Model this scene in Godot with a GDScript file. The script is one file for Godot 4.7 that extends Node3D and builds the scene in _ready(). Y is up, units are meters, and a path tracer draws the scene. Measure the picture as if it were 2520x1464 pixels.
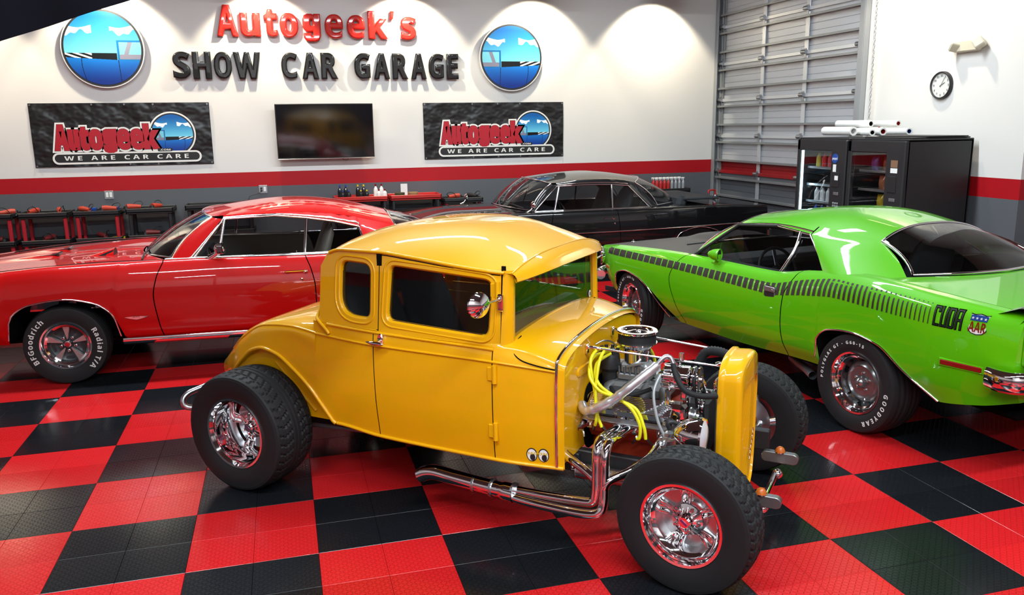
extends Node3D
# An indoor show car garage: four cars on a red and black tile floor.

class Buf:
	var v := PackedVector3Array()
	var n := PackedVector3Array()
	var t := PackedVector2Array()
	var ix := PackedInt32Array()
	var xf := Transform3D.IDENTITY

	func grid(rows: Array, flip := false, wu := false, wv := false) -> Buf:
		var rn := rows.size()
		var cn: int = rows[0].size()
		var base := v.size()
		var f := flip != (xf.basis.determinant() < 0.0)
		for i in rn:
			var row: PackedVector3Array = rows[i]
			for j in cn:
				v.append(xf * row[j])
				n.append(Vector3.ZERO)
				t.append(Vector2(float(j) / (cn - 1), float(i) / (rn - 1)))
		for i in rn - 1:
			for j in cn - 1:
				var a := base + i * cn + j
				var b := a + 1
				var c := a + cn
				var d := c + 1
				var m := (v[d] - v[a]).cross(v[c] - v[b])
				if not f:
					m = -m
					ix.append_array([a, b, d, a, d, c])
				else:
					ix.append_array([a, d, b, a, c, d])
				n[a] += m
				n[b] += m
				n[c] += m
				n[d] += m
		if wu:
			for i in rn:
				var a := base + i * cn
				var s := n[a] + n[a + cn - 1]
				n[a] = s
				n[a + cn - 1] = s
		if wv:
			for j in cn:
				var s := n[base + j] + n[base + (rn - 1) * cn + j]
				n[base + j] = s
				n[base + (rn - 1) * cn + j] = s
		for k in range(base, v.size()):
			n[k] = n[k].normalized() if n[k].length_squared() > 1e-20 else Vector3.UP
		return self

	func face(pts: PackedVector3Array) -> Buf:  # a flat convex polygon, its front where the points run clockwise
		var base := v.size()
		var f := xf.basis.determinant() < 0.0
		for p in pts:
			v.append(xf * p)
			t.append(Vector2(p.x, p.y))
		var m := Vector3.ZERO
		for k in range(1, pts.size() - 1):
			m += (v[base + k + 1] - v[base]).cross(v[base + k] - v[base])
		m = m.normalized() * (-1.0 if f else 1.0)
		for p in pts:
			n.append(m)
		for k in range(1, pts.size() - 1):
			if f:
				ix.append_array([base, base + k + 1, base + k])
			else:
				ix.append_array([base, base + k, base + k + 1])
		return self

	func cap(poly: PackedVector2Array, z: float, front := true) -> Buf:  # a flat polygon of any outline across z
		var tri := Geometry2D.triangulate_polygon(poly)
		if tri.is_empty():  # an outline that crosses itself is cleaned first
			for q in Geometry2D.offset_polygon(poly, -0.0003):
				if not Geometry2D.is_polygon_clockwise(q) and not Geometry2D.triangulate_polygon(q).is_empty():
					cap(q, z, front)
			return self
		var base := v.size()
		var f := xf.basis.determinant() < 0.0
		var m := (xf.basis * Vector3(0, 0, 1 if front else -1)).normalized()
		for p in poly:
			v.append(xf * Vector3(p.x, p.y, z))
			n.append(m)
			t.append(p)
		for k in range(0, tri.size(), 3):
			var a := poly[tri[k]]
			var b := poly[tri[k + 1]]
			var c := poly[tri[k + 2]]
			var cw := (b - a).cross(c - a) < 0.0
			if cw == (front != f):
				ix.append_array([base + tri[k], base + tri[k + 1], base + tri[k + 2]])
			else:
				ix.append_array([base + tri[k], base + tri[k + 2], base + tri[k + 1]])
		return self

	func prism(poly: PackedVector2Array, z0: float, z1: float, bevel := 0.0, back := true) -> Buf:
		var p := poly.duplicate()
		if Geometry2D.is_polygon_clockwise(p):
			p.reverse()
		var ring := func(q: PackedVector2Array, z: float) -> PackedVector3Array:
			var r := PackedVector3Array()
			for e in q:
				r.append(Vector3(e.x, e.y, z))
			r.append(r[0])
			return r
		var top := p
		if bevel > 0.0:
			top = G.inset(p, bevel)
		for k in p.size():
			var a := p[k]
			var b := p[(k + 1) % p.size()]
			face([Vector3(a.x, a.y, z1 - bevel), Vector3(b.x, b.y, z1 - bevel), Vector3(b.x, b.y, z0), Vector3(a.x, a.y, z0)])
			if bevel > 0.0:
				var c := top[k]
				var d := top[(k + 1) % p.size()]
				face([Vector3(c.x, c.y, z1), Vector3(d.x, d.y, z1), Vector3(b.x, b.y, z1 - bevel), Vector3(a.x, a.y, z1 - bevel)])
		cap(top, z1, true)
		if back:
			cap(p, z0, false)
		return self

	func box(size: Vector3, at := Vector3.ZERO, bevel := 0.004, basis := Basis.IDENTITY) -> Buf:
		var keep := xf
		xf = xf * Transform3D(basis, at)
		var h := size / 2.0
		var w := minf(bevel, minf(h.x, minf(h.y, h.z)) * 0.6)
		var i := h - Vector3.ONE * w
		for s in [-1.0, 1.0]:
			rect(Vector3(s * h.x, 0, 0), Vector3(0, i.y, 0), Vector3(0, 0, i.z), Vector3(s, 0, 0))
			rect(Vector3(0, s * h.y, 0), Vector3(0, 0, i.z), Vector3(i.x, 0, 0), Vector3(0, s, 0))
			rect(Vector3(0, 0, s * h.z), Vector3(i.x, 0, 0), Vector3(0, i.y, 0), Vector3(0, 0, s))
		if w > 0.0005:
			for s in [-1.0, 1.0]:
				for u in [-1.0, 1.0]:
					strip(Vector3(s * h.x, u * i.y, 0), Vector3(s * i.x, u * h.y, 0), Vector3(0, 0, i.z), Vector3(s, u, 0))
					strip(Vector3(s * h.x, 0, u * i.z), Vector3(s * i.x, 0, u * h.z), Vector3(0, i.y, 0), Vector3(s, 0, u))
					strip(Vector3(0, s * h.y, u * i.z), Vector3(0, s * i.y, u * h.z), Vector3(i.x, 0, 0), Vector3(0, s, u))
					for q in [-1.0, 1.0]:
						corner(Vector3(s * h.x, u * i.y, q * i.z), Vector3(s * i.x, u * h.y, q * i.z), Vector3(s * i.x, u * i.y, q * h.z), Vector3(s, u, q))
		xf = keep
		return self

	func rect(c: Vector3, a: Vector3, b: Vector3, out: Vector3) -> void:
		var p := [c - a - b, c + a - b, c + a + b, c - a + b]
		if (p[2] - p[0]).cross(p[1] - p[0]).dot(out) < 0.0:
			p.reverse()
		face(PackedVector3Array(p))

	func strip(a: Vector3, b: Vector3, e: Vector3, out: Vector3) -> void:
		var p := [a - e, a + e, b + e, b - e]
		if (p[2] - p[0]).cross(p[1] - p[0]).dot(out) < 0.0:
			p.reverse()
		face(PackedVector3Array(p))

	func corner(a: Vector3, b: Vector3, c: Vector3, out: Vector3) -> void:
		var p := [a, b, c]
		if (c - a).cross(b - a).dot(out) < 0.0:
			p = [a, c, b]
		face(PackedVector3Array(p))

	func lathe(prof: Array, seg := 32, frame := Transform3D.IDENTITY, from := 0.0, to := TAU) -> Buf:  # profile of (radius, height) turned round y; sharp corners stay sharp
		var keep := xf
		xf = xf * frame
		var run := [prof[0]]
		for k in range(1, prof.size()):
			run.append(prof[k])
			var last := k == prof.size() - 1
			if not last:
				var a: Vector2 = (prof[k] - prof[k - 1]).normalized()
				var b: Vector2 = (prof[k + 1] - prof[k]).normalized()
				if a.dot(b) > 0.8:
					continue
			var rows := []
			for q in run:
				var row := PackedVector3Array()
				for s in seg + 1:
					var an := lerpf(from, to, float(s) / seg)
					row.append(Vector3(q.x * cos(an), q.y, q.x * sin(an)))
				rows.append(row)
			grid(rows, false, absf(to - from - TAU) < 0.001)
			run = [prof[k]]
		xf = keep
		return self

	func tube(path: PackedVector3Array, r, seg := 10, caps := true, closed := false) -> Buf:
		var m := path.size()
		var rows := []
		var up := Vector3.UP
		var first := (path[1] - path[0]).normalized()
		if absf(first.dot(up)) > 0.95:
			up = Vector3.RIGHT
		var side := first.cross(up).normalized()
		for k in m:
			var d: Vector3
			if closed:
				d = path[(k + 1) % m] - path[(k - 1 + m) % m]
			else:
				d = path[mini(k + 1, m - 1)] - path[maxi(k - 1, 0)]
			d = d.normalized()
			side = (side - d * side.dot(d)).normalized()
			var nrm := side.cross(d)
			var rad: float = r[k] if r is Array or r is PackedFloat32Array else r
			var row := PackedVector3Array()
			for s in seg + 1:
				var a := TAU * s / seg
				row.append(path[k] + (side * cos(a) + nrm * sin(a)) * rad)
			rows.append(row)
		if closed:
			rows.append(rows[0])
		grid(rows, true, true, closed)
		if caps and not closed:
			var q: PackedVector3Array = rows[0].slice(0, seg)
			face(q)
			q = rows[m - 1].slice(0, seg)
			q.reverse()
			face(q)
		return self

	func ball(c: Vector3, r, seg := 16) -> Buf:
		var rr: Vector3 = r if r is Vector3 else Vector3.ONE * r
		var rows := []
		for i in seg / 2 + 1:
			var a := PI * i / (seg / 2)
			var row := PackedVector3Array()
			for j in seg + 1:
				var b := TAU * j / seg
				row.append(c + Vector3(sin(a) * cos(b) * rr.x, cos(a) * rr.y, sin(a) * sin(b) * rr.z))
			rows.append(row)
		return grid(rows, true, true)

	func take(m: Mesh, frame := Transform3D.IDENTITY) -> Buf:
		var f := xf * frame
		for s in m.get_surface_count():
			var a := m.surface_get_arrays(s)
			var base := v.size()
			var pv: PackedVector3Array = a[Mesh.ARRAY_VERTEX]
			var pn: PackedVector3Array = a[Mesh.ARRAY_NORMAL]
			for k in pv.size():
				v.append(f * pv[k])
				n.append((f.basis * pn[k]).normalized())
				t.append(Vector2(pv[k].x, pv[k].y))
			var id = a[Mesh.ARRAY_INDEX]
			if id == null:
				id = PackedInt32Array(range(pv.size()))
			var fl := f.basis.determinant() < 0.0
			for k in range(0, id.size(), 3):
				if fl:
					ix.append_array([base + id[k], base + id[k + 2], base + id[k + 1]])
				else:
					ix.append_array([base + id[k], base + id[k + 1], base + id[k + 2]])
		return self

	func add(o: Buf, frame := Transform3D.IDENTITY) -> Buf:
		var f := xf * frame
		var base := v.size()
		for k in o.v.size():
			v.append(f * o.v[k])
			n.append((f.basis * o.n[k]).normalized())
		t.append_array(o.t)
		var fl := f.basis.determinant() < 0.0
		for k in range(0, o.ix.size(), 3):
			if fl:
				ix.append_array([base + o.ix[k], base + o.ix[k + 2], base + o.ix[k + 1]])
			else:
				ix.append_array([base + o.ix[k], base + o.ix[k + 1], base + o.ix[k + 2]])
		return self

	func mesh() -> ArrayMesh:
		var a := []
		a.resize(Mesh.ARRAY_MAX)
		a[Mesh.ARRAY_VERTEX] = v
		a[Mesh.ARRAY_NORMAL] = n
		a[Mesh.ARRAY_TEX_UV] = t
		a[Mesh.ARRAY_INDEX] = ix
		var m := ArrayMesh.new()
		m.add_surface_from_arrays(Mesh.PRIMITIVE_TRIANGLES, a)
		return m


class G:
	static func inset(p: PackedVector2Array, d: float) -> PackedVector2Array:  # every corner moved inwards along its bisector; outline counter-clockwise
		var r := PackedVector2Array()
		var m := p.size()
		for k in m:
			var a := (p[k] - p[(k - 1 + m) % m]).normalized()
			var b := (p[(k + 1) % m] - p[k]).normalized()
			var na := Vector2(-a.y, a.x)
			var nb := Vector2(-b.y, b.x)
			var bi := (na + nb)
			if bi.length() < 0.2:
				bi = na
			bi = bi.normalized()
			r.append(p[k] + bi * d / maxf(0.5, bi.dot(na)))
		return r

	static func rrect(w: float, h: float, r: float, seg := 5, c := Vector2.ZERO) -> PackedVector2Array:
		var p := PackedVector2Array()
		for q in 4:
			var cc := Vector2((w / 2 - r) * (1 if q in [0, 3] else -1), (h / 2 - r) * (1 if q in [0, 1] else -1))
			for s in seg + 1:
				var a := PI / 2 * (q + float(s) / seg)
				p.append(c + cc + Vector2(cos(a), sin(a)) * r)
		return p

	static func disc(r: float, seg := 40, c := Vector2.ZERO, ry := 0.0) -> PackedVector2Array:
		var p := PackedVector2Array()
		for k in seg:
			p.append(c + Vector2(cos(TAU * k / seg) * r, sin(TAU * k / seg) * (ry if ry > 0 else r)))
		return p

	static func smooth(p: PackedVector3Array, per := 6, closed := false) -> PackedVector3Array:  # Catmull-Rom through the points
		var r := PackedVector3Array()
		var m := p.size()
		var last := m if closed else m - 1
		for k in last:
			var a := p[(k - 1 + m) % m] if closed else p[maxi(k - 1, 0)]
			var b := p[k]
			var c := p[(k + 1) % m] if closed else p[k + 1]
			var d := p[(k + 2) % m] if closed else p[mini(k + 2, m - 1)]
			for s in per:
				r.append(b.cubic_interpolate(c, a, d, float(s) / per))
		if not closed:
			r.append(p[m - 1])
		return r

	static func smooth2(p: Array, per := 6, closed := false) -> PackedVector2Array:
		var q := PackedVector3Array()
		for e in p:
			q.append(Vector3(e.x, e.y, 0))
		var r := PackedVector2Array()
		for e in smooth(q, per, closed):
			r.append(Vector2(e.x, e.y))
		return r

	static func bend(p: PackedVector3Array, r: float, per := 6) -> PackedVector3Array:  # straight runs with rounded bends
		var o := PackedVector3Array([p[0]])
		for k in range(1, p.size() - 1):
			var a := (p[k - 1] - p[k])
			var b := (p[k + 1] - p[k])
			var d := minf(r, minf(a.length(), b.length()) * 0.48)
			var s := p[k] + a.normalized() * d
			var e := p[k] + b.normalized() * d
			for q in per + 1:
				var u := float(q) / per
				o.append(s.lerp(p[k], u).lerp(p[k].lerp(e, u), u))
		o.append(p[p.size() - 1])
		return o

	static func at(kn: Array, x: float) -> float:  # smooth interpolation through (x, y) knots in rising x
		var m := kn.size()
		if x <= kn[0].x:
			return kn[0].y
		if x >= kn[m - 1].x:
			return kn[m - 1].y
		var k := 0
		while k < m - 2 and x > kn[k + 1].x:
			k += 1
		var a: Vector2 = kn[k]
		var b: Vector2 = kn[k + 1]
		var h := b.x - a.x
		var s := (b.y - a.y) / h
		var sa := s if k == 0 else slope(kn[k - 1], a, b)
		var sb := s if k == m - 2 else slope(a, b, kn[k + 2])
		var u := (x - a.x) / h
		var u2 := u * u
		var u3 := u2 * u
		return a.y * (2 * u3 - 3 * u2 + 1) + b.y * (3 * u2 - 2 * u3) + h * (sa * (u3 - 2 * u2 + u) + sb * (u3 - u2))

	static func slope(a: Vector2, b: Vector2, c: Vector2) -> float:
		var s := (b.y - a.y) / (b.x - a.x)
		var q := (c.y - b.y) / (c.x - b.x)
		if s * q <= 0.0:
			return 0.0
		return 2.0 * s * q / (s + q)


var seen := {}
var font: SystemFont
var serif: SystemFont
var M := {}


func numbered(called: String) -> String:
	var k: int = seen.get(called, 0)
	seen[called] = k + 1
	return called if k == 0 else "%s_%03d" % [called, k]


func tag(o: Node3D, label := "", category := "", group := "", kind := "") -> Node3D:
	if label:
		o.set_meta("label", label)
	if category:
		o.set_meta("category", category)
	if group:
		o.set_meta("group", group)
	if kind:
		o.set_meta("kind", kind)
	return o


func thing(called: String, label: String, category: String, xf := Transform3D.IDENTITY, group := "") -> Node3D:
	var o := Node3D.new()
	o.name = numbered(called)
	o.transform = xf
	add_child(o)
	return tag(o, label, category, group)


func show_mesh(called: String, m, material: Material, parent: Node3D = null) -> MeshInstance3D:
	var o := MeshInstance3D.new()
	o.mesh = m.mesh() if m is Buf else m
	o.material_override = material
	o.name = called if parent else numbered(called)
	if parent:
		parent.add_child(o, true)
	else:
		add_child(o)
	return o


func part(parent: Node3D, called: String, m, material: Material, label := "") -> MeshInstance3D:
	var o := show_mesh(called, m, material, parent)
	if label:
		o.set_meta("label", label)
	return o


func solo(called: String, m, material: Material, label: String, category: String, xf := Transform3D.IDENTITY, group := "") -> MeshInstance3D:
	var o := show_mesh(called, m, material)
	o.transform = xf
	tag(o, label, category, group)
	return o


func struct(called: String, m, material: Material) -> MeshInstance3D:
	var o := show_mesh(called, m, material)
	o.set_meta("kind", "structure")
	return o


func copy_of(o: Node3D, called: String, xf: Transform3D, label: String) -> Node3D:
	var c: Node3D = o.duplicate()
	c.name = numbered(called)
	c.transform = xf
	add_child(c)
	if label:
		c.set_meta("label", label)
	return c


func at(x: float, y: float, z: float, turn := 0.0) -> Transform3D:
	return Transform3D(Basis(Vector3.UP, turn), Vector3(x, y, z))


func lin(r: float, g: float, b: float) -> Color:
	return Color(r, g, b).linear_to_srgb()


func mat(c: Color, rough := 0.6, metal := 0.0, spec := 0.5) -> StandardMaterial3D:
	var m := StandardMaterial3D.new()
	m.albedo_color = c
	m.roughness = rough
	m.metallic = metal
	m.metallic_specular = spec
	m.cull_mode = BaseMaterial3D.CULL_DISABLED
	return m


func paint(c: Color, coat := 1.0) -> StandardMaterial3D:
	var m := mat(c, 0.45, 0.0, 0.3)
	m.clearcoat_enabled = true
	m.clearcoat = coat
	m.clearcoat_roughness = 0.02
	return m


func glass(c: Color, alpha: float, spec := 0.5) -> StandardMaterial3D:
	var m := mat(Color(c.r, c.g, c.b, alpha), 0.02, 0.0, spec)
	m.transparency = BaseMaterial3D.TRANSPARENCY_ALPHA
	return m


func glow(c: Color, e: float) -> StandardMaterial3D:
	var m := mat(c, 0.5)
	m.emission_enabled = true
	m.emission = c
	m.emission_energy_multiplier = e
	return m


func letters(b: Buf, text: String, height: float, depth: float, xf: Transform3D, wide := 1.0, f: Font = null) -> void:  # lettering that faces +z; height is that of a capital
	var tm := TextMesh.new()
	tm.font = f if f else font
	tm.font_size = 64
	tm.pixel_size = height / 45.7
	tm.depth = depth
	tm.curve_step = 1.5
	tm.text = text
	tm.vertical_alignment = VERTICAL_ALIGNMENT_CENTER
	b.take(tm, xf * Transform3D(Basis.from_scale(Vector3(wide, 1, 1)), Vector3.ZERO))


func outline_of(ch: String, f: Font = null) -> Array:  # [outer outlines, holes] of a glyph with a capital height of 1
	if ch == "g":  # a one-storey g with a broad hook
		var o := [[1, 1], [0.68, 1], [0.64, 0.95], [0.52, 1], [0.27, 1], [0.09, 0.95], [0, 0.82], [0, 0.55], [0.09, 0.42], [0.27, 0.37], [0.52, 0.37], [0.62, 0.42], [0.62, 0.23], [0.56, 0.16], [0.46, 0.16], [0.41, 0.21], [0.41, 0.27], [0.04, 0.27], [0.04, 0.14], [0.14, 0.04], [0.32, 0], [0.7, 0], [0.9, 0.05], [1, 0.2]]
		var i := [[0.40, 0.57], [0.38, 0.62], [0.38, 0.78], [0.42, 0.84], [0.58, 0.84], [0.62, 0.78], [0.62, 0.62], [0.58, 0.55], [0.44, 0.53]]
		var ol := PackedVector2Array()
		var il := PackedVector2Array()
		for e in o:
			ol.append(Vector2(e[0], e[1]))
		for e in i:
			il.append(Vector2(e[0], e[1]))
		return [[ol], [il]]
	var ff: Font = f if f else font
	var rid = ff.get_rids()[0]
	var ts = TextServerManager.get_primary_interface()
	var gi = ts.font_get_glyph_index(rid, 64, ch.unicode_at(0), 0)
	var d: Dictionary = ts.font_get_glyph_contours(rid, 64, gi)
	var pts: PackedVector3Array = d.points
	var from := 0
	var loops := []
	for e in d.contours:
		var raw := []
		for k in range(from, e + 1):
			raw.append(pts[k])
		from = e + 1
		var full := []
		for k in raw.size():
			var a: Vector3 = raw[k]
			var b: Vector3 = raw[(k + 1) % raw.size()]
			full.append(a)
			if a.z != 1.0 and b.z != 1.0:
				full.append(Vector3((a.x + b.x) / 2, (a.y + b.y) / 2, 1))
		var start := 0
		while full[start].z != 1.0:
			start += 1
		var out := PackedVector2Array()
		var m := full.size()
		var k := 0
		while k < m:
			var a: Vector3 = full[(start + k) % m]
			var b: Vector3 = full[(start + k + 1) % m]
			out.append(Vector2(a.x, -a.y) / 47.0)
			if b.z != 1.0:
				var c: Vector3 = full[(start + k + 2) % m]
				for s in range(1, 5):
					var u := s / 5.0
					var q := Vector2(a.x, a.y).lerp(Vector2(b.x, b.y), u).lerp(Vector2(b.x, b.y).lerp(Vector2(c.x, c.y), u), u)
					out.append(Vector2(q.x, -q.y) / 47.0)
				k += 2
			else:
				k += 1
		loops.append(out)
	var outer := []
	var holes := []
	for l in loops:
		var inside := false
		for o in loops:
			if o != l and Geometry2D.is_point_in_polygon(l[0], o):
				inside = not inside
		if inside:
			if not Geometry2D.is_polygon_clockwise(l):
				l.reverse()
			holes.append(l)
		else:
			if Geometry2D.is_polygon_clockwise(l):
				l.reverse()
			outer.append(l)
	return [outer, holes]


func bridged(outer: PackedVector2Array, holes: Array) -> PackedVector2Array:  # one outline with each hole cut in from the nearest corner
	var p := outer
	for h in holes:
		var best := INF
		var bi := 0
		var bj := 0
		for i in p.size():
			for j in h.size():
				var dd: float = p[i].distance_squared_to(h[j])
				if dd < best:
					best = dd
					bi = i
					bj = j
		var q := p.slice(0, bi + 1)
		for j in h.size() + 1:
			q.append(h[(bj + j) % h.size()])
		q.append_array(p.slice(bi))
		p = q
	return p
const TILE := 0.3048


func _ready():
	# camera
	var cam := Camera3D.new()
	cam.name = "camera"
	cam.position = Vector3(1.1699, 2.0202, 4.3681)
	cam.rotation = Vector3(-0.207063, -0.270853, -0.014794)
	cam.fov = rad_to_deg(2.0 * atan(732.0 / 2009.24))
	cam.near = 0.05
	cam.far = 100.0
	add_child(cam)
	# air outside the closed hall, and the exposure
	var we := WorldEnvironment.new()
	we.name = "environment"
	var env := Environment.new()
	env.background_mode = Environment.BG_COLOR
	env.background_color = Color(0.02, 0.02, 0.02)
	env.tonemap_mode = Environment.TONE_MAPPER_LINEAR
	env.tonemap_exposure = 1.9
	env.sdfgi_enabled = true
	env.ssao_enabled = true
	env.ssil_enabled = true
	we.environment = env
	add_child(we)
	font = SystemFont.new()
	font.font_names = PackedStringArray(["Droid Sans"])
	font.font_weight = 700
	serif = SystemFont.new()
	serif.font_names = PackedStringArray(["Droid Serif"])
	serif.font_weight = 700
	materials()
	# lamps: strip lights under the ceiling, spots that wash the sign wall and the side wall
	for row in [[-0.6, -3.0, 3, 3.0], [-0.6, 3.4, 3, 3.0], [-0.6, 7.6, 2, 4.0]]:
		for k in row[2]:
			strip_light(row[0] + 2.9 * k, row[1])
	var where := ["above the left emblem sign", "above the red letters, left one", "above the red letters, right one", "above the right emblem sign", "near the roller door, partly in view at the top"]
	for k in 5:
		flood_light(Vector3(-0.9 + 1.97 * k, 3.87, -7.5), 0.0, where[k])
	flood_light(Vector3(-2.87, 3.87, -7.5), 0.0, "at the far left of the sign wall")
	flood_light(Vector3(7.62, 4.15, -3.45), -PI / 2, "above the vending machines")
	room()
	wall_signs()
	roll_door()
	side_wall_things()
	vending()
	carts()
	coupe()
	red_car()
	black_car()
	green_car()


func materials() -> void:
	M.white = mat(lin(0.72, 0.71, 0.69), 0.55, 0.0, 0.3)
	M.band = mat(lin(0.40, 0.006, 0.012), 0.45, 0.0, 0.4)
	M.dado = mat(lin(0.105, 0.112, 0.125), 0.5, 0.0, 0.4)
	M.black = mat(lin(0.012, 0.012, 0.013), 0.5)
	M.soft_black = mat(lin(0.016, 0.016, 0.017), 0.8, 0.0, 0.3)
	M.gloss_black = paint(lin(0.008, 0.008, 0.009))
	M.chrome = mat(lin(0.86, 0.86, 0.88), 0.05, 1.0)
	M.steel = mat(lin(0.55, 0.56, 0.58), 0.28, 1.0)
	M.dull_steel = mat(lin(0.36, 0.37, 0.39), 0.42, 0.9)
	M.galv = mat(lin(0.34, 0.36, 0.38), 0.4, 0.35)
	M.cast = mat(lin(0.16, 0.16, 0.165), 0.5, 0.7)
	M.rubber = mat(lin(0.013, 0.013, 0.014), 0.62, 0.0, 0.35)
	M.print_white = mat(lin(0.78, 0.78, 0.76), 0.5)
	M.tire_white = mat(lin(0.66, 0.66, 0.64), 0.6)
	M.red_plastic = mat(lin(0.50, 0.020, 0.018), 0.35)
	M.red_leg = mat(lin(0.42, 0.012, 0.022), 0.4)
	M.black_plastic = mat(lin(0.014, 0.014, 0.016), 0.45)
	M.tinted = glass(Color(0.01, 0.013, 0.014), 0.42)
	M.clear = glass(Color(0.5, 0.55, 0.52), 0.06)
	M.green_glass = glass(Color(0.14, 0.2, 0.06), 0.34)
	M.amber = paint(lin(0.45, 0.10, 0.008))
	M.lens_red = paint(lin(0.22, 0.004, 0.004))
	M.cloth_black = mat(lin(0.006, 0.006, 0.009), 0.95, 0.0, 0.1)
	M.seat_dark = mat(lin(0.020, 0.024, 0.03), 0.75)
	M.seat_pale = mat(lin(0.50, 0.49, 0.44), 0.55)
	M.under = mat(lin(0.006, 0.006, 0.006), 0.9, 0.0, 0.1)
	M.wood = mat(lin(0.36, 0.20, 0.075), 0.7)
	M.blue = mat(lin(0.01, 0.06, 0.30), 0.4)
	M.yellow_plastic = mat(lin(0.62, 0.50, 0.02), 0.45)
	M.orange = mat(lin(0.50, 0.05, 0.025), 0.45)
	M.paper = mat(lin(0.8, 0.8, 0.78), 0.8)
	M.beige = mat(lin(0.60, 0.56, 0.44), 0.5)


func strip_light(x: float, z: float) -> void:
	var y := 4.9
	var o := thing("ceiling_light", "long fluorescent ceiling light over the cars, %s" % ("%s row, lamp %d from the left" % ["wall side" if z < 0 else ("middle" if z < 5 else "rear"), int((x + 0.6) / 2.9 + 1.1)]), "ceiling light", at(x, y, z), "strip lights under the ceiling")
	var b := Buf.new()
	b.box(Vector3(2.44, 0.06, 0.3), Vector3(0, 0.05, 0), 0.01)
	part(o, "housing", b, M.white)
	b = Buf.new()
	b.box(Vector3(2.40, 0.03, 0.24), Vector3(0, 0.01, 0), 0.008)
	part(o, "diffuser", b, glow(Color(0.93, 0.975, 1.0), 3.0))
	var l := AreaLight3D.new()
	l.name = "lamp"
	l.area_size = Vector2(2.38, 0.22)
	l.rotation = Vector3(-PI / 2, 0, 0)
	l.position = Vector3(0, -0.012, 0)
	l.light_color = Color(0.93, 0.975, 1.0)
	l.light_energy = 10.0
	l.area_normalize_energy = true
	l.area_range = 30.0
	l.shadow_enabled = true
	o.add_child(l)


func flood_light(p: Vector3, turn: float, where: String) -> void:  # a black wall washer that throws its light at the wall beside it
	var o := thing("flood_light", "black box floodlight washing the wall, " + where, "floodlight", at(p.x, p.y, p.z, turn), "black box floodlights")
	var b := Buf.new()
	b.box(Vector3(0.56, 0.16, 0.24), Vector3(0, 0.10, 0.04), 0.012)
	b.box(Vector3(0.5, 0.02, 0.02), Vector3(0, 0.01, -0.06), 0.004)
	part(o, "housing", b, M.black)
	b = Buf.new()
	b.box(Vector3(0.50, 0.012, 0.12), Vector3(0, 0.016, 0.0), 0.003)
	part(o, "lamp_glass", b, glow(Color(1.0, 0.93, 0.78), 2.0))
	b = Buf.new()
	b.box(Vector3(0.04, 0.6, 0.04), Vector3(0, 0.45, 0.1))
	part(o, "bracket", b, M.black)
	var l := SpotLight3D.new()
	l.name = "lamp"
	l.position = Vector3(0, -0.01, 0)
	l.rotation = Vector3(deg_to_rad(-50), 0, 0)
	l.spot_angle = 52.0
	l.spot_angle_attenuation = 0.25
	l.light_color = Color(1.0, 0.945, 0.83)
	l.light_energy = 2.2
	l.light_size = 0.05
	l.spot_range = 30.0
	l.spot_attenuation = 2.0
	l.shadow_enabled = true
	o.add_child(l)


func plate_texture() -> ImageTexture:  # the raised bars of a tread plate, as a height map made into normals
	var s := 512
	var cells := 8
	var im := Image.create(s, s, false, Image.FORMAT_RF)
	var cell := float(s) / cells
	for y in s:
		for x in s:
			var best := 0.0
			var ci := floori(x / cell)
			var cj := floori(y / cell)
			for di in [-1, 0, 1]:
				for dj in [-1, 0, 1]:
					var i: int = ci + di
					var j: int = cj + dj
					var dx := x - (i + 0.5) * cell
					var dy := y - (j + 0.5) * cell
					var sgn := 1.0 if posmod(i + j, 2) == 0 else -1.0
					var u := (dx + sgn * dy) * 0.7071 / cell
					var w := (dx - sgn * dy) * 0.7071 / cell
					var k := 1.0 - pow(absf(u) / 0.50, 2.0)
					if k > 0.0:
						var hw := 0.105 * sqrt(k) + 0.01
						var h := 1.0 - pow(absf(w) / hw, 2.0)
						if h > 0.0:
							best = maxf(best, minf(1.0, h * 1.4) * minf(1.0, k * 2.0))
			im.set_pixel(x, y, Color(best, best, best))
	im.convert(Image.FORMAT_RGBA8)
	im.bump_map_to_normal_map(14.0)
	return ImageTexture.create_from_image(im)


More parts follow.
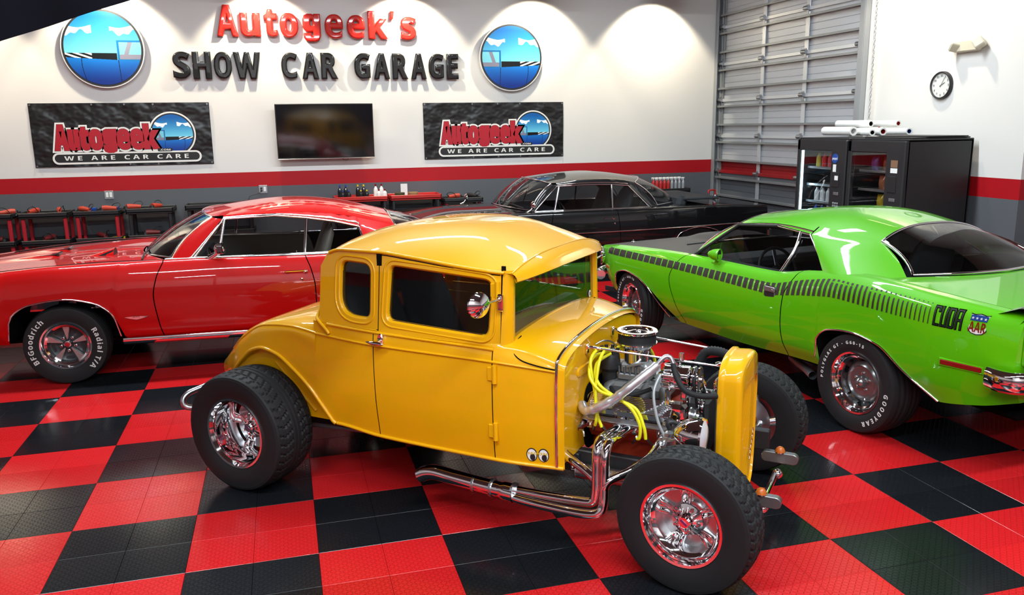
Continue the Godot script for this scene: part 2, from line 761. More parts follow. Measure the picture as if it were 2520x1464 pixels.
func room() -> void:
	# floor: a slab, interlocking tiles on it
	var b := Buf.new()
	b.box(Vector3(16.6, 0.2, 19.4), Vector3(1.3, -0.118, 0.9), 0.0)
	var floor_node := struct("floor", b, M.under)
	var nm := plate_texture()
	var tone := FastNoiseLite.new()
	tone.seed = 4
	tone.frequency = 0.9
	var mats := []
	for k in 6:
		var red := k < 3
		var v := 0.92 + 0.08 * (k % 3)
		var m := mat(lin(0.52 * v, 0.012 * v, 0.014 * v) if red else lin(0.0075 * v, 0.0085 * v, 0.0105 * v), 0.16 + 0.03 * (k % 3), 0.0, 0.36)
		m.normal_enabled = true
		m.normal_texture = nm
		m.normal_scale = 2.0 if red else 3.2
		m.uv1_scale = Vector3(2, 2, 1)
		mats.append(m)
	b = Buf.new()
	var h := TILE / 2.0 - 0.0007
	var e := 0.0012
	var i := h - e
	b.grid([PackedVector3Array([Vector3(-i, 0, i), Vector3(i, 0, i)]), PackedVector3Array([Vector3(-i, 0, -i), Vector3(i, 0, -i)])], false)
	for q in 4:
		b.xf = Transform3D(Basis(Vector3.UP, PI / 2 * q), Vector3.ZERO)
		b.face([Vector3(i, 0, -i), Vector3(i, 0, i), Vector3(h, -e, h), Vector3(h, -e, -h)].duplicate())
		b.face([Vector3(h, -e, -h), Vector3(h, -e, h), Vector3(h, -0.018, h), Vector3(h, -0.018, -h)])
	b.xf = Transform3D.IDENTITY
	var tile := b.mesh()
	# each coloured square is two by two tiles; the 300 nearest in view are tiles of their own
	var spots := []
	for r in range(-28, 30):
		for c in range(-22, 30):
			var p := Vector3((c + 0.5) * TILE, 0, (r + 0.5) * TILE)
			if p.x < -6.9 or p.x > 9.5 or p.z < -8.1:
				continue
			var cam: Camera3D = get_node("camera")
			var l := cam.transform.affine_inverse() * p
			var seen_here := l.z < -0.5 and absf(l.x / l.z) < 0.68 and absf(l.y / l.z) < 0.41
			spots.append([l.length() + (0.0 if seen_here else 100.0), p, r, c])
	spots.sort_custom(func(x, y): return x[0] < y[0])
	var rest := [Buf.new(), Buf.new()]
	var one := Buf.new()
	one.take(tile)
	for k in spots.size():
		var s = spots[k]
		var p: Vector3 = s[1]
		var red := (floori(s[2] / 2.0) + floori(s[3] / 2.0)) % 2 != 0
		if k < 300:
			var t := MeshInstance3D.new()
			t.mesh = tile
			t.name = "floor_tile" if k == 0 else "floor_tile_%03d" % k
			t.material_override = mats[(0 if red else 3) + posmod(s[2] * 7 + s[3] * 3, 3)]
			t.position = p
			floor_node.add_child(t)
		else:
			var bb: Buf = rest[0 if red else 1]
			bb.add(one, Transform3D(Basis.IDENTITY, p))
	for k in 2:
		var o := part(floor_node, "far_floor_tiles", rest[k], mats[1 + 3 * k])
		o.set_meta("kind", "stuff")
	# walls with thickness, painted in three bands
	wall("wall_back", Vector3(1.3, 0, -8.16), Vector3(17.0, 0, 0.2))
	wall("wall_left", Vector3(-7.1, 0, 0.9), Vector3(0.2, 0, 18.0))
	wall("wall_front", Vector3(1.3, 0, 9.9), Vector3(17.0, 0, 0.2))
	wall("wall_right", Vector3(8.36, 0, -3.28), Vector3(0.24, 0, 2.28))
	wall("wall_recess", Vector3(9.7, 0, 3.9), Vector3(0.2, 0, 12.2))
	wall("wall_return", Vector3(9.1, 0, -2.24), Vector3(1.3, 0, 0.2))
	b = Buf.new()
	b.box(Vector3(0.24, 1.0, 3.7), Vector3(8.36, 4.75, -6.26), 0.0)
	struct("wall_over_door", b, M.white)
	b = Buf.new()
	b.box(Vector3(17.0, 0.2, 18.2), Vector3(1.3, 5.35, 0.9), 0.0)
	struct("ceiling", b, mat(lin(0.09, 0.09, 0.095), 0.8))
	# rail that carries the sign wall spots
	b = Buf.new()
	b.box(Vector3(13.6, 0.05, 0.05), Vector3(1.6, 4.6, -7.4), 0.004)
	struct("trim_1", b, M.black)
	# lettering on the wall behind the camera, seen in the green car's rear glass
	b = Buf.new()
	letters(b, "CAM CARE", 0.42, 0.03, Transform3D(Basis(Vector3.UP, PI), Vector3(5.4, 3.1, 9.78)), 1.0)
	solo("wall_lettering", b, M.gloss_black, "black block lettering on the wall behind the camera", "sign")


func wall(called: String, c: Vector3, s: Vector3) -> void:
	var top := 5.25
	var o := Node3D.new()
	o.name = called
	add_child(o)
	o.set_meta("kind", "structure")
	for band in [["grey_dado", 0.0, 1.22, M.dado], ["red_band", 1.22, 1.425, M.band], ["white_paint", 1.425, top, M.white]]:
		var b := Buf.new()
		b.box(Vector3(s.x, band[2] - band[1], s.z), Vector3(c.x, (band[1] + band[2]) / 2.0, c.z), 0.0)
		part(o, band[0], b, band[3])


func fat_loop(p: PackedVector2Array, box_in: Rect2, box_out: Rect2, d: float) -> PackedVector2Array:
	var q := PackedVector2Array()
	for e in p:
		q.append(box_out.position + Vector2(d, d) + (e - box_in.position) / box_in.size * (box_out.size - Vector2(2 * d, 2 * d)))
	return G.inset(q, -d)


func glyph_box(loops: Array) -> Rect2:
	var r := Rect2(loops[0][0], Vector2.ZERO)
	for l in loops:
		for e in l:
			r = r.expand(e)
	return r


func round_letter(ch: String, out: Rect2, fat: float, depth: float, bev: float, f: Font = null) -> Buf:  # a moulded plastic letter with swelling edges, filling the rectangle
	var o := outline_of(ch, f)
	var gb := glyph_box(o[0])
	var b := Buf.new()
	for outer in o[0]:
		var mine := [fat_loop(outer, gb, out, fat)]
		for h in o[1]:
			if Geometry2D.is_point_in_polygon(h[0], outer):
				mine.append(fat_loop(h, gb, out, fat))
		var last := []
		for l in mine:
			var m: int = l.size()
			var steps := [[0.0, 0.0], [0.0, depth - bev * 0.8], [bev * 0.25, depth - bev * 0.35], [bev * 0.6, depth - bev * 0.1], [bev, depth]]
			if bev <= 0.0:
				steps = [[0.0, 0.0], [0.0, depth]]
			var rows := []
			var lp: PackedVector2Array
			for st in steps:
				lp = G.inset(l, st[0]) if st[0] > 0.0 else l
				var row := PackedVector3Array()
				for k in m + 1:
					row.append(Vector3(lp[k % m].x, lp[k % m].y, st[1]))
				rows.append(row)
			b.grid(rows.slice(0, 2), false, true)
			if bev > 0.0:
				b.grid(rows.slice(1), false, true)
			last.append(lp)
		b.cap(bridged(last[0], last.slice(1)), depth)
	return b


func emblem_texture() -> ImageTexture:  # print of the round emblem: sky, clouds, an open blue car
	var s := 320
	var im := Image.create(s, s, false, Image.FORMAT_RGBA8)
	for j in s:
		for i in s:
			var x := (i + 0.5) / s * 2.0 - 1.0
			var y := 1.0 - (j + 0.5) / s * 2.0
			var c := Color(0.03, 0.36, 0.66).lerp(Color(0.45, 0.82, 0.93), clampf((0.85 - y) / 1.0, 0, 1))
			var cl := 0.42 + 0.06 * sin(x * 9.0) + 0.035 * sin(x * 23.0 + 1.0)
			var ch := 0.60 + 0.05 * sin(x * 6.0 + 2.0)
			if (x < -0.25 or x > 0.22) and y > cl and y < ch:
				c = Color(0.96, 0.98, 1.0)
			if y < -0.13 and x < 0.35:
				c = Color(0.02, 0.02, 0.03)
				if x < -0.3 and absf(fposmod(y * 9.0 + x * 3.2, 1.0) - 0.5) < 0.24 and y > -0.33:
					c = Color(0.95, 0.95, 0.95)
			if x > 0.36 and y < 0.22 and y > -0.36:
				c = Color(0.05, 0.42, 0.66)
				if x > 0.42 and y < 0.17 and y > -0.30:
					c = Color(0.45, 0.78, 0.86)
					if absf(x - 0.62 - 0.35 * (y + 0.1)) < 0.06 or y < -0.17:
						c = Color(0.50, 0.50, 0.58)
			if y < -0.30 - 0.05 * x:
				c = Color(0.04, 0.44, 0.78).lerp(Color(0.02, 0.17, 0.50), clampf((-0.3 - y) / 0.6, 0, 1))
				if absf(x - 0.36 + 0.05 * y) < 0.008 or absf(x + 0.52 - 0.06 * sin(y * 4.0)) < 0.008:
					c = Color(0.01, 0.05, 0.16)
			im.set_pixel(i, j, c)
	return ImageTexture.create_from_image(im)


func print_mat(tex: Texture2D, r: float, flip: bool, c := Vector2.ZERO) -> StandardMaterial3D:
	var m := mat(Color.WHITE, 0.3)
	m.albedo_texture = tex
	var sx := (-0.5 if flip else 0.5) / r
	m.uv1_scale = Vector3(sx, -0.5 / r, 1)
	m.uv1_offset = Vector3(0.5 - c.x * sx, 0.5 + c.y * 0.5 / r, 0)
	return m


func wall_signs() -> void:
	var zw := -8.06
	# raised letters, each a thing
	var red := paint(lin(0.56, 0.018, 0.012))
	var row := [["A", 0.458, 0.736, 3.285, 3.700], ["u", 0.768, 1.038, 3.28, 3.60], ["t", 1.082, 1.262, 3.285, 3.655], ["o", 1.295, 1.545, 3.275, 3.610], ["g", 1.606, 1.853, 3.225, 3.605], ["e", 1.909, 2.165, 3.272, 3.605], ["e", 2.217, 2.471, 3.272, 3.600], ["k", 2.517, 2.792, 3.275, 3.660], ["'", 2.833, 2.898, 3.55, 3.665], ["s", 2.987, 3.213, 3.265, 3.590]]
	var place := ["leftmost of the red row", "second from the left in the red row", "third from the left in the red row", "right of the letter t in the red row", "its tail hanging below the red row", "right of the g in red row", "left of the k in red row", "tall, before the apostrophe of the red row", "", "last of the red row"]
	for k in row.size():
		var e = row[k]
		var cx: float = (e[1] + e[2]) / 2.0
		var w: float = e[2] - e[1]
		var b := round_letter("’" if e[0] == "'" else e[0], Rect2(-w / 2, 0, w, e[4] - e[3]), 0.012, 0.075, 0.024)
		var lb: String = "red raised letter %s on the wall, %s" % [e[0], place[k]]
		if e[0] == "'":
			lb = "small red glossy raised apostrophe on the wall between k and s"
		solo("raised_letter", b, red, lb, "letter", at(cx, e[3], zw + 0.012), "red raised letters of the wall sign")
	row = [["S", -0.153, 0.072, "before H, leftmost of the black row"], ["H", 0.103, 0.347, "second from the left in the black row"], ["O", 0.379, 0.615, "left of the W in the black row"], ["W", 0.642, 1.001, "widest of the black row"], ["C", 1.277, 1.5, "starting the middle word of the black row"], ["A", 1.562, 1.788, "in the middle word of the black row"], ["R", 1.823, 2.052, "ending the middle word of the black row"], ["G", 2.294, 2.522, "starting the last black word"], ["A", 2.575, 2.8, "right of the first G of the black row"], ["R", 2.842, 3.063, "in the last word of the black row"], ["A", 3.117, 3.341, "left of the second G of the black row"], ["G", 3.378, 3.605, "next to last of the black row"], ["E", 3.648, 3.827, "rightmost of the black row"]]
	for e in row:
		var w: float = e[2] - e[1]
		var b := round_letter(e[0], Rect2(-w / 2, 0, w, 0.362), 0.013, 0.07, 0.022)
		solo("raised_letter", b, M.gloss_black, "black raised letter %s on the wall, %s" % [e[0], e[3]], "letter", at((e[1] + e[2]) / 2.0, 2.716, zw + 0.012), "black raised letters of the wall sign")
	# round emblems
	var tex := emblem_texture()
	for e in [[-0.995, 3.11, 0.515, false, "round blue emblem sign on the wall left of the red letters"], [4.645, 3.035, 0.497, true, "round blue emblem sign on the wall right of the black letters"]]:
		var o := thing("emblem_sign", e[4], "sign", at(e[0], e[1], zw + 0.03), "round emblem signs")
		var r: float = e[2]
		var b := Buf.new()
		b.prism(G.disc(r, 72), 0.0, 0.045, 0.004)
		part(o, "backing", b, M.print_white)
		b = Buf.new()
		b.prism(G.disc(r * 0.965, 72), 0.045, 0.049, 0.001, false)
		part(o, "black_ring", b, M.black)
		b = Buf.new()
		b.prism(G.disc(r * 0.915, 72), 0.049, 0.0515, 0.0005, false)
		part(o, "picture", b, print_mat(tex, r * 0.915, e[3]))
	# banners
	var folds := FastNoiseLite.new()
	folds.seed = 11
	folds.frequency = 0.012
	folds.fractal_octaves = 3
	var nt := NoiseTexture2D.new()
	nt.width = 512
	nt.height = 256
	nt.noise = folds
	nt.as_normal_map = true
	nt.bump_strength = 5.0
	for e in [[-0.865, 1.982, 2.262, 0.845, "black vinyl banner with red lettering on the wall left of the television", false], [4.386, 1.958, 2.213, 0.835, "black vinyl banner with red lettering on the wall right of the television", false]]:
		var o := thing("vinyl_banner", e[4], "banner", at(e[0], e[1], zw + 0.004), "vinyl banners")
		var w: float = e[2]
		var h: float = e[3]
		var vin := mat(lin(0.011, 0.011, 0.012), 0.32)
		vin.normal_enabled = true
		vin.normal_texture = nt
		vin.normal_scale = 1.0
		vin.uv1_scale = Vector3(1.0, 1.0, 1)
		var b := Buf.new()
		var rows := []
		for j in 9:
			var rw := PackedVector3Array()
			for i in 33:
				var u := i / 32.0
				var v := j / 8.0
				var sag := 0.006 * sin(u * 19.0 + v * 4.0) * sin(v * PI) + 0.004 * sin(u * 47.0 - v * 7.0) * (1.0 - v)
				rw.append(Vector3((u - 0.5) * w, (0.5 - v) * h, 0.012 + sag))
			rows.append(rw)
		b.grid(rows, true)
		b.prism(G.rrect(w, h, 0.004, 1), -0.003, 0.0, 0.0)
		part(o, "vinyl", b, vin)
		var inks := [Buf.new(), Buf.new(), Buf.new(), Buf.new()]
		var z := 0.0225
		var x0 := -w / 2 + 0.118 * w
		var xs := [0.0, 0.115, 0.205, 0.285, 0.40, 0.515, 0.63, 0.745, 0.87]
		var word := "Autogeek"
		for k in 8:
			var hh: float = [0.40, 0.32, 0.36, 0.32, 0.37, 0.32, 0.32, 0.40][k] * h
			var yb: float = (-0.235 if word[k] != "g" else -0.285) * h
			var span: float = (xs[k + 1] - xs[k]) * w * 0.66
			var rc := Rect2(x0 + xs[k] * w * 0.66, yb, span, hh)
			var gl := outline_of(word[k])
			var gb := glyph_box(gl[0])
			for q in 3:
				var gr: float = [0.030, 0.009, 0.005][q]
				for ol in gl[0]:
					var lp := fat_loop(ol, gb, rc.grow(gr), 0.012 + gr)
					var hs := []
					if q > 0:
						for ho in gl[1]:
							hs.append(fat_loop(ho, gb, rc.grow(gr), 0.012 + gr))
					inks[[0, 2, 1][q]].cap(bridged(lp, hs), z + 0.0006 * q)
		inks[0].cap(G.disc(0.135 * w, 48, Vector2(0.275 * w, -0.005 * h)), z - 0.001)
		inks[2].cap(G.disc(0.126 * w, 48, Vector2(0.275 * w, -0.005 * h)), z - 0.0005)
		# pill with the motto
		inks[0].prism(G.rrect(w * 0.835, h * 0.185, h * 0.09, 10, Vector2(0.015 * w, -0.365 * h)), 0.018, z + 0.001, 0.0, false)
		inks[2].cap(G.rrect(w * 0.812, h * 0.128, h * 0.062, 10, Vector2(0.015 * w, -0.363 * h)), z + 0.0018)
		letters(inks[0], "W E   A R E   C A R   C A R E", 0.068 * h, 0.0004, Transform3D(Basis.IDENTITY, Vector3(0.01 * w, -0.363 * h, z + 0.0024)), 1.62)
		inks[2].cap(G.rrect(w * 0.085, h * 0.05, h * 0.02, 4, Vector2(0.225 * w, -0.255 * h)), z + 0.0022)
		letters(inks[0], ".COM", 0.028 * h, 0.0004, Transform3D(Basis.IDENTITY, Vector3(0.225 * w, -0.255 * h, z + 0.0028)), 1.7)
		part(o, "white_print", inks[0], M.print_white)
		part(o, "red_print", inks[1], mat(lin(0.42, 0.012, 0.025), 0.35))
		part(o, "black_print", inks[2], M.black)
		b = Buf.new()
		b.cap(G.disc(0.118 * w, 48, Vector2(0.275 * w, -0.005 * h)), z)
		part(o, "emblem_print", b, print_mat(tex, 0.118 * w, true, Vector2(0.275 * w, -0.005 * h)))
		for gx in [-0.49, -0.16, 0.02, 0.18, 0.49]:
			for gy in [-0.475, 0.475]:
				b = Buf.new()
				b.lathe([Vector2(0.004, 0.0), Vector2(0.006, 0.003), Vector2(0.011, 0.003), Vector2(0.012, 0.0)], 12, Transform3D(Basis(Vector3.RIGHT, PI / 2), Vector3(gx * w, gy * h, 0.020)))
				part(o, "grommet", b, M.steel)
	# television
	var tv := thing("television", "large black flat television mounted on the wall between the banners", "television", Transform3D(Basis(Vector3.RIGHT, 0.06), Vector3(1.83, 1.98, zw + 0.17)))
	var b := Buf.new()
	b.box(Vector3(1.37, 0.78, 0.045), Vector3(0, 0, -0.025), 0.006)
	part(tv, "case", b, M.black_plastic)
	b = Buf.new()
	b.box(Vector3(1.345, 0.745, 0.004), Vector3(0, 0.008, 0.0), 0.001)
	part(tv, "screen", b, mat(lin(0.004, 0.004, 0.005), 0.08, 0.0, 0.6))
	b = Buf.new()
	b.box(Vector3(1.37, 0.012, 0.008), Vector3(0, -0.384, 0.0), 0.002)
	part(tv, "lower_trim", b, M.steel)
	b = Buf.new()
	b.box(Vector3(0.5, 0.36, 0.12), Vector3(0, 0.0, -0.10), 0.01)
	part(tv, "wall_mount", b, M.black)
	b = Buf.new()
	b.tube(G.smooth(PackedVector3Array([Vector3(0.22, -0.385, -0.03), Vector3(0.24, -0.41, -0.02), Vector3(0.29, -0.412, -0.02), Vector3(0.31, -0.385, -0.03)])), 0.004, 6)
	part(tv, "cable", b, M.black)
	# switch plates
	var sw := thing("switch_plate", "grey double switch plate on the wall above the left tool carts", "switch", at(-1.138, 1.168, zw))
	b = Buf.new()
	b.box(Vector3(0.115, 0.115, 0.012), Vector3(0, 0, 0.006), 0.003)
	part(sw, "plate", b, M.galv)
	for s in [-1, 1]:
		b = Buf.new()
		b.box(Vector3(0.033, 0.066, 0.012), Vector3(s * 0.023, 0, 0.013), 0.003)
		part(sw, "rocker", b, M.print_white)
	sw = thing("power_outlet", "grey outlet plate with a black plug on the wall under the television", "outlet", at(0.905, 1.176, zw))
	b = Buf.new()
	b.box(Vector3(0.118, 0.118, 0.012), Vector3(0, 0, 0.006), 0.003)
	part(sw, "plate", b, M.galv)
	b = Buf.new()
	b.box(Vector3(0.033, 0.066, 0.012), Vector3(0.024, 0, 0.013), 0.003)
	part(sw, "rocker", b, M.print_white)
	b = Buf.new()
	b.box(Vector3(0.026, 0.024, 0.04), Vector3(-0.024, 0.018, 0.02), 0.005)
	b.box(Vector3(0.026, 0.024, 0.04), Vector3(-0.024, -0.016, 0.02), 0.005)
	part(sw, "plug", b, M.black)
	b = Buf.new()
	b.tube(G.smooth(PackedVector3Array([Vector3(-0.024, -0.016, 0.04), Vector3(-0.06, -0.05, 0.06), Vector3(-0.13, -0.07, 0.09), Vector3(-0.19, -0.09, 0.12), Vector3(-0.21, -0.15, 0.13)])), 0.004, 6)
	part(sw, "cord", b, M.black)
	# dark canopy edge near the camera
	var cn := thing("canopy", "dark fabric canopy hanging over the upper left corner", "canopy", at(0, 0, 0))
	b = Buf.new()
	var rows := []
	var e0 := Vector3(0.337, 2.306, 1.318)
	var e1 := Vector3(0.745, 2.43, 1.403)
	for j in 7:
		var rw := PackedVector3Array()
		for i in 25:
			var u := i / 24.0
			var v := j / 6.0
			var p := e0.lerp(e1, u * 2.2 - 0.8)
			p += Vector3(-0.02, 0.55, 0.05) * v + Vector3(0.3, 0, 1.0) * (0.012 * sin(u * 21.0 + v * 3.0) * (1.0 - v * 0.6))
			rw.append(p)
		rows.append(rw)
	b.grid(rows)
	var top: PackedVector3Array = rows[6]
	var far := PackedVector3Array()
	for p in top:
		far.append(p + Vector3(-1.6, 0.5, 0.6))
	b.grid([top, far])
	part(cn, "fabric", b, M.cloth_black)
	b = Buf.new()
	b.tube(PackedVector3Array([rows[5][0] + Vector3(0, 0, 0.03), rows[5][24] + Vector3(0, 0, 0.03)]), 0.014, 8)
	b.tube(PackedVector3Array([rows[5][0] + Vector3(0, 0, 0.03), Vector3(rows[5][0].x, 0, rows[5][0].z + 0.03)]), 0.018, 8)
	part(cn, "frame", b, M.dull_steel)


func roll_door() -> void:
	# sectional roller door in the side wall: sections 0.57 m high with struts, hinges and tracks
	var xw := 8.22
	var z0 := -7.93
	var z1 := -4.60
	var zs := [z0, -6.77, -5.72, z1]
	var o := Node3D.new()
	o.name = "door_1"
	o.set_meta("kind", "structure")
	add_child(o)
	var skin := mat(lin(0.50, 0.52, 0.55), 0.35, 0.15)
	var grey := mat(lin(0.13, 0.14, 0.155), 0.4, 0.1)
	var red := mat(lin(0.34, 0.008, 0.012), 0.4, 0.1)
	var bright := mat(lin(0.62, 0.64, 0.66), 0.3, 0.4)
	var strut_m := mat(lin(0.27, 0.285, 0.29), 0.38, 0.4)
	var pitch := 0.57
	for k in range(-2, 8):
		var ya := 1.225 + pitch * (k - 0)
		var yb := ya + pitch
		ya = maxf(ya, 0.0)
		if yb <= 0.05:
			continue
		var bands := [[ya, yb, skin]]
		if k < 0:
			bands = [[ya, yb, grey]]
		elif k == 0:
			bands = [[ya, ya + 0.19, red], [ya + 0.19, yb, skin]]
		for bd in bands:
			var rows := []
			var prof := []
			var y: float = bd[0]
			while y < bd[1] - 0.001:
				var ye := minf(y + 0.095, bd[1])
				prof.append_array([Vector2(y + 0.002, 0.0), Vector2(y + 0.006, 0.008), Vector2(ye - 0.006, 0.010), Vector2(ye - 0.002, 0.0)])
				y = ye
			var b := Buf.new()
			for q in prof.size() - 1:
				b.face([Vector3(xw - prof[q].y, prof[q].x, z0), Vector3(xw - prof[q].y, prof[q].x, z1), Vector3(xw - prof[q + 1].y, prof[q + 1].x, z1), Vector3(xw - prof[q + 1].y, prof[q + 1].x, z0)])
			b.box(Vector3(0.04, bd[1] - bd[0], z1 - z0), Vector3(xw + 0.022, (bd[0] + bd[1]) / 2, (z0 + z1) / 2), 0.0)
			part(o, "door_panel", b, bd[2])
		# bright joint rail, two struts
		var jm: Material = bright if k > 0 else (red if k == 0 else strut_m)
		if ya > 0.1:
			var b := Buf.new()
			b.box(Vector3(0.035, 0.05, z1 - z0), Vector3(xw - 0.02, ya + 0.012, (z0 + z1) / 2), 0.004)
			part(o, "joint_rail", b, jm)
		for dy in [-0.09, 0.19]:
			var ys: float = 1.225 + pitch * k + dy
			if ys > 0.1:
				var b := Buf.new()
				b.box(Vector3(0.075, 0.006, z1 - z0 + 0.06), Vector3(xw - 0.045, ys + 0.018, (z0 + z1) / 2), 0.001)
				b.box(Vector3(0.006, 0.03, z1 - z0 + 0.06), Vector3(xw - 0.082, ys + 0.005, (z0 + z1) / 2), 0.001)
				part(o, "strut", b, strut_m)
		for zi in 4:
			var zz: float = zs[zi]
			if yb > 0.3:
				var b := Buf.new()
				b.box(Vector3(0.03, yb - ya - 0.06, 0.07 if zi in [1, 2] else 0.09), Vector3(xw - 0.018, (ya + yb) / 2, zz), 0.003)
				b.box(Vector3(0.012, yb - ya - 0.06, 0.03), Vector3(xw - 0.034, (ya + yb) / 2, zz + 0.045), 0.002)
				part(o, "stile", b, strut_m if zi in [0, 3] else bright)
			if ya > 0.1:
				var b := Buf.new()
				b.box(Vector3(0.012, 0.13, 0.055), Vector3(xw - 0.04, ya + 0.0, zz), 0.003)
				b.lathe([Vector2(0.0, -0.05), Vector2(0.028, -0.05), Vector2(0.028, 0.05), Vector2(0.0, 0.05)], 10, Transform3D(Basis(Vector3.RIGHT, PI / 2), Vector3(xw - 0.06, ya + 0.02, zz)))
				part(o, "hinge", b, M.dull_steel)
	# tracks and jambs
	var b := Buf.new()
	for zz in [-8.0, -4.50]:
		var s := 1.0 if zz > -6 else -1.0
		b.box(Vector3(0.10, 5.2, 0.012), Vector3(xw - 0.06, 2.6, zz + 0.05 * s), 0.002)
		b.box(Vector3(0.012, 5.2, 0.09), Vector3(xw - 0.11, 2.6, zz), 0.002)
		b.box(Vector3(0.03, 5.2, 0.05), Vector3(xw - 0.03, 2.6, zz - 0.03 * s), 0.002)
	part(o, "track", b, M.galv)
	b = Buf.new()
	b.box(Vector3(0.12, 5.2, 0.10), Vector3(xw + 0.02, 2.6, -4.39), 0.004)
	part(o, "jamb", b, M.white)
	# hoist chain beside the track
	b = Buf.new()
	var links := Buf.new()
	var one := Buf.new()
	var loop := PackedVector3Array()
	for k in 12:
		var a := TAU * k / 12
		loop.append(Vector3(cos(a) * 0.011, sin(a) * 0.021, 0))
	one.tube(loop, 0.0032, 5, false, true)
	for run in [[8.16, -4.32]]:
		for k in 90:
			links.add(one, Transform3D(Basis(Vector3.UP, 0.4 + (PI / 2) * (k % 2)), Vector3(run[0], 1.86 + k * 0.036, run[1])))
	solo("hoist_chain", links, M.steel, "steel hoist chain hanging beside the roller door track", "chain")


func side_wall_things() -> void:
	var xw := 8.24
	var face := Basis(Vector3.UP, -PI / 2)
	# clock showing five past two
	var o := thing("wall_clock", "round wall clock with black rim and white dial on the side wall", "clock", Transform3D(face, Vector3(xw, 2.388, -3.268)))
	var r := 0.15
	var turn := Transform3D(Basis(Vector3.RIGHT, PI / 2), Vector3.ZERO)
	var b := Buf.new()
	b.lathe([Vector2(0.0, 0.0), Vector2(r, 0.0), Vector2(r, 0.03), Vector2(r - 0.008, 0.042), Vector2(r - 0.02, 0.036), Vector2(r - 0.02, 0.02)], 48, turn)
	part(o, "rim", b, M.black_plastic)
	b = Buf.new()
	b.lathe([Vector2(r - 0.018, 0.022), Vector2(0.0, 0.022)], 48, turn)
	part(o, "dial", b, M.paper)
	b = Buf.new()
	for k in 12:
		var a := PI / 2 - TAU * (k + 1) / 12
		letters(b, str(k + 1), 0.023, 0.0006, Transform3D(Basis.IDENTITY, Vector3(cos(a) * 0.104, sin(a) * 0.104, 0.0235)), 1.0, serif)
	part(o, "numerals", b, M.black)
	for hnd in [[62.0, 0.062, 0.006, "hour_hand"], [30.0, 0.095, 0.004, "minute_hand"]]:
		b = Buf.new()
		var a := deg_to_rad(90.0 - hnd[0])
		b.box(Vector3(hnd[1] + 0.02, hnd[2], 0.0015), Vector3(cos(a), sin(a), 0) * (hnd[1] / 2 - 0.01) + Vector3(0, 0, 0.027), 0.0, Basis(Vector3.BACK, a))
		part(o, hnd[3], b, M.black)
	b = Buf.new()
	b.lathe([Vector2(r - 0.016, 0.034), Vector2(0, 0.034)], 48, turn)
	part(o, "cover_glass", b, M.clear)
	# emergency light with two heads
	o = thing("emergency_light", "beige emergency light with two square lamp heads on the side wall", "emergency light", Transform3D(face, Vector3(xw, 2.775, -2.915)))
	b = Buf.new()
	b.box(Vector3(0.30, 0.12, 0.07), Vector3(0, 0, 0.035), 0.012)
	part(o, "body", b, M.beige)
	for s in [-1, 1]:
		b = Buf.new()
		var tilt := Basis.from_euler(Vector3(-0.25, 0.5 * s, 0.6 * s))
		b.xf = Transform3D(tilt, Vector3(0.17 * s, 0.015, 0.085))
		b.prism(G.rrect(0.105, 0.105, 0.02), -0.05, 0.03, 0.008)
		b.xf = Transform3D.IDENTITY
		b.tube(PackedVector3Array([Vector3(0.13 * s, 0, 0.05), Vector3(0.165 * s, 0.01, 0.07)]), 0.014, 8)
		part(o, "lamp_head", b, M.beige)
		b = Buf.new()
		b.xf = Transform3D(tilt, Vector3(0.17 * s, 0.015, 0.085))
		b.prism(G.rrect(0.082, 0.082, 0.014), 0.03, 0.034, 0.002)
		part(o, "lens", b, mat(lin(0.6, 0.58, 0.52), 0.2))
	# fire pull station
	o = thing("fire_alarm", "small white and red fire alarm pull station above the vending machines", "fire alarm", Transform3D(face, Vector3(xw, 1.90, -4.175)))
	b = Buf.new()
	b.box(Vector3(0.085, 0.13, 0.04), Vector3(0, 0, 0.02), 0.006)
	part(o, "body", b, M.paper)
	b = Buf.new()
	letters(b, "FIRE", 0.026, 0.001, Transform3D(Basis.IDENTITY, Vector3(0, 0.005, 0.041)), 0.9)
	b.prism(PackedVector2Array([Vector2(-0.03, 0.052), Vector2(0, 0.034), Vector2(0.03, 0.052)]), 0.04, 0.042)
	part(o, "red_print", b, M.red_plastic)
	b = Buf.new()
	for k in 3:
		b.box(Vector3(0.014, 0.024, 0.012), Vector3(-0.025 + 0.025 * k, -0.04, 0.044), 0.003)
	part(o, "pull_tab", b, M.black)
	# paper towel roll on a white cabinet with a red corner, behind the green car
	o = thing("paper_towel_roll", "tall white paper towel roll standing behind the green car", "paper towels", at(8.35, 0.84, -1.62))
	b = Buf.new()
	b.lathe([Vector2(0.02, 0.29), Vector2(0.066, 0.29), Vector2(0.07, 0.285), Vector2(0.07, 0.0), Vector2(0.0, 0.0)], 32)
	part(o, "roll", b, M.paper)
	b = Buf.new()
	b.lathe([Vector2(0.02, 0.288), Vector2(0.02, 0.1)], 16)
	part(o, "core", b, M.wood)
	o = thing("white_cart", "white cart with a red corner standing behind the green car", "cart", at(8.6, 0, -1.5))
	b = Buf.new()
	b.box(Vector3(0.8, 0.06, 0.6), Vector3(0.0, 0.80, 0), 0.015)
	b.box(Vector3(0.78, 0.5, 0.58), Vector3(0.0, 0.5, 0), 0.015)
	part(o, "cabinet", b, M.print_white)
	b = Buf.new()
	b.box(Vector3(0.20, 0.065, 0.2), Vector3(-0.31, 0.80, 0.205), 0.012)
	part(o, "corner_bumper", b, M.red_plastic)
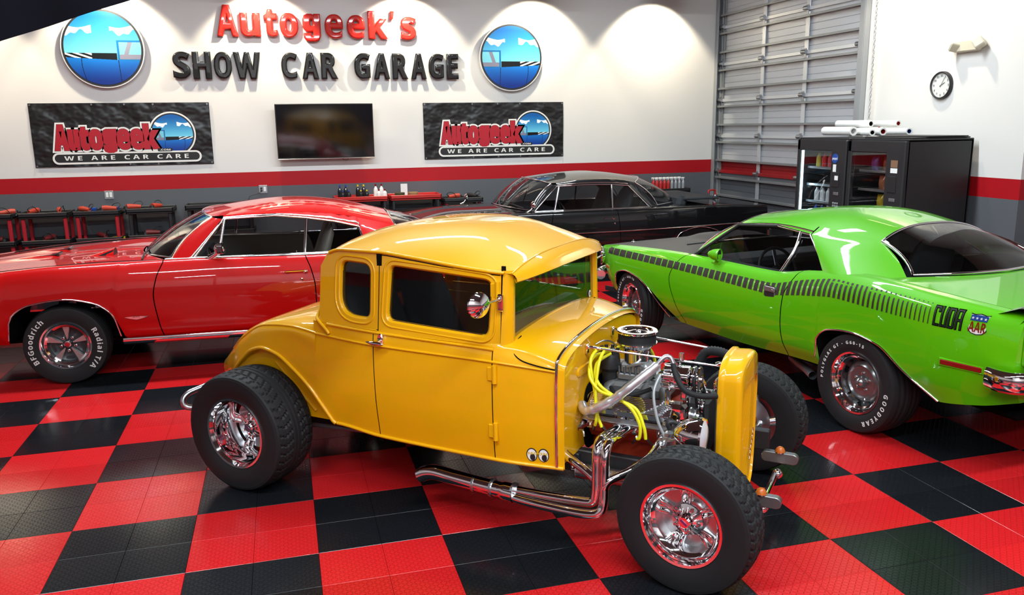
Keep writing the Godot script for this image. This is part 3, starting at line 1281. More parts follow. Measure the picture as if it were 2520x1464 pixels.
	for s in [-1, 1]:
		for q in [-1, 1]:
			b = Buf.new()
			b.lathe([Vector2(0.0, -0.02), Vector2(0.05, -0.02), Vector2(0.06, -0.01), Vector2(0.06, 0.01), Vector2(0.05, 0.02), Vector2(0.0, 0.02)], 16, Transform3D(Basis(Vector3.RIGHT, PI / 2), Vector3(0.32 * s, 0.061, 0.22 * q)))
			b.box(Vector3(0.05, 0.15, 0.06), Vector3(0.32 * s, 0.17, 0.22 * q), 0.006)
			part(o, "caster", b, M.black)


func vending() -> void:
	var xf := 7.36
	var xb := 8.18
	var h := 1.83
	for k in 2:
		var za: float = [-4.545, -3.60][k]
		var zb: float = [-3.615, -2.70][k]
		var lb: String = ["black drinks vending machine with lit glass front beside the roller door", "black snack vending machine with flat glass front, right of the drinks machine"][k]
		var o := thing("vending_machine", lb, "vending machine", at(xf, 0, (za + zb) / 2), "vending machines")
		var w: float = zb - za
		var d := xb - xf
		var cab := Buf.new()
		var t := 0.035
		cab.box(Vector3(d, t, w), Vector3(d / 2, h - t / 2, 0), 0.006)
		cab.box(Vector3(d - 0.08, 0.7, w - 0.02), Vector3(d / 2 + 0.04, 0.35, 0), 0.006)
		cab.box(Vector3(d, h - 0.02, t), Vector3(d / 2, h / 2, -w / 2 + t / 2), 0.006)
		cab.box(Vector3(d, h - 0.02, t), Vector3(d / 2, h / 2, w / 2 - t / 2), 0.006)
		cab.box(Vector3(t, h - 0.02, w), Vector3(d - t / 2, h / 2, 0), 0.006)
		part(o, "cabinet", cab, M.black_plastic)
		var gz0 := -w / 2 + 0.07
		var gz1: float = w / 2 - [0.26, 0.27][k]
		var b := Buf.new()
		b.box(Vector3(0.06, 0.13, w - 0.01), Vector3(0.0, h - 0.085, 0), 0.01)
		b.box(Vector3(0.06, 0.72, w - 0.01), Vector3(0.0, 0.40, 0), 0.01)
		b.box(Vector3(0.06, h - 0.04, 0.065), Vector3(0.0, h / 2, -w / 2 + 0.035), 0.01)
		b.box(Vector3(0.07, h - 0.04, w / 2 - gz1), Vector3(-0.004, h / 2, (gz1 + w / 2) / 2), 0.012)
		part(o, "door", b, M.black_plastic)
		b = Buf.new()
		b.box(Vector3(0.006, h - 0.85, gz1 - gz0), Vector3(-0.018, (h - 0.15 + 0.76) / 2, (gz0 + gz1) / 2), 0.0)
		part(o, "glass", b, glass(Color(0.02, 0.02, 0.02), 0.12))
		# light tube, shelves
		if k == 0:
			b = Buf.new()
			b.box(Vector3(0.03, 0.95, 0.022), Vector3(0.0, 1.22, gz0 + 0.012), 0.008)
			part(o, "light_tube", b, glow(Color(0.80, 0.95, 1.0), 2.2))
			var ol := OmniLight3D.new()
			ol.name = "tube_glow"
			ol.position = Vector3(0.05, 1.25, gz0 + 0.08)
			ol.light_energy = 0.012
			ol.light_color = Color(0.8, 0.95, 1.0)
			ol.light_size = 0.03
			ol.omni_range = 10.0
			ol.omni_attenuation = 2.0
			ol.shadow_enabled = true
			o.add_child(ol)
		for sh in 4:
			b = Buf.new()
			b.box(Vector3(0.5, 0.012, gz1 - gz0 - 0.04), Vector3(0.33, 0.86 + 0.205 * sh, (gz0 + gz1) / 2), 0.002)
			b.box(Vector3(0.012, 0.028, gz1 - gz0 - 0.04), Vector3(0.075, 0.86 + 0.205 * sh, (gz0 + gz1) / 2), 0.002)
			part(o, "shelf", b, M.dull_steel)
		# control column
		var cz := (gz1 + w / 2) / 2
		var cx := -0.04
		b = Buf.new()
		for r in 4:
			for c in 3:
				b.box(Vector3(0.012, 0.020, 0.024), Vector3(cx, 1.02 + 0.03 * r - (0.0 if k == 1 else 0.02), cz - 0.036 + 0.036 * c), 0.003)
		part(o, "keypad", b, M.galv)
		b = Buf.new()
		b.box(Vector3(0.012, 0.035, 0.085), Vector3(cx, 1.20, cz), 0.003)
		part(o, "coin_slot", b, M.dull_steel)
		b = Buf.new()
		b.box(Vector3(0.014, 0.17, 0.12), Vector3(cx, 1.36, cz - 0.02), 0.004)
		part(o, "bill_reader", b, M.black)
		if k == 0:
			b = Buf.new()
			b.xf = Transform3D(Basis(Vector3.UP, -PI / 2), Vector3(-0.039, 1.60, cz - 0.05))
			b.prism(G.disc(0.055, 28), 0.0, 0.004, 0.001)
			part(o, "round_sticker", b, M.blue)
			b = Buf.new()
			b.xf = Transform3D(Basis(Vector3.UP, -PI / 2), Vector3(-0.0432, 1.60, cz - 0.05))
			letters(b, "pepsi", 0.026, 0.0006, Transform3D.IDENTITY, 1.0)
			part(o, "sticker_print", b, M.print_white)
			b = Buf.new()
			b.box(Vector3(0.003, 0.085, 0.055), Vector3(-0.041, 1.49, cz - 0.05), 0.0)
			part(o, "price_card", b, M.paper)
			b = Buf.new()
			b.box(Vector3(0.003, 0.05, 0.06), Vector3(-0.048, 1.38, cz), 0.0)
			part(o, "label_card", b, M.paper)
		else:
			b = Buf.new()
			b.box(Vector3(0.003, 0.075, 0.10), Vector3(-0.041, 1.575, cz), 0.0)
			part(o, "picture_card", b, mat(lin(0.22, 0.12, 0.07), 0.4))
			b = Buf.new()
			b.box(Vector3(0.003, 0.05, 0.10), Vector3(-0.041, 1.505, cz), 0.0)
			part(o, "price_card", b, M.paper)
			b = Buf.new()
			b.box(Vector3(0.003, 0.075, 0.085), Vector3(-0.041, 0.93, cz), 0.0)
			part(o, "yellow_card", b, M.yellow_plastic)
			b = Buf.new()
			b.box(Vector3(0.04, 0.012, 0.10), Vector3(-0.05, 0.865, cz), 0.003)
			part(o, "change_lip", b, M.steel)
	# goods behind the glass: bottles, bags
	var zc := (-4.545 - 3.615) / 2
	var cols := [lin(0.55, 0.6, 0.10), lin(0.55, 0.03, 0.04), lin(0.55, 0.08, 0.10), lin(0.5, 0.25, 0.25), lin(0.4, 0.5, 0.6)]
	var names := ["yellow", "red", "pink", "pale red", "pale blue"]
	for sh in 3:
		for c in 5:
			var z := zc - 0.22 + 0.11 * c
			var y := 0.8665 + 0.205 * (3 - sh if sh < 2 else 0)
			if sh == 1:
				y = 0.8665 + 0.205
			var b := Buf.new()
			var rad := 0.032
			b.lathe([Vector2(0, 0), Vector2(rad, 0.004), Vector2(rad, 0.105), Vector2(rad * 0.85, 0.125), Vector2(0.013, 0.148), Vector2(0.013, 0.165), Vector2(0.0, 0.165)], 16)
			var m := mat(cols[c] if sh == 0 else (lin(0.55, 0.58, 0.6) if sh == 1 else [lin(0.01, 0.06, 0.35), lin(0.01, 0.06, 0.35), lin(0.6, 0.6, 0.62), lin(0.6, 0.6, 0.62), lin(0.55, 0.2, 0.15)][c]), 0.2)
			var shelf: String = ["top", "middle", "bottom"][sh]
			var col: String = names[c] if sh == 0 else ("silver" if sh == 1 else ["blue", "blue", "white", "white", "orange"][c])
			solo("drink_bottle", b, m, "%s drink bottle, %s shelf of the drinks machine, number %d from left" % [col, shelf, c + 1], "bottle", at(xf + 0.115, y, z), "bottles in the drinks machine")
	zc = (-3.60 - 2.70) / 2
	var bags := [[1.48, -0.16, lin(0.10, 0.06, 0.25), "purple snack bag, left on the top shelf of the snack machine"], [1.48, 0.03, lin(0.30, 0.10, 0.04), "copper snack bag, right on the top shelf of the snack machine"], [1.275, -0.02, lin(0.35, 0.12, 0.06), "orange brown snack bag on the upper middle shelf"], [1.275, 0.11, lin(0.55, 0.42, 0.18), "golden snack bag on the upper middle shelf"], [1.07, -0.03, lin(0.55, 0.38, 0.02), "yellow snack bag on the lower middle shelf"], [1.07, 0.10, lin(0.45, 0.5, 0.55), "silver snack bag on the lower middle shelf"], [0.866, -0.07, lin(0.3, 0.05, 0.04), "red snack bag on the lowest shelf"], [0.866, 0.035, lin(0.02, 0.15, 0.5), "blue snack bag on the lowest shelf"], [0.866, 0.15, lin(0.03, 0.3, 0.65), "light blue snack bag on the lowest shelf"]]
	for e in bags:
		var rows := []
		for j in 7:
			var rw := PackedVector3Array()
			var v := j / 6.0
			for i in 13:
				var a := TAU * i / 12
				var pin := sin(v * PI)
				rw.append(Vector3(cos(a) * (0.012 + 0.03 * pin), v * 0.155, sin(a) * (0.058 - 0.006 * pin)))
			rows.append(rw)
		var b := Buf.new()
		b.grid(rows, true, true)
		solo("snack_bag", b, mat(e[2], 0.25, 0.2), e[3], "snack bag", at(xf + 0.16, e[0], zc + e[1] - 0.05), "bags in the snack machine")
	# light blue price strips inside both
	# rolls on top
	var rolls := [[7.55, 1.905, -4.33, 7.50, 1.905, -3.74, 0.05, M.paper, "thick white paper roll at the front on top of the vending machines"], [7.90, 1.90, -4.42, 7.66, 1.90, -3.45, 0.042, M.red_plastic, "white roll with a red core on top of the vending machines"], [7.78, 1.985, -4.40, 7.80, 1.985, -3.83, 0.042, M.black, "white roll with a dark core lying across the other rolls"], [8.02, 1.985, -4.30, 8.0, 1.985, -3.62, 0.036, M.red_plastic, "white roll with a red end at the back of the pile"], [8.0, 1.89, -3.95, 7.86, 1.90, -3.28, 0.037, M.blue, "white roll with a dark blue core, rightmost of the pile"], [7.70, 1.89, -4.0, 7.56, 1.89, -3.50, 0.036, M.black, "short dark ended roll between the thick rolls"]]
	for e in rolls:
		var a := Vector3(e[0], e[1], e[2])
		var c := Vector3(e[3], e[4], e[5])
		var dir := c - a
		var len := dir.length()
		var y := dir.normalized()
		var x := y.cross(Vector3.UP).normalized()
		var fr := Transform3D(Basis(x, y, x.cross(y)), a)
		var o := thing("paper_roll", e[8], "roll", fr, "rolls on top of the vending machines")
		var r: float = e[6]
		var b := Buf.new()
		b.lathe([Vector2(r * 0.62, len), Vector2(r, len), Vector2(r, 0), Vector2(r * 0.62, 0)], 24)
		part(o, "roll", b, M.paper)
		b = Buf.new()
		b.lathe([Vector2(r * 0.62, len - 0.004), Vector2(r * 0.62, 0.01)], 20)
		b.lathe([Vector2(0.0, len - 0.12), Vector2(r * 0.62, len - 0.12)], 20)
		part(o, "core", b, e[7])
	var sh := thing("black_panel", "thin black panel lying on top of the snack machine", "panel", at(7.80, 1.8305, -3.1))
	var b := Buf.new()
	b.box(Vector3(0.72, 0.014, 0.74), Vector3(0, 0.008, 0), 0.004)
	part(sh, "board", b, M.black_plastic)
	b = Buf.new()
	b.box(Vector3(0.5, 0.010, 0.75), Vector3(0.06, 0.0215, 0.02), 0.003)
	part(sh, "upper_board", b, M.black)


func tool_cart(x: float, w: float, y: float, top_m: Material, leg_m: Material, label: String) -> void:
	var o := thing("tool_cart", label, "cart", at(x, 0, -7.82), "tool carts along the sign wall")
	var d := 0.42
	for e in [[y, "top_tray", top_m], [y - 0.36, "middle_shelf", M.black_plastic], [0.20, "lower_shelf", M.black_plastic]]:
		var b := Buf.new()
		b.box(Vector3(w, 0.02, d), Vector3(0, e[0] - 0.05, 0), 0.004)
		for s in [-1.0, 1.0]:
			b.box(Vector3(w, 0.075, 0.02), Vector3(0, e[0] - 0.035, s * (d / 2 - 0.01)), 0.006)
			b.box(Vector3(0.02, 0.075, d), Vector3(s * (w / 2 - 0.01), e[0] - 0.035, 0), 0.006)
		part(o, e[1], b, e[2])
	for s in [-1.0, 1.0]:
		for q in [-1.0, 1.0]:
			var b := Buf.new()
			b.box(Vector3(0.045, y - 0.14, 0.045), Vector3(s * (w / 2 - 0.05), (y - 0.14) / 2 + 0.07, q * (d / 2 - 0.05)), 0.008)
			part(o, "leg", b, leg_m)
			b = Buf.new()
			b.lathe([Vector2(0.0, -0.015), Vector2(0.035, -0.015), Vector2(0.035, 0.015), Vector2(0.0, 0.015)], 14, Transform3D(Basis(Vector3.RIGHT, PI / 2), Vector3(s * (w / 2 - 0.05), 0.036, q * (d / 2 - 0.05))))
			part(o, "caster", b, M.black)


func polisher(p: Vector3, turn: float, body_m: Material, label: String) -> void:
	var o := thing("polisher", label, "power tool", Transform3D(Basis(Vector3.UP, turn), p), "polishers on the tool carts")
	var b := Buf.new()
	b.tube(v3([[-0.11, 0.05, 0], [-0.04, 0.055, 0], [0.03, 0.06, 0], [0.07, 0.058, 0]]), [0.024, 0.03, 0.036, 0.034], 10)
	part(o, "body", b, body_m)
	b = Buf.new()
	b.lathe([Vector2(0.0, 0.07), Vector2(0.03, 0.065), Vector2(0.035, 0.03), Vector2(0.065, 0.022), Vector2(0.07, 0.002), Vector2(0.0, 0.0)], 18, at(0.08, 0, 0))
	part(o, "pad", b, M.black)
	b = Buf.new()
	b.tube(G.smooth(v3([[-0.11, 0.05, 0], [-0.15, 0.09, 0.02], [-0.12, 0.12, 0.05], [-0.05, 0.10, 0.05], [0.0, 0.012, 0.07], [-0.1, 0.008, 0.08]]), 5), 0.005, 6)
	part(o, "cord", b, M.black)


func bottle_at(p: Vector3, r: float, h: float, m: Material, cap: Material, label: String, group: String, spray := false) -> void:
	var o := thing("spray_bottle" if spray else "bottle", label, "bottle", at(p.x, p.y, p.z), group)
	var b := Buf.new()
	b.lathe([Vector2(0, 0), Vector2(r, 0.003), Vector2(r, h * 0.55), Vector2(r * 0.8, h * 0.68), Vector2(r * 0.35, h * 0.82), Vector2(r * 0.35, h * 0.88), Vector2(0, h * 0.88)], 14)
	part(o, "body", b, m)
	b = Buf.new()
	if spray:
		b.box(Vector3(r * 2.2, h * 0.10, r * 0.7), Vector3(-r * 0.3, h * 0.95, 0), 0.006)
		b.box(Vector3(r * 0.3, h * 0.12, r * 0.4), Vector3(-r * 1.0, h * 0.87, 0), 0.003)
	b.lathe([Vector2(r * 0.42, h * 0.85), Vector2(r * 0.42, h * 0.99), Vector2(0, h)], 12)
	part(o, "cap", b, cap)


func carts() -> void:
	var tops := [[-2.55, 0.62, 0.99, M.black_plastic, M.red_leg, "black tool cart with red legs, leftmost along the sign wall"], [-1.88, 0.60, 0.99, M.black_plastic, M.red_leg, "black tool cart with red legs, second from the left by the wall"], [-1.24, 0.58, 0.99, M.black_plastic, M.red_leg, "black tool cart with red legs below the grey switch plate"], [-0.58, 0.60, 1.0, M.black_plastic, M.black_plastic, "all black tool cart beside the red legged carts"], [0.32, 0.9, 1.02, M.black_plastic, M.black_plastic, "long black cart mostly hidden behind the red car"], [2.27, 0.76, 1.05, M.red_plastic, M.black_plastic, "red topped cart carrying bottles under the television's right corner"], [3.06, 0.76, 1.05, M.red_plastic, M.black_plastic, "red topped cart with foam pads and a note"], [3.77, 0.60, 0.98, M.black_plastic, M.red_leg, "black cart with red legs right of the red topped carts"], [7.2, 0.62, 1.0, M.black_plastic, M.black_plastic, "black cart full of spray bottles near the roller door"]]
	for e in tops:
		tool_cart(e[0], e[1], e[2], e[3], e[4], e[5])
	var say := ["at the left end of the carts", "second from the left on the carts", "third from the left on the carts", "fourth from the left on the carts", "left of the blue brushes", "right of the blue brushes", "on the all black cart, left one", "on the all black cart, right one"]
	for k in 8:
		polisher(Vector3(-2.62 + 0.30 * k, 0.952 if k < 6 else 0.962, -7.80), 0.6 * k, M.orange, "orange and black polisher %s" % say[k])
	var low := ["leftmost cart", "second cart", "cart below the switch plate", "all black cart"]
	for k in 4:
		polisher(Vector3(-2.50 + 0.63 * k, 0.592 if k < 3 else 0.602, -7.80), 1.1 * k, mat(lin(0.2, 0.02, 0.02), 0.5), "dark red polisher on the middle shelf of the %s" % low[k])
	polisher(Vector3(3.68, 0.942, -7.80), 0.3, M.orange, "orange polisher lying on the black cart with red legs at right")
	polisher(Vector3(3.93, 0.942, -7.80), 2.2, M.black_plastic, "black polisher at the right end of the cart with red legs")
	var pad := Buf.new()
	pad.lathe([Vector2(0, 0), Vector2(0.085, 0), Vector2(0.085, 0.028), Vector2(0, 0.028)], 24)
	solo("polishing_pad", pad, M.yellow_plastic, "round yellow polishing pad on a middle cart shelf", "pad", Transform3D(Basis(Vector3.RIGHT, 0.0), Vector3(-1.02, 0.592, -7.74)))
	for k in 2:
		var b := Buf.new()
		b.box(Vector3(0.13, 0.035, 0.06), Vector3(0, 0.05, 0), 0.006)
		b.box(Vector3(0.12, 0.032, 0.05), Vector3(0, 0.016, 0), 0.004)
		solo("brush", b, M.blue, "blue block brush on the cart, %s the switch plate" % ["left below", "right below"][k], "brush", at(-1.34 + 0.28 * k, 0.952, -7.86), "blue brushes")
	var tints := [[1.98, M.blue, "dark blue bottle, %s on the red topped cart"], [2.24, M.yellow_plastic, "black bottle with yellow label, %s on the red topped cart"], [2.50, M.paper, "white bottle, %s on the red topped cart"]]
	var wh := ["back left", "back right", "front left", "front right"]
	for t in 3:
		for k in 4:
			var h := 0.20 if k < 2 else 0.13
			bottle_at(Vector3(tints[t][0] + 0.085 * (k % 2) + (0.03 if k > 1 else 0.0), 1.012, -7.86 if k < 2 else -7.72), 0.032, h, [M.gloss_black, M.gloss_black, M.paper][t], tints[t][1] if t < 2 else M.lens_red, tints[t][2] % (wh[k] + " of its four"), "bottles on the red topped cart")
	for k in 2:
		var b := Buf.new()
		for q in 3:
			b.lathe([Vector2(0, 0.026 * q), Vector2(0.075, 0.026 * q), Vector2(0.075, 0.026 * q + 0.022), Vector2(0, 0.026 * q + 0.022)], 20)
		solo("foam_pads", b, [mat(lin(0.06, 0.06, 0.02), 0.8), M.wood][k], "stack of %s foam pads on the second red topped cart" % ["olive", "tan"][k], "pads", at(2.83 + 0.20 * k, 1.012, -7.70))
	var nb := Buf.new()
	nb.box(Vector3(0.10, 0.19, 0.004), Vector3(0, 0.095, 0), 0.0)
	solo("note_card", nb, M.paper, "white standing note card between the foam pads", "card", at(2.92, 1.012, -7.86))
	var rows := ["front row", "back row"]
	for r in 2:
		for k in 8:
			var red := k < 4
			bottle_at(Vector3(6.96 + 0.066 * k, 0.962, -7.70 - 0.13 * r), 0.027, 0.21, M.red_plastic if red else M.galv, M.print_white, "%s spray bottle with white trigger, number %d in the %s" % ["red" if red else "grey", k + 1, rows[r]], "spray bottles by the roller door", true)


class Body:  # a car side given by lines that run from tail to nose; a section is a smooth curve through them
	var ys := []
	var zs := []
	var arch := []

	func _init(lines: Array):
		for l in lines:
			var y := []
			var z := []
			for e in l:
				y.append(Vector2(e[0], e[1]))
				z.append(Vector2(e[0], e[2]))
			ys.append(y)
			zs.append(z)

	func line(k: int, x: float) -> Vector2:
		return Vector2(G.at(ys[k], x), G.at(zs[k], x))

	func sec(x: float, v: float) -> Vector3:
		var m := ys.size()
		var k := clampi(floori(v), 0, m - 2)
		var b := line(k, x)
		var c := line(k + 1, x)
		var a := line(k - 1, x) if k > 0 else b * 2.0 - c
		var d := line(k + 2, x) if k < m - 2 else c * 2.0 - b
		var q := b.cubic_interpolate(c, a, d, v - k)
		return Vector3(x, q.x, q.y)

	func low(x: float) -> float:  # where the section starts above a wheel arch
		for kn in arch:
			if x > kn[0].x and x < kn[kn.size() - 1].x:
				var y := G.at(kn, x)
				var a := 0.0
				var b := 4.6
				if sec(x, 0.0).y >= y:
					return 0.0
				for q in 18:
					var m := (a + b) / 2.0
					if sec(x, m).y < y:
						a = m
					else:
						b = m
				return b
		return 0.0

	func patch(x0: Array, x1: Array, v0: float, v1: float, nx: int, nv: int, lift := 0.0) -> Array:  # x0 and x1 are cuts given as (height, x)
		var rows := []
		var xa := G.at(x0, 0.6)
		var xb := G.at(x1, 0.6)
		for i in nx + 1:
			var s := float(i) / nx
			var xn := lerpf(xa, xb, s)
			var vs := maxf(v0, low(xn)) if v0 < 4.5 else v0
			var row := PackedVector3Array()
			for j in nv + 1:
				var v := lerpf(vs, v1, float(j) / nv)
				var y := sec(xn, v).y
				var p := sec(lerpf(G.at(x0, y), G.at(x1, y), s), v)
				if lift != 0.0:
					p.z += lift
				row.append(p)
			rows.append(row)
		return rows


func side_rows(rows: Array, s: float) -> Array:
	if s > 0:
		return rows
	var o := []
	for r in rows:
		var q := PackedVector3Array()
		for p in r:
			q.append(Vector3(p.x, p.y, -p.z))
		o.append(q)
	return o


func frame_of(ox: float, oz: float, heading_deg: float) -> Transform3D:  # x forward, y up, z to the car's right
	var a := deg_to_rad(heading_deg)
	return Transform3D(Basis(Vector3(cos(a), 0, sin(a)), Vector3.UP, Vector3(-sin(a), 0, cos(a))), Vector3(ox, 0, oz))


func quadmesh(curve_a: PackedVector3Array, curve_b: PackedVector3Array, n := 4, bulge := Vector3.ZERO) -> Buf:  # a surface stretched between two curves of as many points
	var rows := []
	for k in n + 1:
		var u := float(k) / n
		var r := PackedVector3Array()
		for i in curve_a.size():
			r.append(curve_a[i].lerp(curve_b[i], u) + bulge * (4.0 * u * (1.0 - u)))
		rows.append(r)
	return Buf.new().grid(rows)


func flipz(p: PackedVector3Array, s: float) -> PackedVector3Array:
	var o := PackedVector3Array()
	for e in p:
		o.append(Vector3(e.x, e.y, e.z * s))
	return o


func v3(l: Array) -> PackedVector3Array:
	var o := PackedVector3Array()
	for e in l:
		o.append(Vector3(e[0], e[1], e[2]))
	return o


func slab(poly: Array, s: float, zoff := 0.0) -> Buf:  # flat glass through 3D corner points, split in fans, on side s
	var b := Buf.new()
	var q := PackedVector3Array()
	for e in poly:
		q.append(Vector3(e[0], e[1], (e[2] + zoff) * s))
	b.face(q)
	return b


func tread_mesh(b: Buf, R: float, width: float, crown: float, na: int, style: int) -> void:
	var cols := []
	var grooves := [-0.62, -0.24, 0.24, 0.62] if style == 0 else [-0.6, -0.2, 0.2, 0.6]
	var nx := 44 if na > 200 else 22
	var rows := []
	var depth := 0.008
	for i in na + 1:
		var a := TAU * i / na
		var row := PackedVector3Array()
		for j in nx + 1:
			var u := -1.0 + 2.0 * j / nx
			var r := R - crown * pow(absf(u), 3.0)
			var cut := false
			for g in grooves:
				if absf(u - g) < 1.1 / nx:
					cut = true
			if not cut and na > 200:
				var rib := 0
				for g in grooves:
					if u > g:
						rib += 1
				var sk := i + (u * 7.0 if rib in [1, 3] else u * -5.0) + rib * 2
				var period := 6.0 if style == 0 else 5.0
				if rib != 2 and fposmod(sk, period) < 1.3:
					cut = true
				if rib == 2 and style == 1 and fposmod(i + absf(u) * 16.0, 6.0) < 1.2:
					cut = true
				if rib == 2 and style == 0 and absf(u) < 0.6 / nx:
					cut = true
			if cut and j > 0 and j < nx:
				r -= depth
			row.append(Vector3(cos(a) * r, sin(a) * r, u * width / 2.0))
		rows.append(row)
	if na < 200:
		b.grid(rows, false, false, true)
		return
	for i in na:  # crisp blocks: every facet keeps its own normal
		var p: PackedVector3Array = rows[i]
		var q: PackedVector3Array = rows[i + 1]
		for j in nx:
			b.face(PackedVector3Array([p[j], q[j], q[j + 1], p[j + 1]]))


func tire(parent: Node3D, R: float, rim: float, width: float, na: int, style := 0) -> MeshInstance3D:
	var b := Buf.new()
	var h := R - rim
	var w := width / 2.0
	var tw := w * 0.86
	var crown := 0.012
	tread_mesh(b, R, tw * 2.0, crown, na, style)
	for s in [-1.0, 1.0]:
		var prof := [Vector2(R - crown, tw), Vector2(R - 0.12 * h, w * 0.94), Vector2(R - 0.22 * h, w * 0.975), Vector2(R - 0.235 * h, w * 0.968), Vector2(R - 0.42 * h, w), Vector2(R - 0.7 * h, w * 0.985), Vector2(rim + 0.08 * h, w * 0.9), Vector2(rim - 0.004, w * 0.84), Vector2(rim - 0.02, w * 0.80)]
		for k in prof.size():
			prof[k].y *= s
		b.lathe(prof, 56, Transform3D(Basis(Vector3.RIGHT, PI / 2), Vector3.ZERO))
	return part(parent, "tire", b, M.rubber)


func ring_text(b: Buf, text: String, r: float, h: float, a0: float, z: float, wide := 1.0, gap := 0.0) -> void:  # letters round a tyre, clockwise from angle a0 (degrees from the top), tops outwards
	var a := deg_to_rad(90.0 - a0)
	for ch in text:
		var adv: float = font.get_string_size(ch, HORIZONTAL_ALIGNMENT_LEFT, -1, 64).x * h / 45.7 * wide + gap
		a -= adv / 2.0 / r
		if ch != " ":
			var fr := Transform3D(Basis(Vector3.BACK, a - PI / 2), Vector3(cos(a) * r, sin(a) * r, z))
			letters(b, ch, h, 0.003, fr, wide)
		a -= adv / 2.0 / r


func lathe_z(b: Buf, prof: Array, seg := 48) -> void:  # profile of (radius, z) round the z axis
	b.lathe(prof, seg, Transform3D(Basis(Vector3.RIGHT, PI / 2), Vector3.ZERO))


func wheel(car: Node3D, called: String, c: Vector3, side: float, steer: float, R: float, rim: float, width: float, lip_in: float, style: String, na := 96, texts := []) -> Node3D:
	# the wheel's outer face looks along +z of its own frame
	var o := Node3D.new()
	o.name = called
	var basis := Basis(Vector3.UP, steer)
	if side < 0:
		basis = basis * Basis(Vector3.UP, PI)
	o.transform = Transform3D(basis, c)
	car.add_child(o, true)
	var w := width / 2.0
	tire(o, R, rim, width, na, 1 if style == "mag_front" else 0)
	var f := w * 0.86  # where the rim lip stands
	var b := Buf.new()
	lathe_z(b, [Vector2(rim - 0.022, f - 0.016), Vector2(rim - 0.012, f + 0.004), Vector2(rim, f + 0.006), Vector2(rim + 0.004, f - 0.002), Vector2(rim - 0.002, f - 0.02)])
	lathe_z(b, [Vector2(rim - 0.022, f - 0.016), Vector2(rim - 0.028, f - 0.03), Vector2(rim - 0.03, f - lip_in * 0.45), Vector2(rim - 0.045, f - lip_in * 0.6), Vector2(rim - 0.047, f - lip_in), Vector2(rim - 0.05, -w * 0.8), Vector2(rim - 0.015, -w * 0.84)])
	part(o, "rim", b, M.chrome)
	if style.begins_with("mag"):
		mag_spokes(o, rim - 0.047, f - lip_in, style)
	elif style == "rally":
		rally_spokes(o, rim - 0.02, f - lip_in)
	else:
		steel_disc(o, rim - 0.03, f - lip_in)
	b = Buf.new()
	lathe_z(b, [Vector2(0.05, -w * 0.3), Vector2(0.145, -w * 0.3), Vector2(0.145, -w * 0.3 - 0.02), Vector2(0.05, -w * 0.3 - 0.02)], 40)
	part(o, "brake_disc", b, M.steel)
	if texts.size():
		b = Buf.new()
		for t in texts:
			ring_text(b, t[0], rim + (R - rim) * 0.48, t[2], t[1], w * 0.995, t[3], t[4])
		part(o, "sidewall_lettering", b, M.tire_white)
	return o


func mag_spokes(o: Node3D, r: float, z: float, style: String) -> void:  # five tapered chrome spokes with a dished centre
	for k in 5:
		var a := TAU * k / 5 + 0.5
		var fr := Transform3D(Basis(Vector3.BACK, a), Vector3(0, 0, z))
		var b := Buf.new()
		b.xf = fr
		var rows := []
		for i in 9:
			var u := i / 8.0
			var rr := lerpf(0.04, r + 0.004, u)
			var hw := lerpf(0.017, 0.036, pow(u, 1.3))
			var zz := lerpf(0.028, -0.006, u) - 0.018 * sin(u * PI)
			var row := PackedVector3Array()
			for e in [[-1.0, -0.030], [-1.0, -0.004], [-0.75, 0.004], [-0.32, -0.002], [0.0, -0.014], [0.32, -0.002], [0.75, 0.004], [1.0, -0.004], [1.0, -0.030]]:
				row.append(Vector3(rr, e[0] * hw, zz + e[1]))
			rows.append(row)
		b.grid(rows)
		part(o, "spoke", b, M.chrome)
	for k in 5:
		var a := TAU * (k + 0.5) / 5 + 0.5
		var b := Buf.new()
		b.lathe([Vector2(0.0, 0.034), Vector2(0.008, 0.032), Vector2(0.0095, 0.02), Vector2(0.0095, -0.02), Vector2(0.0, -0.02)], 8, Transform3D(Basis(Vector3.RIGHT, PI / 2), Vector3(cos(a) * 0.057, sin(a) * 0.057, z)))
		part(o, "lug_nut", b, M.chrome)
	var b := Buf.new()
	b.xf = Transform3D(Basis.IDENTITY, Vector3(0, 0, z))
	lathe_z(b, [Vector2(0.0, 0.052), Vector2(0.024, 0.052), Vector2(0.031, 0.045), Vector2(0.033, 0.03), Vector2(0.045, 0.022), Vector2(0.072, 0.012), Vector2(0.078, -0.004), Vector2(0.078, -0.03), Vector2(0.0, -0.03)], 40)
	part(o, "centre_cap", b, M.chrome)
	b = Buf.new()
	b.xf = Transform3D(Basis(Vector3.BACK, -0.6), Vector3(0, 0, z))
	b.prism(G.rrect(0.037, 0.012, 0.003), 0.052, 0.0532)
	part(o, "cap_badge", b, mat(lin(0.16, 0.02, 0.10), 0.3))


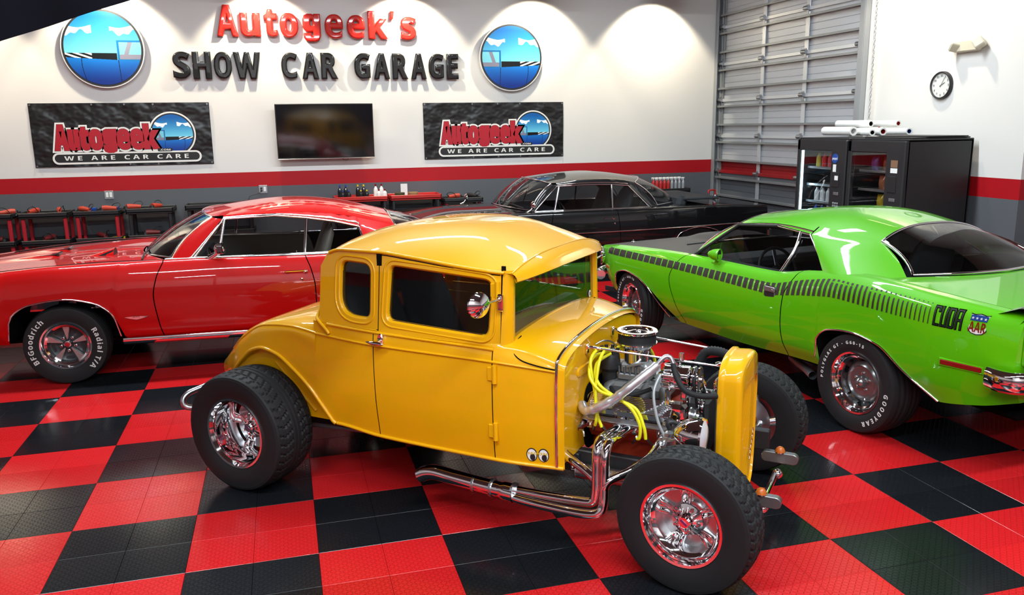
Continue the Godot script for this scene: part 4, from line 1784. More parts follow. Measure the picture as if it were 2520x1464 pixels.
func rally_spokes(o: Node3D, r: float, z: float) -> void:  # five flat silver spokes over a dark dish, red centre
	var b := Buf.new()
	lathe_z(b, [Vector2(r, -0.004), Vector2(r * 0.86, -0.03), Vector2(r * 0.5, -0.042), Vector2(0.0, -0.03)].map(func(p): return Vector2(p.x, p.y + z)))
	part(o, "dish", b, mat(lin(0.06, 0.063, 0.067), 0.35, 0.6))
	var silver := mat(lin(0.62, 0.6, 0.6), 0.22, 0.85)
	for k in 5:
		var a := PI / 2 + TAU * k / 5
		b = Buf.new()
		b.xf = Transform3D(Basis(Vector3.BACK, a), Vector3(0, 0, z))
		b.prism(PackedVector2Array([Vector2(0.04, -0.004), Vector2(r * 0.80, -0.026), Vector2(r * 0.99, -0.033), Vector2(r * 0.99, 0.033), Vector2(r * 0.80, 0.026), Vector2(0.04, 0.004)]), -0.03, 0.004, 0.003)
		part(o, "spoke", b, silver)
		b = Buf.new()
		var a2 := a + TAU / 10
		b.xf = Transform3D(Basis(Vector3.BACK, a2), Vector3(0, 0, z - 0.036))
		b.prism(G.rrect(0.024, 0.07, 0.011, 4, Vector2(r * 0.70, 0)), -0.002, 0.004)
		part(o, "slot", b, M.black)
		b = Buf.new()
		b.xf = Transform3D(Basis.IDENTITY, Vector3(cos(a2) * 0.058, sin(a2) * 0.058, z))
		lathe_z(b, [Vector2(0.004, -0.012), Vector2(0.006, -0.006), Vector2(0.011, -0.008), Vector2(0.012, -0.035)], 10)
		part(o, "lug_nut", b, M.chrome)
	b = Buf.new()
	lathe_z(b, [Vector2(0.021, z + 0.016), Vector2(0.026, z + 0.015), Vector2(0.029, z + 0.006), Vector2(0.031, z - 0.02)], 28)
	part(o, "cap_rim", b, M.chrome)
	b = Buf.new()
	lathe_z(b, [Vector2(0.0, z + 0.017), Vector2(0.014, z + 0.017), Vector2(0.022, z + 0.014)], 24)
	part(o, "red_cap", b, paint(lin(0.40, 0.01, 0.02)))


func steel_disc(o: Node3D, r: float, z: float) -> void:  # grey steel rally disc with a ring of holes and a domed cap
	var b := Buf.new()
	lathe_z(b, [Vector2(r, z - 0.03), Vector2(r - 0.03, z - 0.02), Vector2(r - 0.045, z + 0.004), Vector2(r * 0.62, z + 0.018), Vector2(r * 0.57, z + 0.006), Vector2(r * 0.50, z + 0.004), Vector2(0.0, z + 0.006)])
	part(o, "disc", b, mat(lin(0.20, 0.205, 0.21), 0.25, 0.75))
	for k in 10:
		var a := TAU * k / 10
		b = Buf.new()
		b.xf = Transform3D(Basis(Vector3.BACK, a), Vector3((r - 0.028) * cos(a), (r - 0.028) * sin(a), z - 0.006))
		b.prism(G.disc(0.012, 12, Vector2.ZERO, 0.022), -0.012, 0.008)
		part(o, "slot", b, M.black)
	for k in 5:
		var a := TAU * k / 5 + 0.3
		b = Buf.new()
		b.xf = Transform3D(Basis.IDENTITY, Vector3(cos(a) * 0.057, sin(a) * 0.057, z))
		lathe_z(b, [Vector2(0.0, 0.022), Vector2(0.007, 0.02), Vector2(0.010, 0.012), Vector2(0.0105, 0.0)], 10)
		part(o, "lug_nut", b, M.chrome)
	b = Buf.new()
	lathe_z(b, [Vector2(0.0, z + 0.055), Vector2(0.018, z + 0.052), Vector2(0.034, z + 0.038), Vector2(0.040, z + 0.015), Vector2(0.041, z)], 32)
	part(o, "centre_cap", b, mat(lin(0.34, 0.345, 0.35), 0.18, 0.9))


func trim_tube(parent: Node3D, called: String, pts: PackedVector3Array, r: float, m: Material, flat := 1.0) -> void:
	var b := Buf.new()
	b.tube(pts, r, 6)
	part(parent, called, b, m)


func shell(car: Node3D, body: Body, sp: Dictionary, pm: Material) -> void:
	# fenders, doors, quarters on both sides; hood, trunk lid; closing panels; dark lining behind the gaps
	for s in [-1.0, 1.0]:
		for e in [["quarter_panel", [Vector2(0, sp.tail)], shift(sp.door_rear, -0.005), sp.nq], ["door", shift(sp.door_rear, 0.004), shift(sp.door_front, -0.004), 22], ["fender", shift(sp.door_front, 0.005), [Vector2(0, sp.nose)], sp.nf]]:
			var b := Buf.new()
			b.grid(side_rows(body.patch(e[1], e[2], 0.0, 5.0, e[3], 30), s))
			part(car, e[0], b, pm)
		var b := Buf.new()
		b.grid(side_rows(body.patch([Vector2(0, sp.tail + 0.3)], [Vector2(0, sp.nose - 0.3)], 0.3, 4.9, 80, 10, -0.02), s))
		# wheel housings
		for a in body.arch:
			var arc := PackedVector3Array()
			var arc2 := PackedVector3Array()
			for k in 25:
				var x: float = lerpf(a[0].x, a[a.size() - 1].x, k / 24.0)
				var y := G.at(a, x) + 0.004
				arc.append(Vector3(x, y, (body.sec(x, body.low(x)).z - 0.012) * s))
				arc2.append(Vector3(x, y, 0.42 * s))
			b.grid([arc, arc2])
		part(car, "inner_lining", b, M.under)
		for a in body.arch:
			var lip := PackedVector3Array()
			for k in 33:
				var x: float = lerpf(a[0].x + 0.004, a[a.size() - 1].x - 0.004, k / 32.0)
				var p := body.sec(x, body.low(x))
				lip.append(Vector3(x, p.y, (p.z + 0.002) * s))
			trim_tube(car, "arch_trim", lip, 0.007, M.chrome if sp.get("arch_chrome", true) else pm)
	# hood and trunk lid between the gap lines
	for e in [["hood", sp.hood0, sp.nose - 0.01, sp.hood_y, sp.get("hood_mat", pm), sp.get("hood_bow", 0.0)], ["trunk_lid", sp.tail + 0.02, sp.deck1, sp.deck_y, pm, sp.get("deck_bow", 0.0)]]:
		var rows := []
		for i in 31:
			var row := PackedVector3Array()
			for j in 33:
				var w := -1.0 + 2.0 * j / 32.0
				var x0: float = e[1]
				var x1: float = e[2]
				if e[0] == "hood":
					x0 += e[5] * (1.0 - w * w)
				else:
					x1 -= e[5] * (1.0 - w * w)
				var x := lerpf(x0, x1, i / 30.0)
				var l := body.line(5, x)
				var zz := (l.y - 0.004) * w
				var y := l.x + (G.at(e[3], x) - l.x) * (1.0 - pow(absf(w), 2.2))
				if e[0] == "hood" and sp.has("hood_fn"):
					y += sp.hood_fn.call(x, zz)
				row.append(Vector3(x, y, zz))
			rows.append(row)
		var b := Buf.new()
		b.grid(rows)
		part(car, e[0], b, e[4])
	# front and rear closing panels
	for e in [[sp.nose, "nose_panel"], [sp.tail, "tail_panel"]]:
		var row := PackedVector3Array()
		var row2 := PackedVector3Array()
		for j in 21:
			var p := body.sec(e[0], 5.0 * j / 20.0)
			row.append(p)
			row2.append(Vector3(p.x, p.y, -p.z))
		var b := quadmesh(row, row2, 6, Vector3(0.05 if e[0] > 0.0 else -0.02, 0, 0))
		part(car, e[1], b, pm)
	# underside and cabin floor
	var b := Buf.new()
	var L: float = sp.nose - sp.tail
	b.box(Vector3(L * 0.93, 0.05, 1.1), Vector3((sp.nose + sp.tail) / 2, 0.32, 0), 0.02)
	b.box(Vector3(sp.cab1 - sp.cab0, 0.08, 1.66), Vector3((sp.cab1 + sp.cab0) / 2, 0.36, 0), 0.02)
	part(car, "floor_pan", b, M.under)


func shift(kn: Array, d: float) -> Array:
	var o := []
	for e in kn:
		o.append(Vector2(e.x, e.y + d))
	return o


func roof_rows(front: Array, rear: Array, rail: PackedVector3Array, mid: PackedVector3Array, p := 2.4, nu := 24, nw := 32) -> Array:  # rail and mid run from front to rear
	var e := G.smooth(rail, 8)
	var c := G.smooth(mid, 8)
	var rows := []
	for i in nu + 1:
		var s := float(i) / nu
		var pe := e[mini(int(s * (e.size() - 1)), e.size() - 1)].lerp(e[mini(int(s * (e.size() - 1)) + 1, e.size() - 1)], fposmod(s * (e.size() - 1), 1.0))
		var pc := c[mini(int(s * (c.size() - 1)), c.size() - 1)].lerp(c[mini(int(s * (c.size() - 1)) + 1, c.size() - 1)], fposmod(s * (c.size() - 1), 1.0))
		var row := PackedVector3Array()
		for j in nw + 1:
			var w := -1.0 + 2.0 * j / nw
			var a := absf(w)
			var sw := sin(w * PI / 2) if a < 1.0 else w
			a = absf(sw)
			row.append(Vector3(lerpf(pc.x, pe.x, pow(a, 2.0)), lerpf(pc.y, pe.y, pow(a, p)), pe.z * sw))
		rows.append(row)
	return rows


func bucket_seat(car: Node3D, x: float, z: float, y: float, m: Material, called := "seat") -> void:
	var o := Node3D.new()
	o.name = called
	o.position = Vector3(x, y, z)
	car.add_child(o, true)
	var b := Buf.new()
	b.box(Vector3(0.52, 0.16, 0.52), Vector3(0, 0, 0), 0.05)
	part(o, "cushion", b, m)
	var rows := []
	for i in 9:
		var v := i / 8.0
		var row := PackedVector3Array()
		for j in 17:
			var a := TAU * j / 16
			var wz := 0.25 * (1.0 - 0.25 * pow(v, 3.0))
			var th := 0.075 * (1.0 - 0.45 * v) * (1.0 if v < 0.99 else 0.1)
			row.append(Vector3(-0.22 - 0.20 * v + cos(a) * th, 0.02 + 0.60 * v, signf(sin(a)) * pow(absf(sin(a)), 0.5) * wz * (1.0 if v < 0.99 else 0.8)))
		rows.append(row)
	b = Buf.new()
	b.grid(rows, false, true)
	part(o, "backrest", b, m)


func steering_wheel(car: Node3D, c: Vector3, tilt: float, r: float, m: Material) -> void:
	var o := Node3D.new()
	o.name = "steering_wheel"
	o.transform = Transform3D(Basis(Vector3.BACK, tilt) * Basis(Vector3.UP, -PI / 2), c)
	car.add_child(o, true)
	var ring := PackedVector3Array()
	for k in 40:
		ring.append(Vector3(cos(TAU * k / 40) * r, sin(TAU * k / 40) * r, 0))
	var b := Buf.new()
	b.tube(ring, 0.013, 8, false, true)
	part(o, "grip", b, m)
	for k in 3:
		var a := -PI / 2 + TAU * k / 3 + PI / 3
		b = Buf.new()
		b.box(Vector3(r - 0.03, 0.035, 0.006), Vector3(cos(a), sin(a), 0) * (r / 2), 0.002, Basis(Vector3.BACK, a))
		part(o, "spoke", b, M.steel)
	b = Buf.new()
	lathe_z(b, [Vector2(0, 0.03), Vector2(0.03, 0.028), Vector2(0.045, 0.01), Vector2(0.045, -0.02)], 24)
	b.tube(PackedVector3Array([Vector3(0, 0, -0.02), Vector3(0, -0.0, -0.3)]), 0.025, 10)
	part(o, "hub", b, M.black)


func ovoid_mirror(car: Node3D, base: Vector3, head: Vector3, face_dir: Vector3, r: float, m: Material, s := 1.0) -> void:
	var o := Node3D.new()
	o.name = "door_mirror"
	o.position = base
	car.add_child(o, true)
	var b := Buf.new()
	b.tube(PackedVector3Array([Vector3.ZERO, (head - base) * 0.5, head - base]), [0.034, 0.02, 0.016], 12)
	b.box(Vector3(0.12, 0.012, 0.05), Vector3.ZERO, 0.005)
	part(o, "stem", b, m)
	var z := face_dir.normalized()
	var x := Vector3.UP.cross(z).normalized()
	b = Buf.new()
	b.xf = Transform3D(Basis(x, z.cross(x), z), head - base)
	lathe_z(b, [Vector2(0.0, -0.10), Vector2(r * 0.45, -0.085), Vector2(r * 0.8, -0.05), Vector2(r, -0.005), Vector2(r, 0.008), Vector2(r * 0.92, 0.01), Vector2(r * 0.9, 0.002)], 28)
	part(o, "bowl", b, m)
	b = Buf.new()
	b.xf = Transform3D(Basis(x, z.cross(x), z), head - base)
	lathe_z(b, [Vector2(r * 0.9, 0.003), Vector2(0, 0.003)], 28)
	part(o, "mirror_glass", b, M.chrome)


func cell(x0: float, x1: float, y0: float, ytop: Array, hole: PackedVector2Array, zfn: Callable) -> Array:  # a panel with a window hole: [panel, the hole's edge turned inwards]
	var c := Vector2.ZERO
	for p in hole:
		c += p / hole.size()
	var outer := PackedVector2Array()
	var steps := 24
	for k in steps + 1:
		outer.append(Vector2(lerpf(x0, x1, float(k) / steps), y0))
	for k in range(1, steps):
		outer.append(Vector2(x1, lerpf(y0, G.at(ytop, x1), float(k) / steps)))
	for k in steps + 1:
		var x := lerpf(x1, x0, float(k) / steps)
		outer.append(Vector2(x, G.at(ytop, x)))
	for k in range(1, steps):
		outer.append(Vector2(x0, lerpf(G.at(ytop, x0), y0, float(k) / steps)))
	var panel := []
	var reveal := []
	var n := hole.size()
	var far := PackedVector3Array()
	var mid := PackedVector3Array()
	var near := PackedVector3Array()
	var lip := PackedVector3Array()
	var deep := PackedVector3Array()
	var inn := G.inset(hole, 0.010)
	# each outer point pairs with the hole's point in the same direction
	for o in outer:
		var d := (o - c).normalized()
		var best := -2.0
		var hit := hole[0]
		var hi := inn[0]
		for k in n:
			var a := hole[k]
			var b := hole[(k + 1) % n]
			var q = Geometry2D.segment_intersects_segment(c, c + d * 3.0, a, b)
			if q != null:
				hit = q
				var u := (hit - a).length() / maxf((b - a).length(), 1e-6)
				hi = inn[k].lerp(inn[(k + 1) % n], u)
		var m := hit.lerp(o, 0.35)
		far.append(Vector3(o.x, o.y, zfn.call(o.x, o.y)))
		mid.append(Vector3(m.x, m.y, zfn.call(m.x, m.y)))
		near.append(Vector3(hit.x, hit.y, zfn.call(hit.x, hit.y)))
		lip.append(Vector3(hi.x, hi.y, zfn.call(hi.x, hi.y) - 0.006))
		deep.append(Vector3(hi.x, hi.y, zfn.call(hi.x, hi.y) - 0.030))
	for r in [far, mid, near, lip, deep]:
		r.append(r[0])
	return [[far, mid, near], [near, lip, deep]]


func round_quad(p: Array, r: Array, seg := 7) -> PackedVector2Array:  # a polygon with each corner rounded by its own radius
	var o := PackedVector2Array()
	var n := p.size()
	for k in n:
		var a: Vector2 = (p[(k - 1 + n) % n] - p[k]).normalized()
		var b: Vector2 = (p[(k + 1) % n] - p[k]).normalized()
		var s: Vector2 = p[k] + a * r[k]
		var e: Vector2 = p[k] + b * r[k]
		for q in seg + 1:
			var u := float(q) / seg
			o.append(s.lerp(p[k], u).lerp(p[k].lerp(e, u), u))
	return o


func bead_on(body: Body, v: float, xa: float, xb: float, n: int, s: float, out := 0.002) -> PackedVector3Array:
	var o := PackedVector3Array()
	for k in n + 1:
		var p := body.sec(lerpf(xa, xb, float(k) / n), v)
		o.append(Vector3(p.x, p.y, (p.z + out) * s))
	return o


func coupe() -> void:
	var pm := paint(lin(0.74, 0.36, 0.0))
	var car := thing("yellow_coupe", "yellow fenderless vintage hot rod coupe with an open engine, wide tyres and chrome wheels", "car", frame_of(1.384, -0.871, 42.3), "parked show cars")
	var side := Body.new([
		[[0.46, 0.42, 0.635], [0.585, 0.425, 0.64], [0.876, 0.404, 0.655], [1.547, 0.386, 0.64], [1.91, 0.372, 0.575]],
		[[0.46, 0.62, 0.66], [0.876, 0.60, 0.68], [1.547, 0.58, 0.657], [1.91, 0.55, 0.582]],
		[[0.46, 0.80, 0.665], [0.876, 0.78, 0.686], [1.547, 0.76, 0.66], [1.91, 0.73, 0.582]],
		[[0.46, 0.935, 0.656], [0.85, 0.918, 0.682], [1.55, 0.90, 0.655], [1.91, 0.862, 0.576]],
		[[0.46, 1.005, 0.655], [0.85, 0.992, 0.674], [1.55, 0.965, 0.643], [1.66, 0.955, 0.615], [1.91, 0.868, 0.574]]])
	var rear := Body.new([
		[[-0.70, 0.42, 0.20], [-0.4, 0.42, 0.42], [-0.2, 0.41, 0.56], [0.1, 0.40, 0.61], [0.48, 0.42, 0.636]],
		[[-0.70, 0.46, 0.22], [-0.4, 0.54, 0.45], [-0.2, 0.60, 0.575], [0.1, 0.64, 0.635], [0.48, 0.62, 0.66]],
		[[-0.70, 0.50, 0.22], [-0.4, 0.62, 0.45], [-0.2, 0.735, 0.56], [0.05, 0.84, 0.622], [0.3, 0.86, 0.65], [0.48, 0.80, 0.665]],
		[[-0.70, 0.53, 0.20], [-0.4, 0.68, 0.42], [-0.2, 0.81, 0.52], [0.05, 0.925, 0.59], [0.3, 0.95, 0.635], [0.48, 0.935, 0.656]],
		[[-0.70, 0.545, 0.15], [-0.4, 0.735, 0.32], [-0.2, 0.855, 0.42], [0.05, 0.95, 0.47], [0.3, 0.995, 0.50], [0.48, 1.01, 0.52]],
		[[-0.70, 0.55, 0.0], [-0.55, 0.67, 0.0], [-0.4, 0.77, 0.0], [-0.2, 0.88, 0.0], [0.0, 0.95, 0.0], [0.2, 0.995, 0.0], [0.48, 1.03, 0.0]]])
	var arch := [Vector2(-0.36, 0.42), Vector2(-0.335, 0.53), Vector2(-0.25, 0.62), Vector2(-0.154, 0.70), Vector2(-0.055, 0.769), Vector2(0.054, 0.798), Vector2(0.166, 0.780), Vector2(0.287, 0.712), Vector2(0.404, 0.618), Vector2(0.479, 0.526), Vector2(0.545, 0.432), Vector2(0.565, 0.40)]
	side.arch = [arch]
	rear.arch = [arch]
	var zfn := func(x: float, y: float) -> float:
		var a := G.at([Vector2(0.5, 0.655), Vector2(0.85, 0.674), Vector2(1.5, 0.648), Vector2(1.62, 0.605)], x)
		var b := G.at([Vector2(0.5, 0.60), Vector2(0.9, 0.628), Vector2(1.5, 0.61), Vector2(1.62, 0.585)], x)
		return lerpf(a, b, clampf((y - 0.99) / 0.4, 0.0, 1.1))
	var top := [Vector2(0.50, 1.30), Vector2(0.554, 1.375), Vector2(0.64, 1.398), Vector2(0.89, 1.400), Vector2(1.09, 1.384), Vector2(1.4, 1.350), Vector2(1.62, 1.331)]
	var low := [Vector2(0.5, 1.003), Vector2(0.85, 0.992), Vector2(1.55, 0.965), Vector2(1.62, 0.958)]
	for s in [-1.0, 1.0]:
		for e in [["rear_quarter", rear, -0.70, 0.472, 60, 5.0], ["quarter_panel", side, 0.46, 0.868, 26, 4.0], ["door_lower", side, 0.873, 1.553, 24, 4.0], ["cowl_side", side, 1.558, 1.905, 14, 4.0]]:
			var b := Buf.new()
			var body: Body = e[1]
			b.grid(side_rows(body.patch([Vector2(0, e[2])], [Vector2(0, e[3])], 0.0, e[5], e[4], 30), s))
			part(car, e[0], b, pm)
		# window openings
		var qh := round_quad([Vector2(0.632, 1.047), Vector2(0.852, 1.044), Vector2(0.848, 1.340), Vector2(0.632, 1.347)], [0.125, 0.05, 0.06, 0.06])
		var dh := round_quad([Vector2(0.943, 1.045), Vector2(1.534, 1.010), Vector2(1.548, 1.300), Vector2(0.957, 1.343)], [0.045, 0.05, 0.05, 0.045])
		var cq := cell(0.50, 0.898, 1.0, top, qh, zfn)
		var cd := cell(0.903, 1.585, 0.985, top, dh, zfn)
		for e in [["quarter_window_panel", cq, qh], ["door_upper", cd, dh]]:
			var b := Buf.new()
			b.grid(side_rows(e[1][0], s))
			b.grid(side_rows(e[1][1], s))
			part(car, e[0], b, pm)
			var bead := PackedVector3Array()
			var gl := PackedVector3Array()
			for p in G.inset(e[2], -0.022):
				bead.append(Vector3(p.x, p.y, (zfn.call(p.x, p.y) + 0.0) * s))
			for p in G.inset(e[2], 0.005):
				gl.append(Vector3(p.x, p.y, (zfn.call(p.x, p.y) - 0.024) * s))
			b = Buf.new()
			b.tube(bead, 0.006, 6, false, true)
			part(car, "window_bead", b, pm)
			b = Buf.new()
			b.face(gl)
			part(car, "side_window", b, M.tinted)
			b = Buf.new()
			b.tube(gl, 0.006, 6, false, true)
			part(car, "window_seal", b, M.black)
		var bl := PackedVector3Array()
		for k in 15:
			var x := lerpf(0.955, 1.52, k / 14.0)
			bl.append(Vector3(x, lerpf(1.052, 1.018, k / 14.0), (zfn.call(x, 1.03) - 0.014) * s))
		trim_tube(car, "window_sill_trim", bl, 0.005, M.chrome)
		# bar between belt and window band, upright post ahead of the door
		var r0 := PackedVector3Array()
		var r1 := PackedVector3Array()
		for k in 31:
			var x := lerpf(0.47, 1.60, k / 30.0)
			var y := G.at(low, x)
			var q := side.sec(x, 4.0)
			r0.append(Vector3(x, q.y, q.z * s))
			r1.append(Vector3(x, 1.0 if x < 0.9 else 0.985, zfn.call(x, 0.99) * s))
		part(car, "belt_band", quadmesh(r0, r1, 2, Vector3(0, 0, 0.003 * s)), pm)
		var post := Buf.new()
		post.grid(side_rows([v3([[1.589, 0.955, 0.63], [1.589, 1.15, 0.605], [1.589, 1.34, 0.588]]), v3([[1.605, 0.955, 0.618], [1.607, 1.15, 0.598], [1.607, 1.34, 0.584]]), v3([[1.632, 0.95, 0.585], [1.632, 1.15, 0.575], [1.632, 1.34, 0.565]]), v3([[1.632, 0.95, 0.555], [1.632, 1.15, 0.548], [1.632, 1.34, 0.54]]), v3([[1.60, 0.95, 0.545], [1.60, 1.15, 0.54], [1.60, 1.34, 0.535]])], s))
		part(car, "windshield_post", post, pm)
		# mouldings: belt beads, bottom bead, arch bead
		trim_tube(car, "belt_bead", bead_on(rear, 3.0, -0.36, 0.47, 30, s), 0.007, pm)
		trim_tube(car, "belt_bead", bead_on(side, 3.0, 0.47, 1.87, 40, s), 0.007, pm)
		trim_tube(car, "belt_bead", bead_on(side, 3.9, 0.56, 1.56, 30, s), 0.008, pm)
		trim_tube(car, "belt_bead", flipz(G.smooth(v3([[0.47, 1.06, 0.60], [0.48, 1.02, 0.645], [0.51, 1.0, 0.662], [0.56, 0.965, 0.672], [0.575, 0.945, 0.672]]), 5), s), 0.010, pm)
		trim_tube(car, "bottom_bead", bead_on(side, 0.02, 0.57, 1.90, 30, s), 0.010, pm)
		var ab := PackedVector3Array()
		var tubp := PackedVector2Array()
		var rim0 := PackedVector3Array()
		var rim1 := PackedVector3Array()
		for k in 49:
			var x := lerpf(-0.352, 0.560, k / 48.0)
			var bd: Body = rear if x < 0.466 else side
			var p := bd.sec(x, bd.low(x))
			ab.append(Vector3(p.x, p.y, (p.z + 0.002) * s))
			rim0.append(Vector3(p.x, p.y, p.z * s))
			rim1.append(Vector3(p.x, p.y - 0.01, minf(p.z - 0.02, 0.56) * s))
			tubp.append(Vector2(p.x, p.y - 0.008))
		trim_tube(car, "arch_bead", ab, 0.011, pm)
		tubp.append(Vector2(0.545, 0.40))
		tubp.append(Vector2(-0.34, 0.40))
		var tub := quadmesh(rim0, rim1, 2)
		tub.xf = Transform3D(Basis.IDENTITY, Vector3(0, 0, 0.555 * s))
		tub.cap(tubp, 0.0, s > 0)
		tub.xf = Transform3D.IDENTITY
		part(car, "wheel_tub", tub, pm)
		trim_tube(car, "tub_rib", flipz(v3([[0.08, 0.70, 0.556], [0.213, 0.572, 0.556], [0.356, 0.441, 0.556]]), s), 0.012, pm)
		# door gap backing, hinges, handle
		var hb := Buf.new()
		hb.box(Vector3(0.03, 0.60, 0.01), Vector3(1.555, 0.68, 0.622 * s), 0.0)
		hb.box(Vector3(0.03, 0.60, 0.01), Vector3(0.87, 0.68, 0.645 * s), 0.0)
		hb.box(Vector3(0.03, 0.42, 0.01), Vector3(0.90, 1.19, 0.63 * s), 0.0)
		hb.box(Vector3(0.02, 0.40, 0.01), Vector3(1.587, 1.16, 0.575 * s), 0.0)
		part(car, "door_jamb", hb, M.under)
		for y in [1.245, 0.84, 0.545]:
			hb = Buf.new()
			var hz: float = zfn.call(1.57, y) if y > 1.0 else side.sec(1.55, v_at4(side, 1.55, y)).z
			hb.tube(PackedVector3Array([Vector3(1.572, y - 0.045, (hz + 0.008) * s), Vector3(1.572, y + 0.045, (hz + 0.008) * s)]), 0.012, 12)
			hb.box(Vector3(0.04, 0.07, 0.012), Vector3(1.552, y, (hz + 0.004) * s), 0.004)
			part(car, "door_hinge", hb, pm)
		var o := Node3D.new()
		o.name = "door_handle"
		o.position = Vector3(0.925, 0.955, 0.69 * s)
		car.add_child(o, true)
		hb = Buf.new()
		hb.xf = Transform3D(Basis.IDENTITY if s > 0 else Basis(Vector3.UP, PI), Vector3.ZERO)
		hb.prism(G.disc(0.018, 20, Vector2.ZERO, 0.030), -0.015, 0.008, 0.004)
		part(o, "escutcheon", hb, M.chrome)
		hb = Buf.new()
		hb.tube(PackedVector3Array([Vector3(0, -0.005, 0.0), Vector3(0, -0.012, 0.035 * s)]), 0.010, 10)
		hb.tube(v3([[0.045, -0.014, 0.04 * s], [0.02, -0.013, 0.042 * s], [-0.02, -0.013, 0.042 * s], [-0.065, -0.012, 0.036 * s]]), [0.004, 0.011, 0.012, 0.004], 10)
		part(o, "lever", hb, M.chrome)
		# round mirror on its arm
		o = Node3D.new()
		o.name = "door_mirror"
		o.position = Vector3(1.59, 1.19, 0.62 * s)
		car.add_child(o, true)
		hb = Buf.new()
		hb.box(Vector3(0.03, 0.085, 0.02), Vector3(0, 0, 0), 0.005)
		hb.ball(Vector3(0.0, 0.02, 0.015 * s), 0.014, 10)
		hb.tube(PackedVector3Array([Vector3(0, 0.02, 0.01 * s), Vector3(-0.01, 0.02, 0.18 * s)]), 0.007, 8)
		part(o, "arm", hb, M.chrome)
		hb = Buf.new()
		hb.xf = Transform3D(Basis(Vector3.UP, (PI / 2 - 0.45 * s)), Vector3(-0.015, 0.022, 0.185 * s))
		lathe_z(hb, [Vector2(0.0, 0.022), Vector2(0.02, 0.020), Vector2(0.045, 0.011), Vector2(0.060, 0.0), Vector2(0.062, -0.008), Vector2(0.055, -0.009), Vector2(0.0, -0.008)], 36)
		part(o, "bowl", hb, M.chrome)
	# roof with rounded back corners
	var mid := G.smooth(v3([[0.43, 1.27, 0], [0.445, 1.34, 0], [0.50, 1.405, 0], [0.62, 1.465, 0], [0.82, 1.508, 0], [1.08, 1.523, 0], [1.30, 1.506, 0], [1.50, 1.448, 0], [1.645, 1.390, 0]]), 5)
	var rows := []
	for i in mid.size():
		var c := mid[i]
		var s01 := float(i) / (mid.size() - 1)
		var ex := lerpf(0.503, 1.635, clampf((c.x - 0.43) / 1.215, 0, 1))
		var ey := G.at(top, ex) - 0.004
		if i < 6:
			ey = lerpf(1.265, ey, i / 6.0)
		var ez: float = zfn.call(ex, ey) - 0.004
		var row := PackedVector3Array()
		var px := lerpf(7.0, 2.2, clampf(s01 * 3.0, 0, 1))
		var py := lerpf(3.6, 2.9, s01)
		for j in 41:
			var w := sin((-1.0 + j / 20.0) * PI / 2)
			var a := absf(w)
			row.append(Vector3(lerpf(c.x, ex, pow(a, px)), lerpf(c.y, ey, pow(a, py)), ez * w))
		rows.append(row)
	var b := Buf.new()
	b.grid(rows)
	part(car, "roof", b, pm)
	var inner := []
	for r in rows.slice(4):
		var q := PackedVector3Array()
		for p in r:
			q.append(Vector3(p.x, p.y - 0.03, p.z * 0.95))
		inner.append(q)
	b = Buf.new()
	b.grid(inner)
	part(car, "headliner", b, M.seat_dark)
	# cab back below the roof, with a small rear window
	var back: PackedVector3Array = rows[0]
	var bot := PackedVector3Array()
	for p in back:
		bot.append(Vector3(p.x - 0.012, 0.99, p.z * 1.045))
	part(car, "cab_back", quadmesh(back, bot, 4), pm)
	b = Buf.new()
	b.xf = Transform3D(Basis(Vector3.UP, -PI / 2), Vector3(0.424, 1.17, 0))
	b.prism(G.rrect(0.62, 0.17, 0.05), -0.002, 0.004, 0.001)
	part(car, "rear_window", b, M.gloss_black)
	for s in [-1.0, 1.0]:
		var drip := PackedVector3Array()
		for k in 34:
			var x := lerpf(0.56, 1.60, k / 33.0)
			drip.append(Vector3(x, G.at(top, x) - 0.002, (zfn.call(x, G.at(top, x)) + 0.004) * s))
		trim_tube(car, "drip_moulding", drip, 0.009, pm)
		var gap := PackedVector3Array()
		for k in 20:
			var x := lerpf(0.91, 1.58, k / 19.0)
			gap.append(Vector3(x, G.at(top, x) - 0.016, (zfn.call(x, G.at(top, x) - 0.016) - 0.0005) * s))
		trim_tube(car, "door_top_gap", gap, 0.0025, M.under)
	# visor over the windscreen
	var va := PackedVector3Array()
	var vb := PackedVector3Array()
	var vc := PackedVector3Array()
	for j in 41:
		var w := sin((-1.0 + j / 20.0) * PI / 2)
		var a := absf(w)
		va.append(rows[rows.size() - 1][j])
		var y1 := lerpf(1.312, 1.288, pow(a, 3.0))
		vb.append(Vector3(lerpf(1.725, 1.66, pow(a, 4.0)), y1, 0.575 * w))
		vc.append(Vector3(lerpf(1.715, 1.65, pow(a, 4.0)), y1 - 0.008, 0.57 * w))
	var vr := [va]
	for k in range(1, 4):
		var q := PackedVector3Array()
		for j in 41:
			q.append(va[j].lerp(vb[j], k / 3.0) + Vector3(0.006, 0.006, 0) * (sin(PI * k / 3.0)))
		vr.append(q)
	b = Buf.new()
	b.grid(vr)
	var under := PackedVector3Array()
	for j in 41:
		under.append(Vector3(1.612, 1.325, va[j].z * 0.94))
	b.grid([vb, vc, under])
	part(car, "visor", b, pm)
	trim_tube(car, "visor_crease", va, 0.005, pm)
	# windscreen glass and frame
	var gl := PackedVector3Array()
	var fr := PackedVector3Array()
	for j in 25:
		var w := -1.0 + j / 12.0
		fr.append(Vector3(1.618, 0.978 + 0.046 * (1.0 - pow(absf(w), 2.0)), 0.545 * w))
	gl = fr.duplicate()
	gl.append(Vector3(1.61, 1.33, 0.54))
	gl.append(Vector3(1.61, 1.33, -0.54))
	b = Buf.new()
	var hi := PackedVector3Array()
	for p in fr:
		hi.append(Vector3(1.61, 1.33, p.z * 0.99))
	b.grid([fr, hi])
	part(car, "windshield", b, M.green_glass)
	b = Buf.new()
	b.tube(fr, 0.010, 8)
	part(car, "windshield_frame", b, pm)
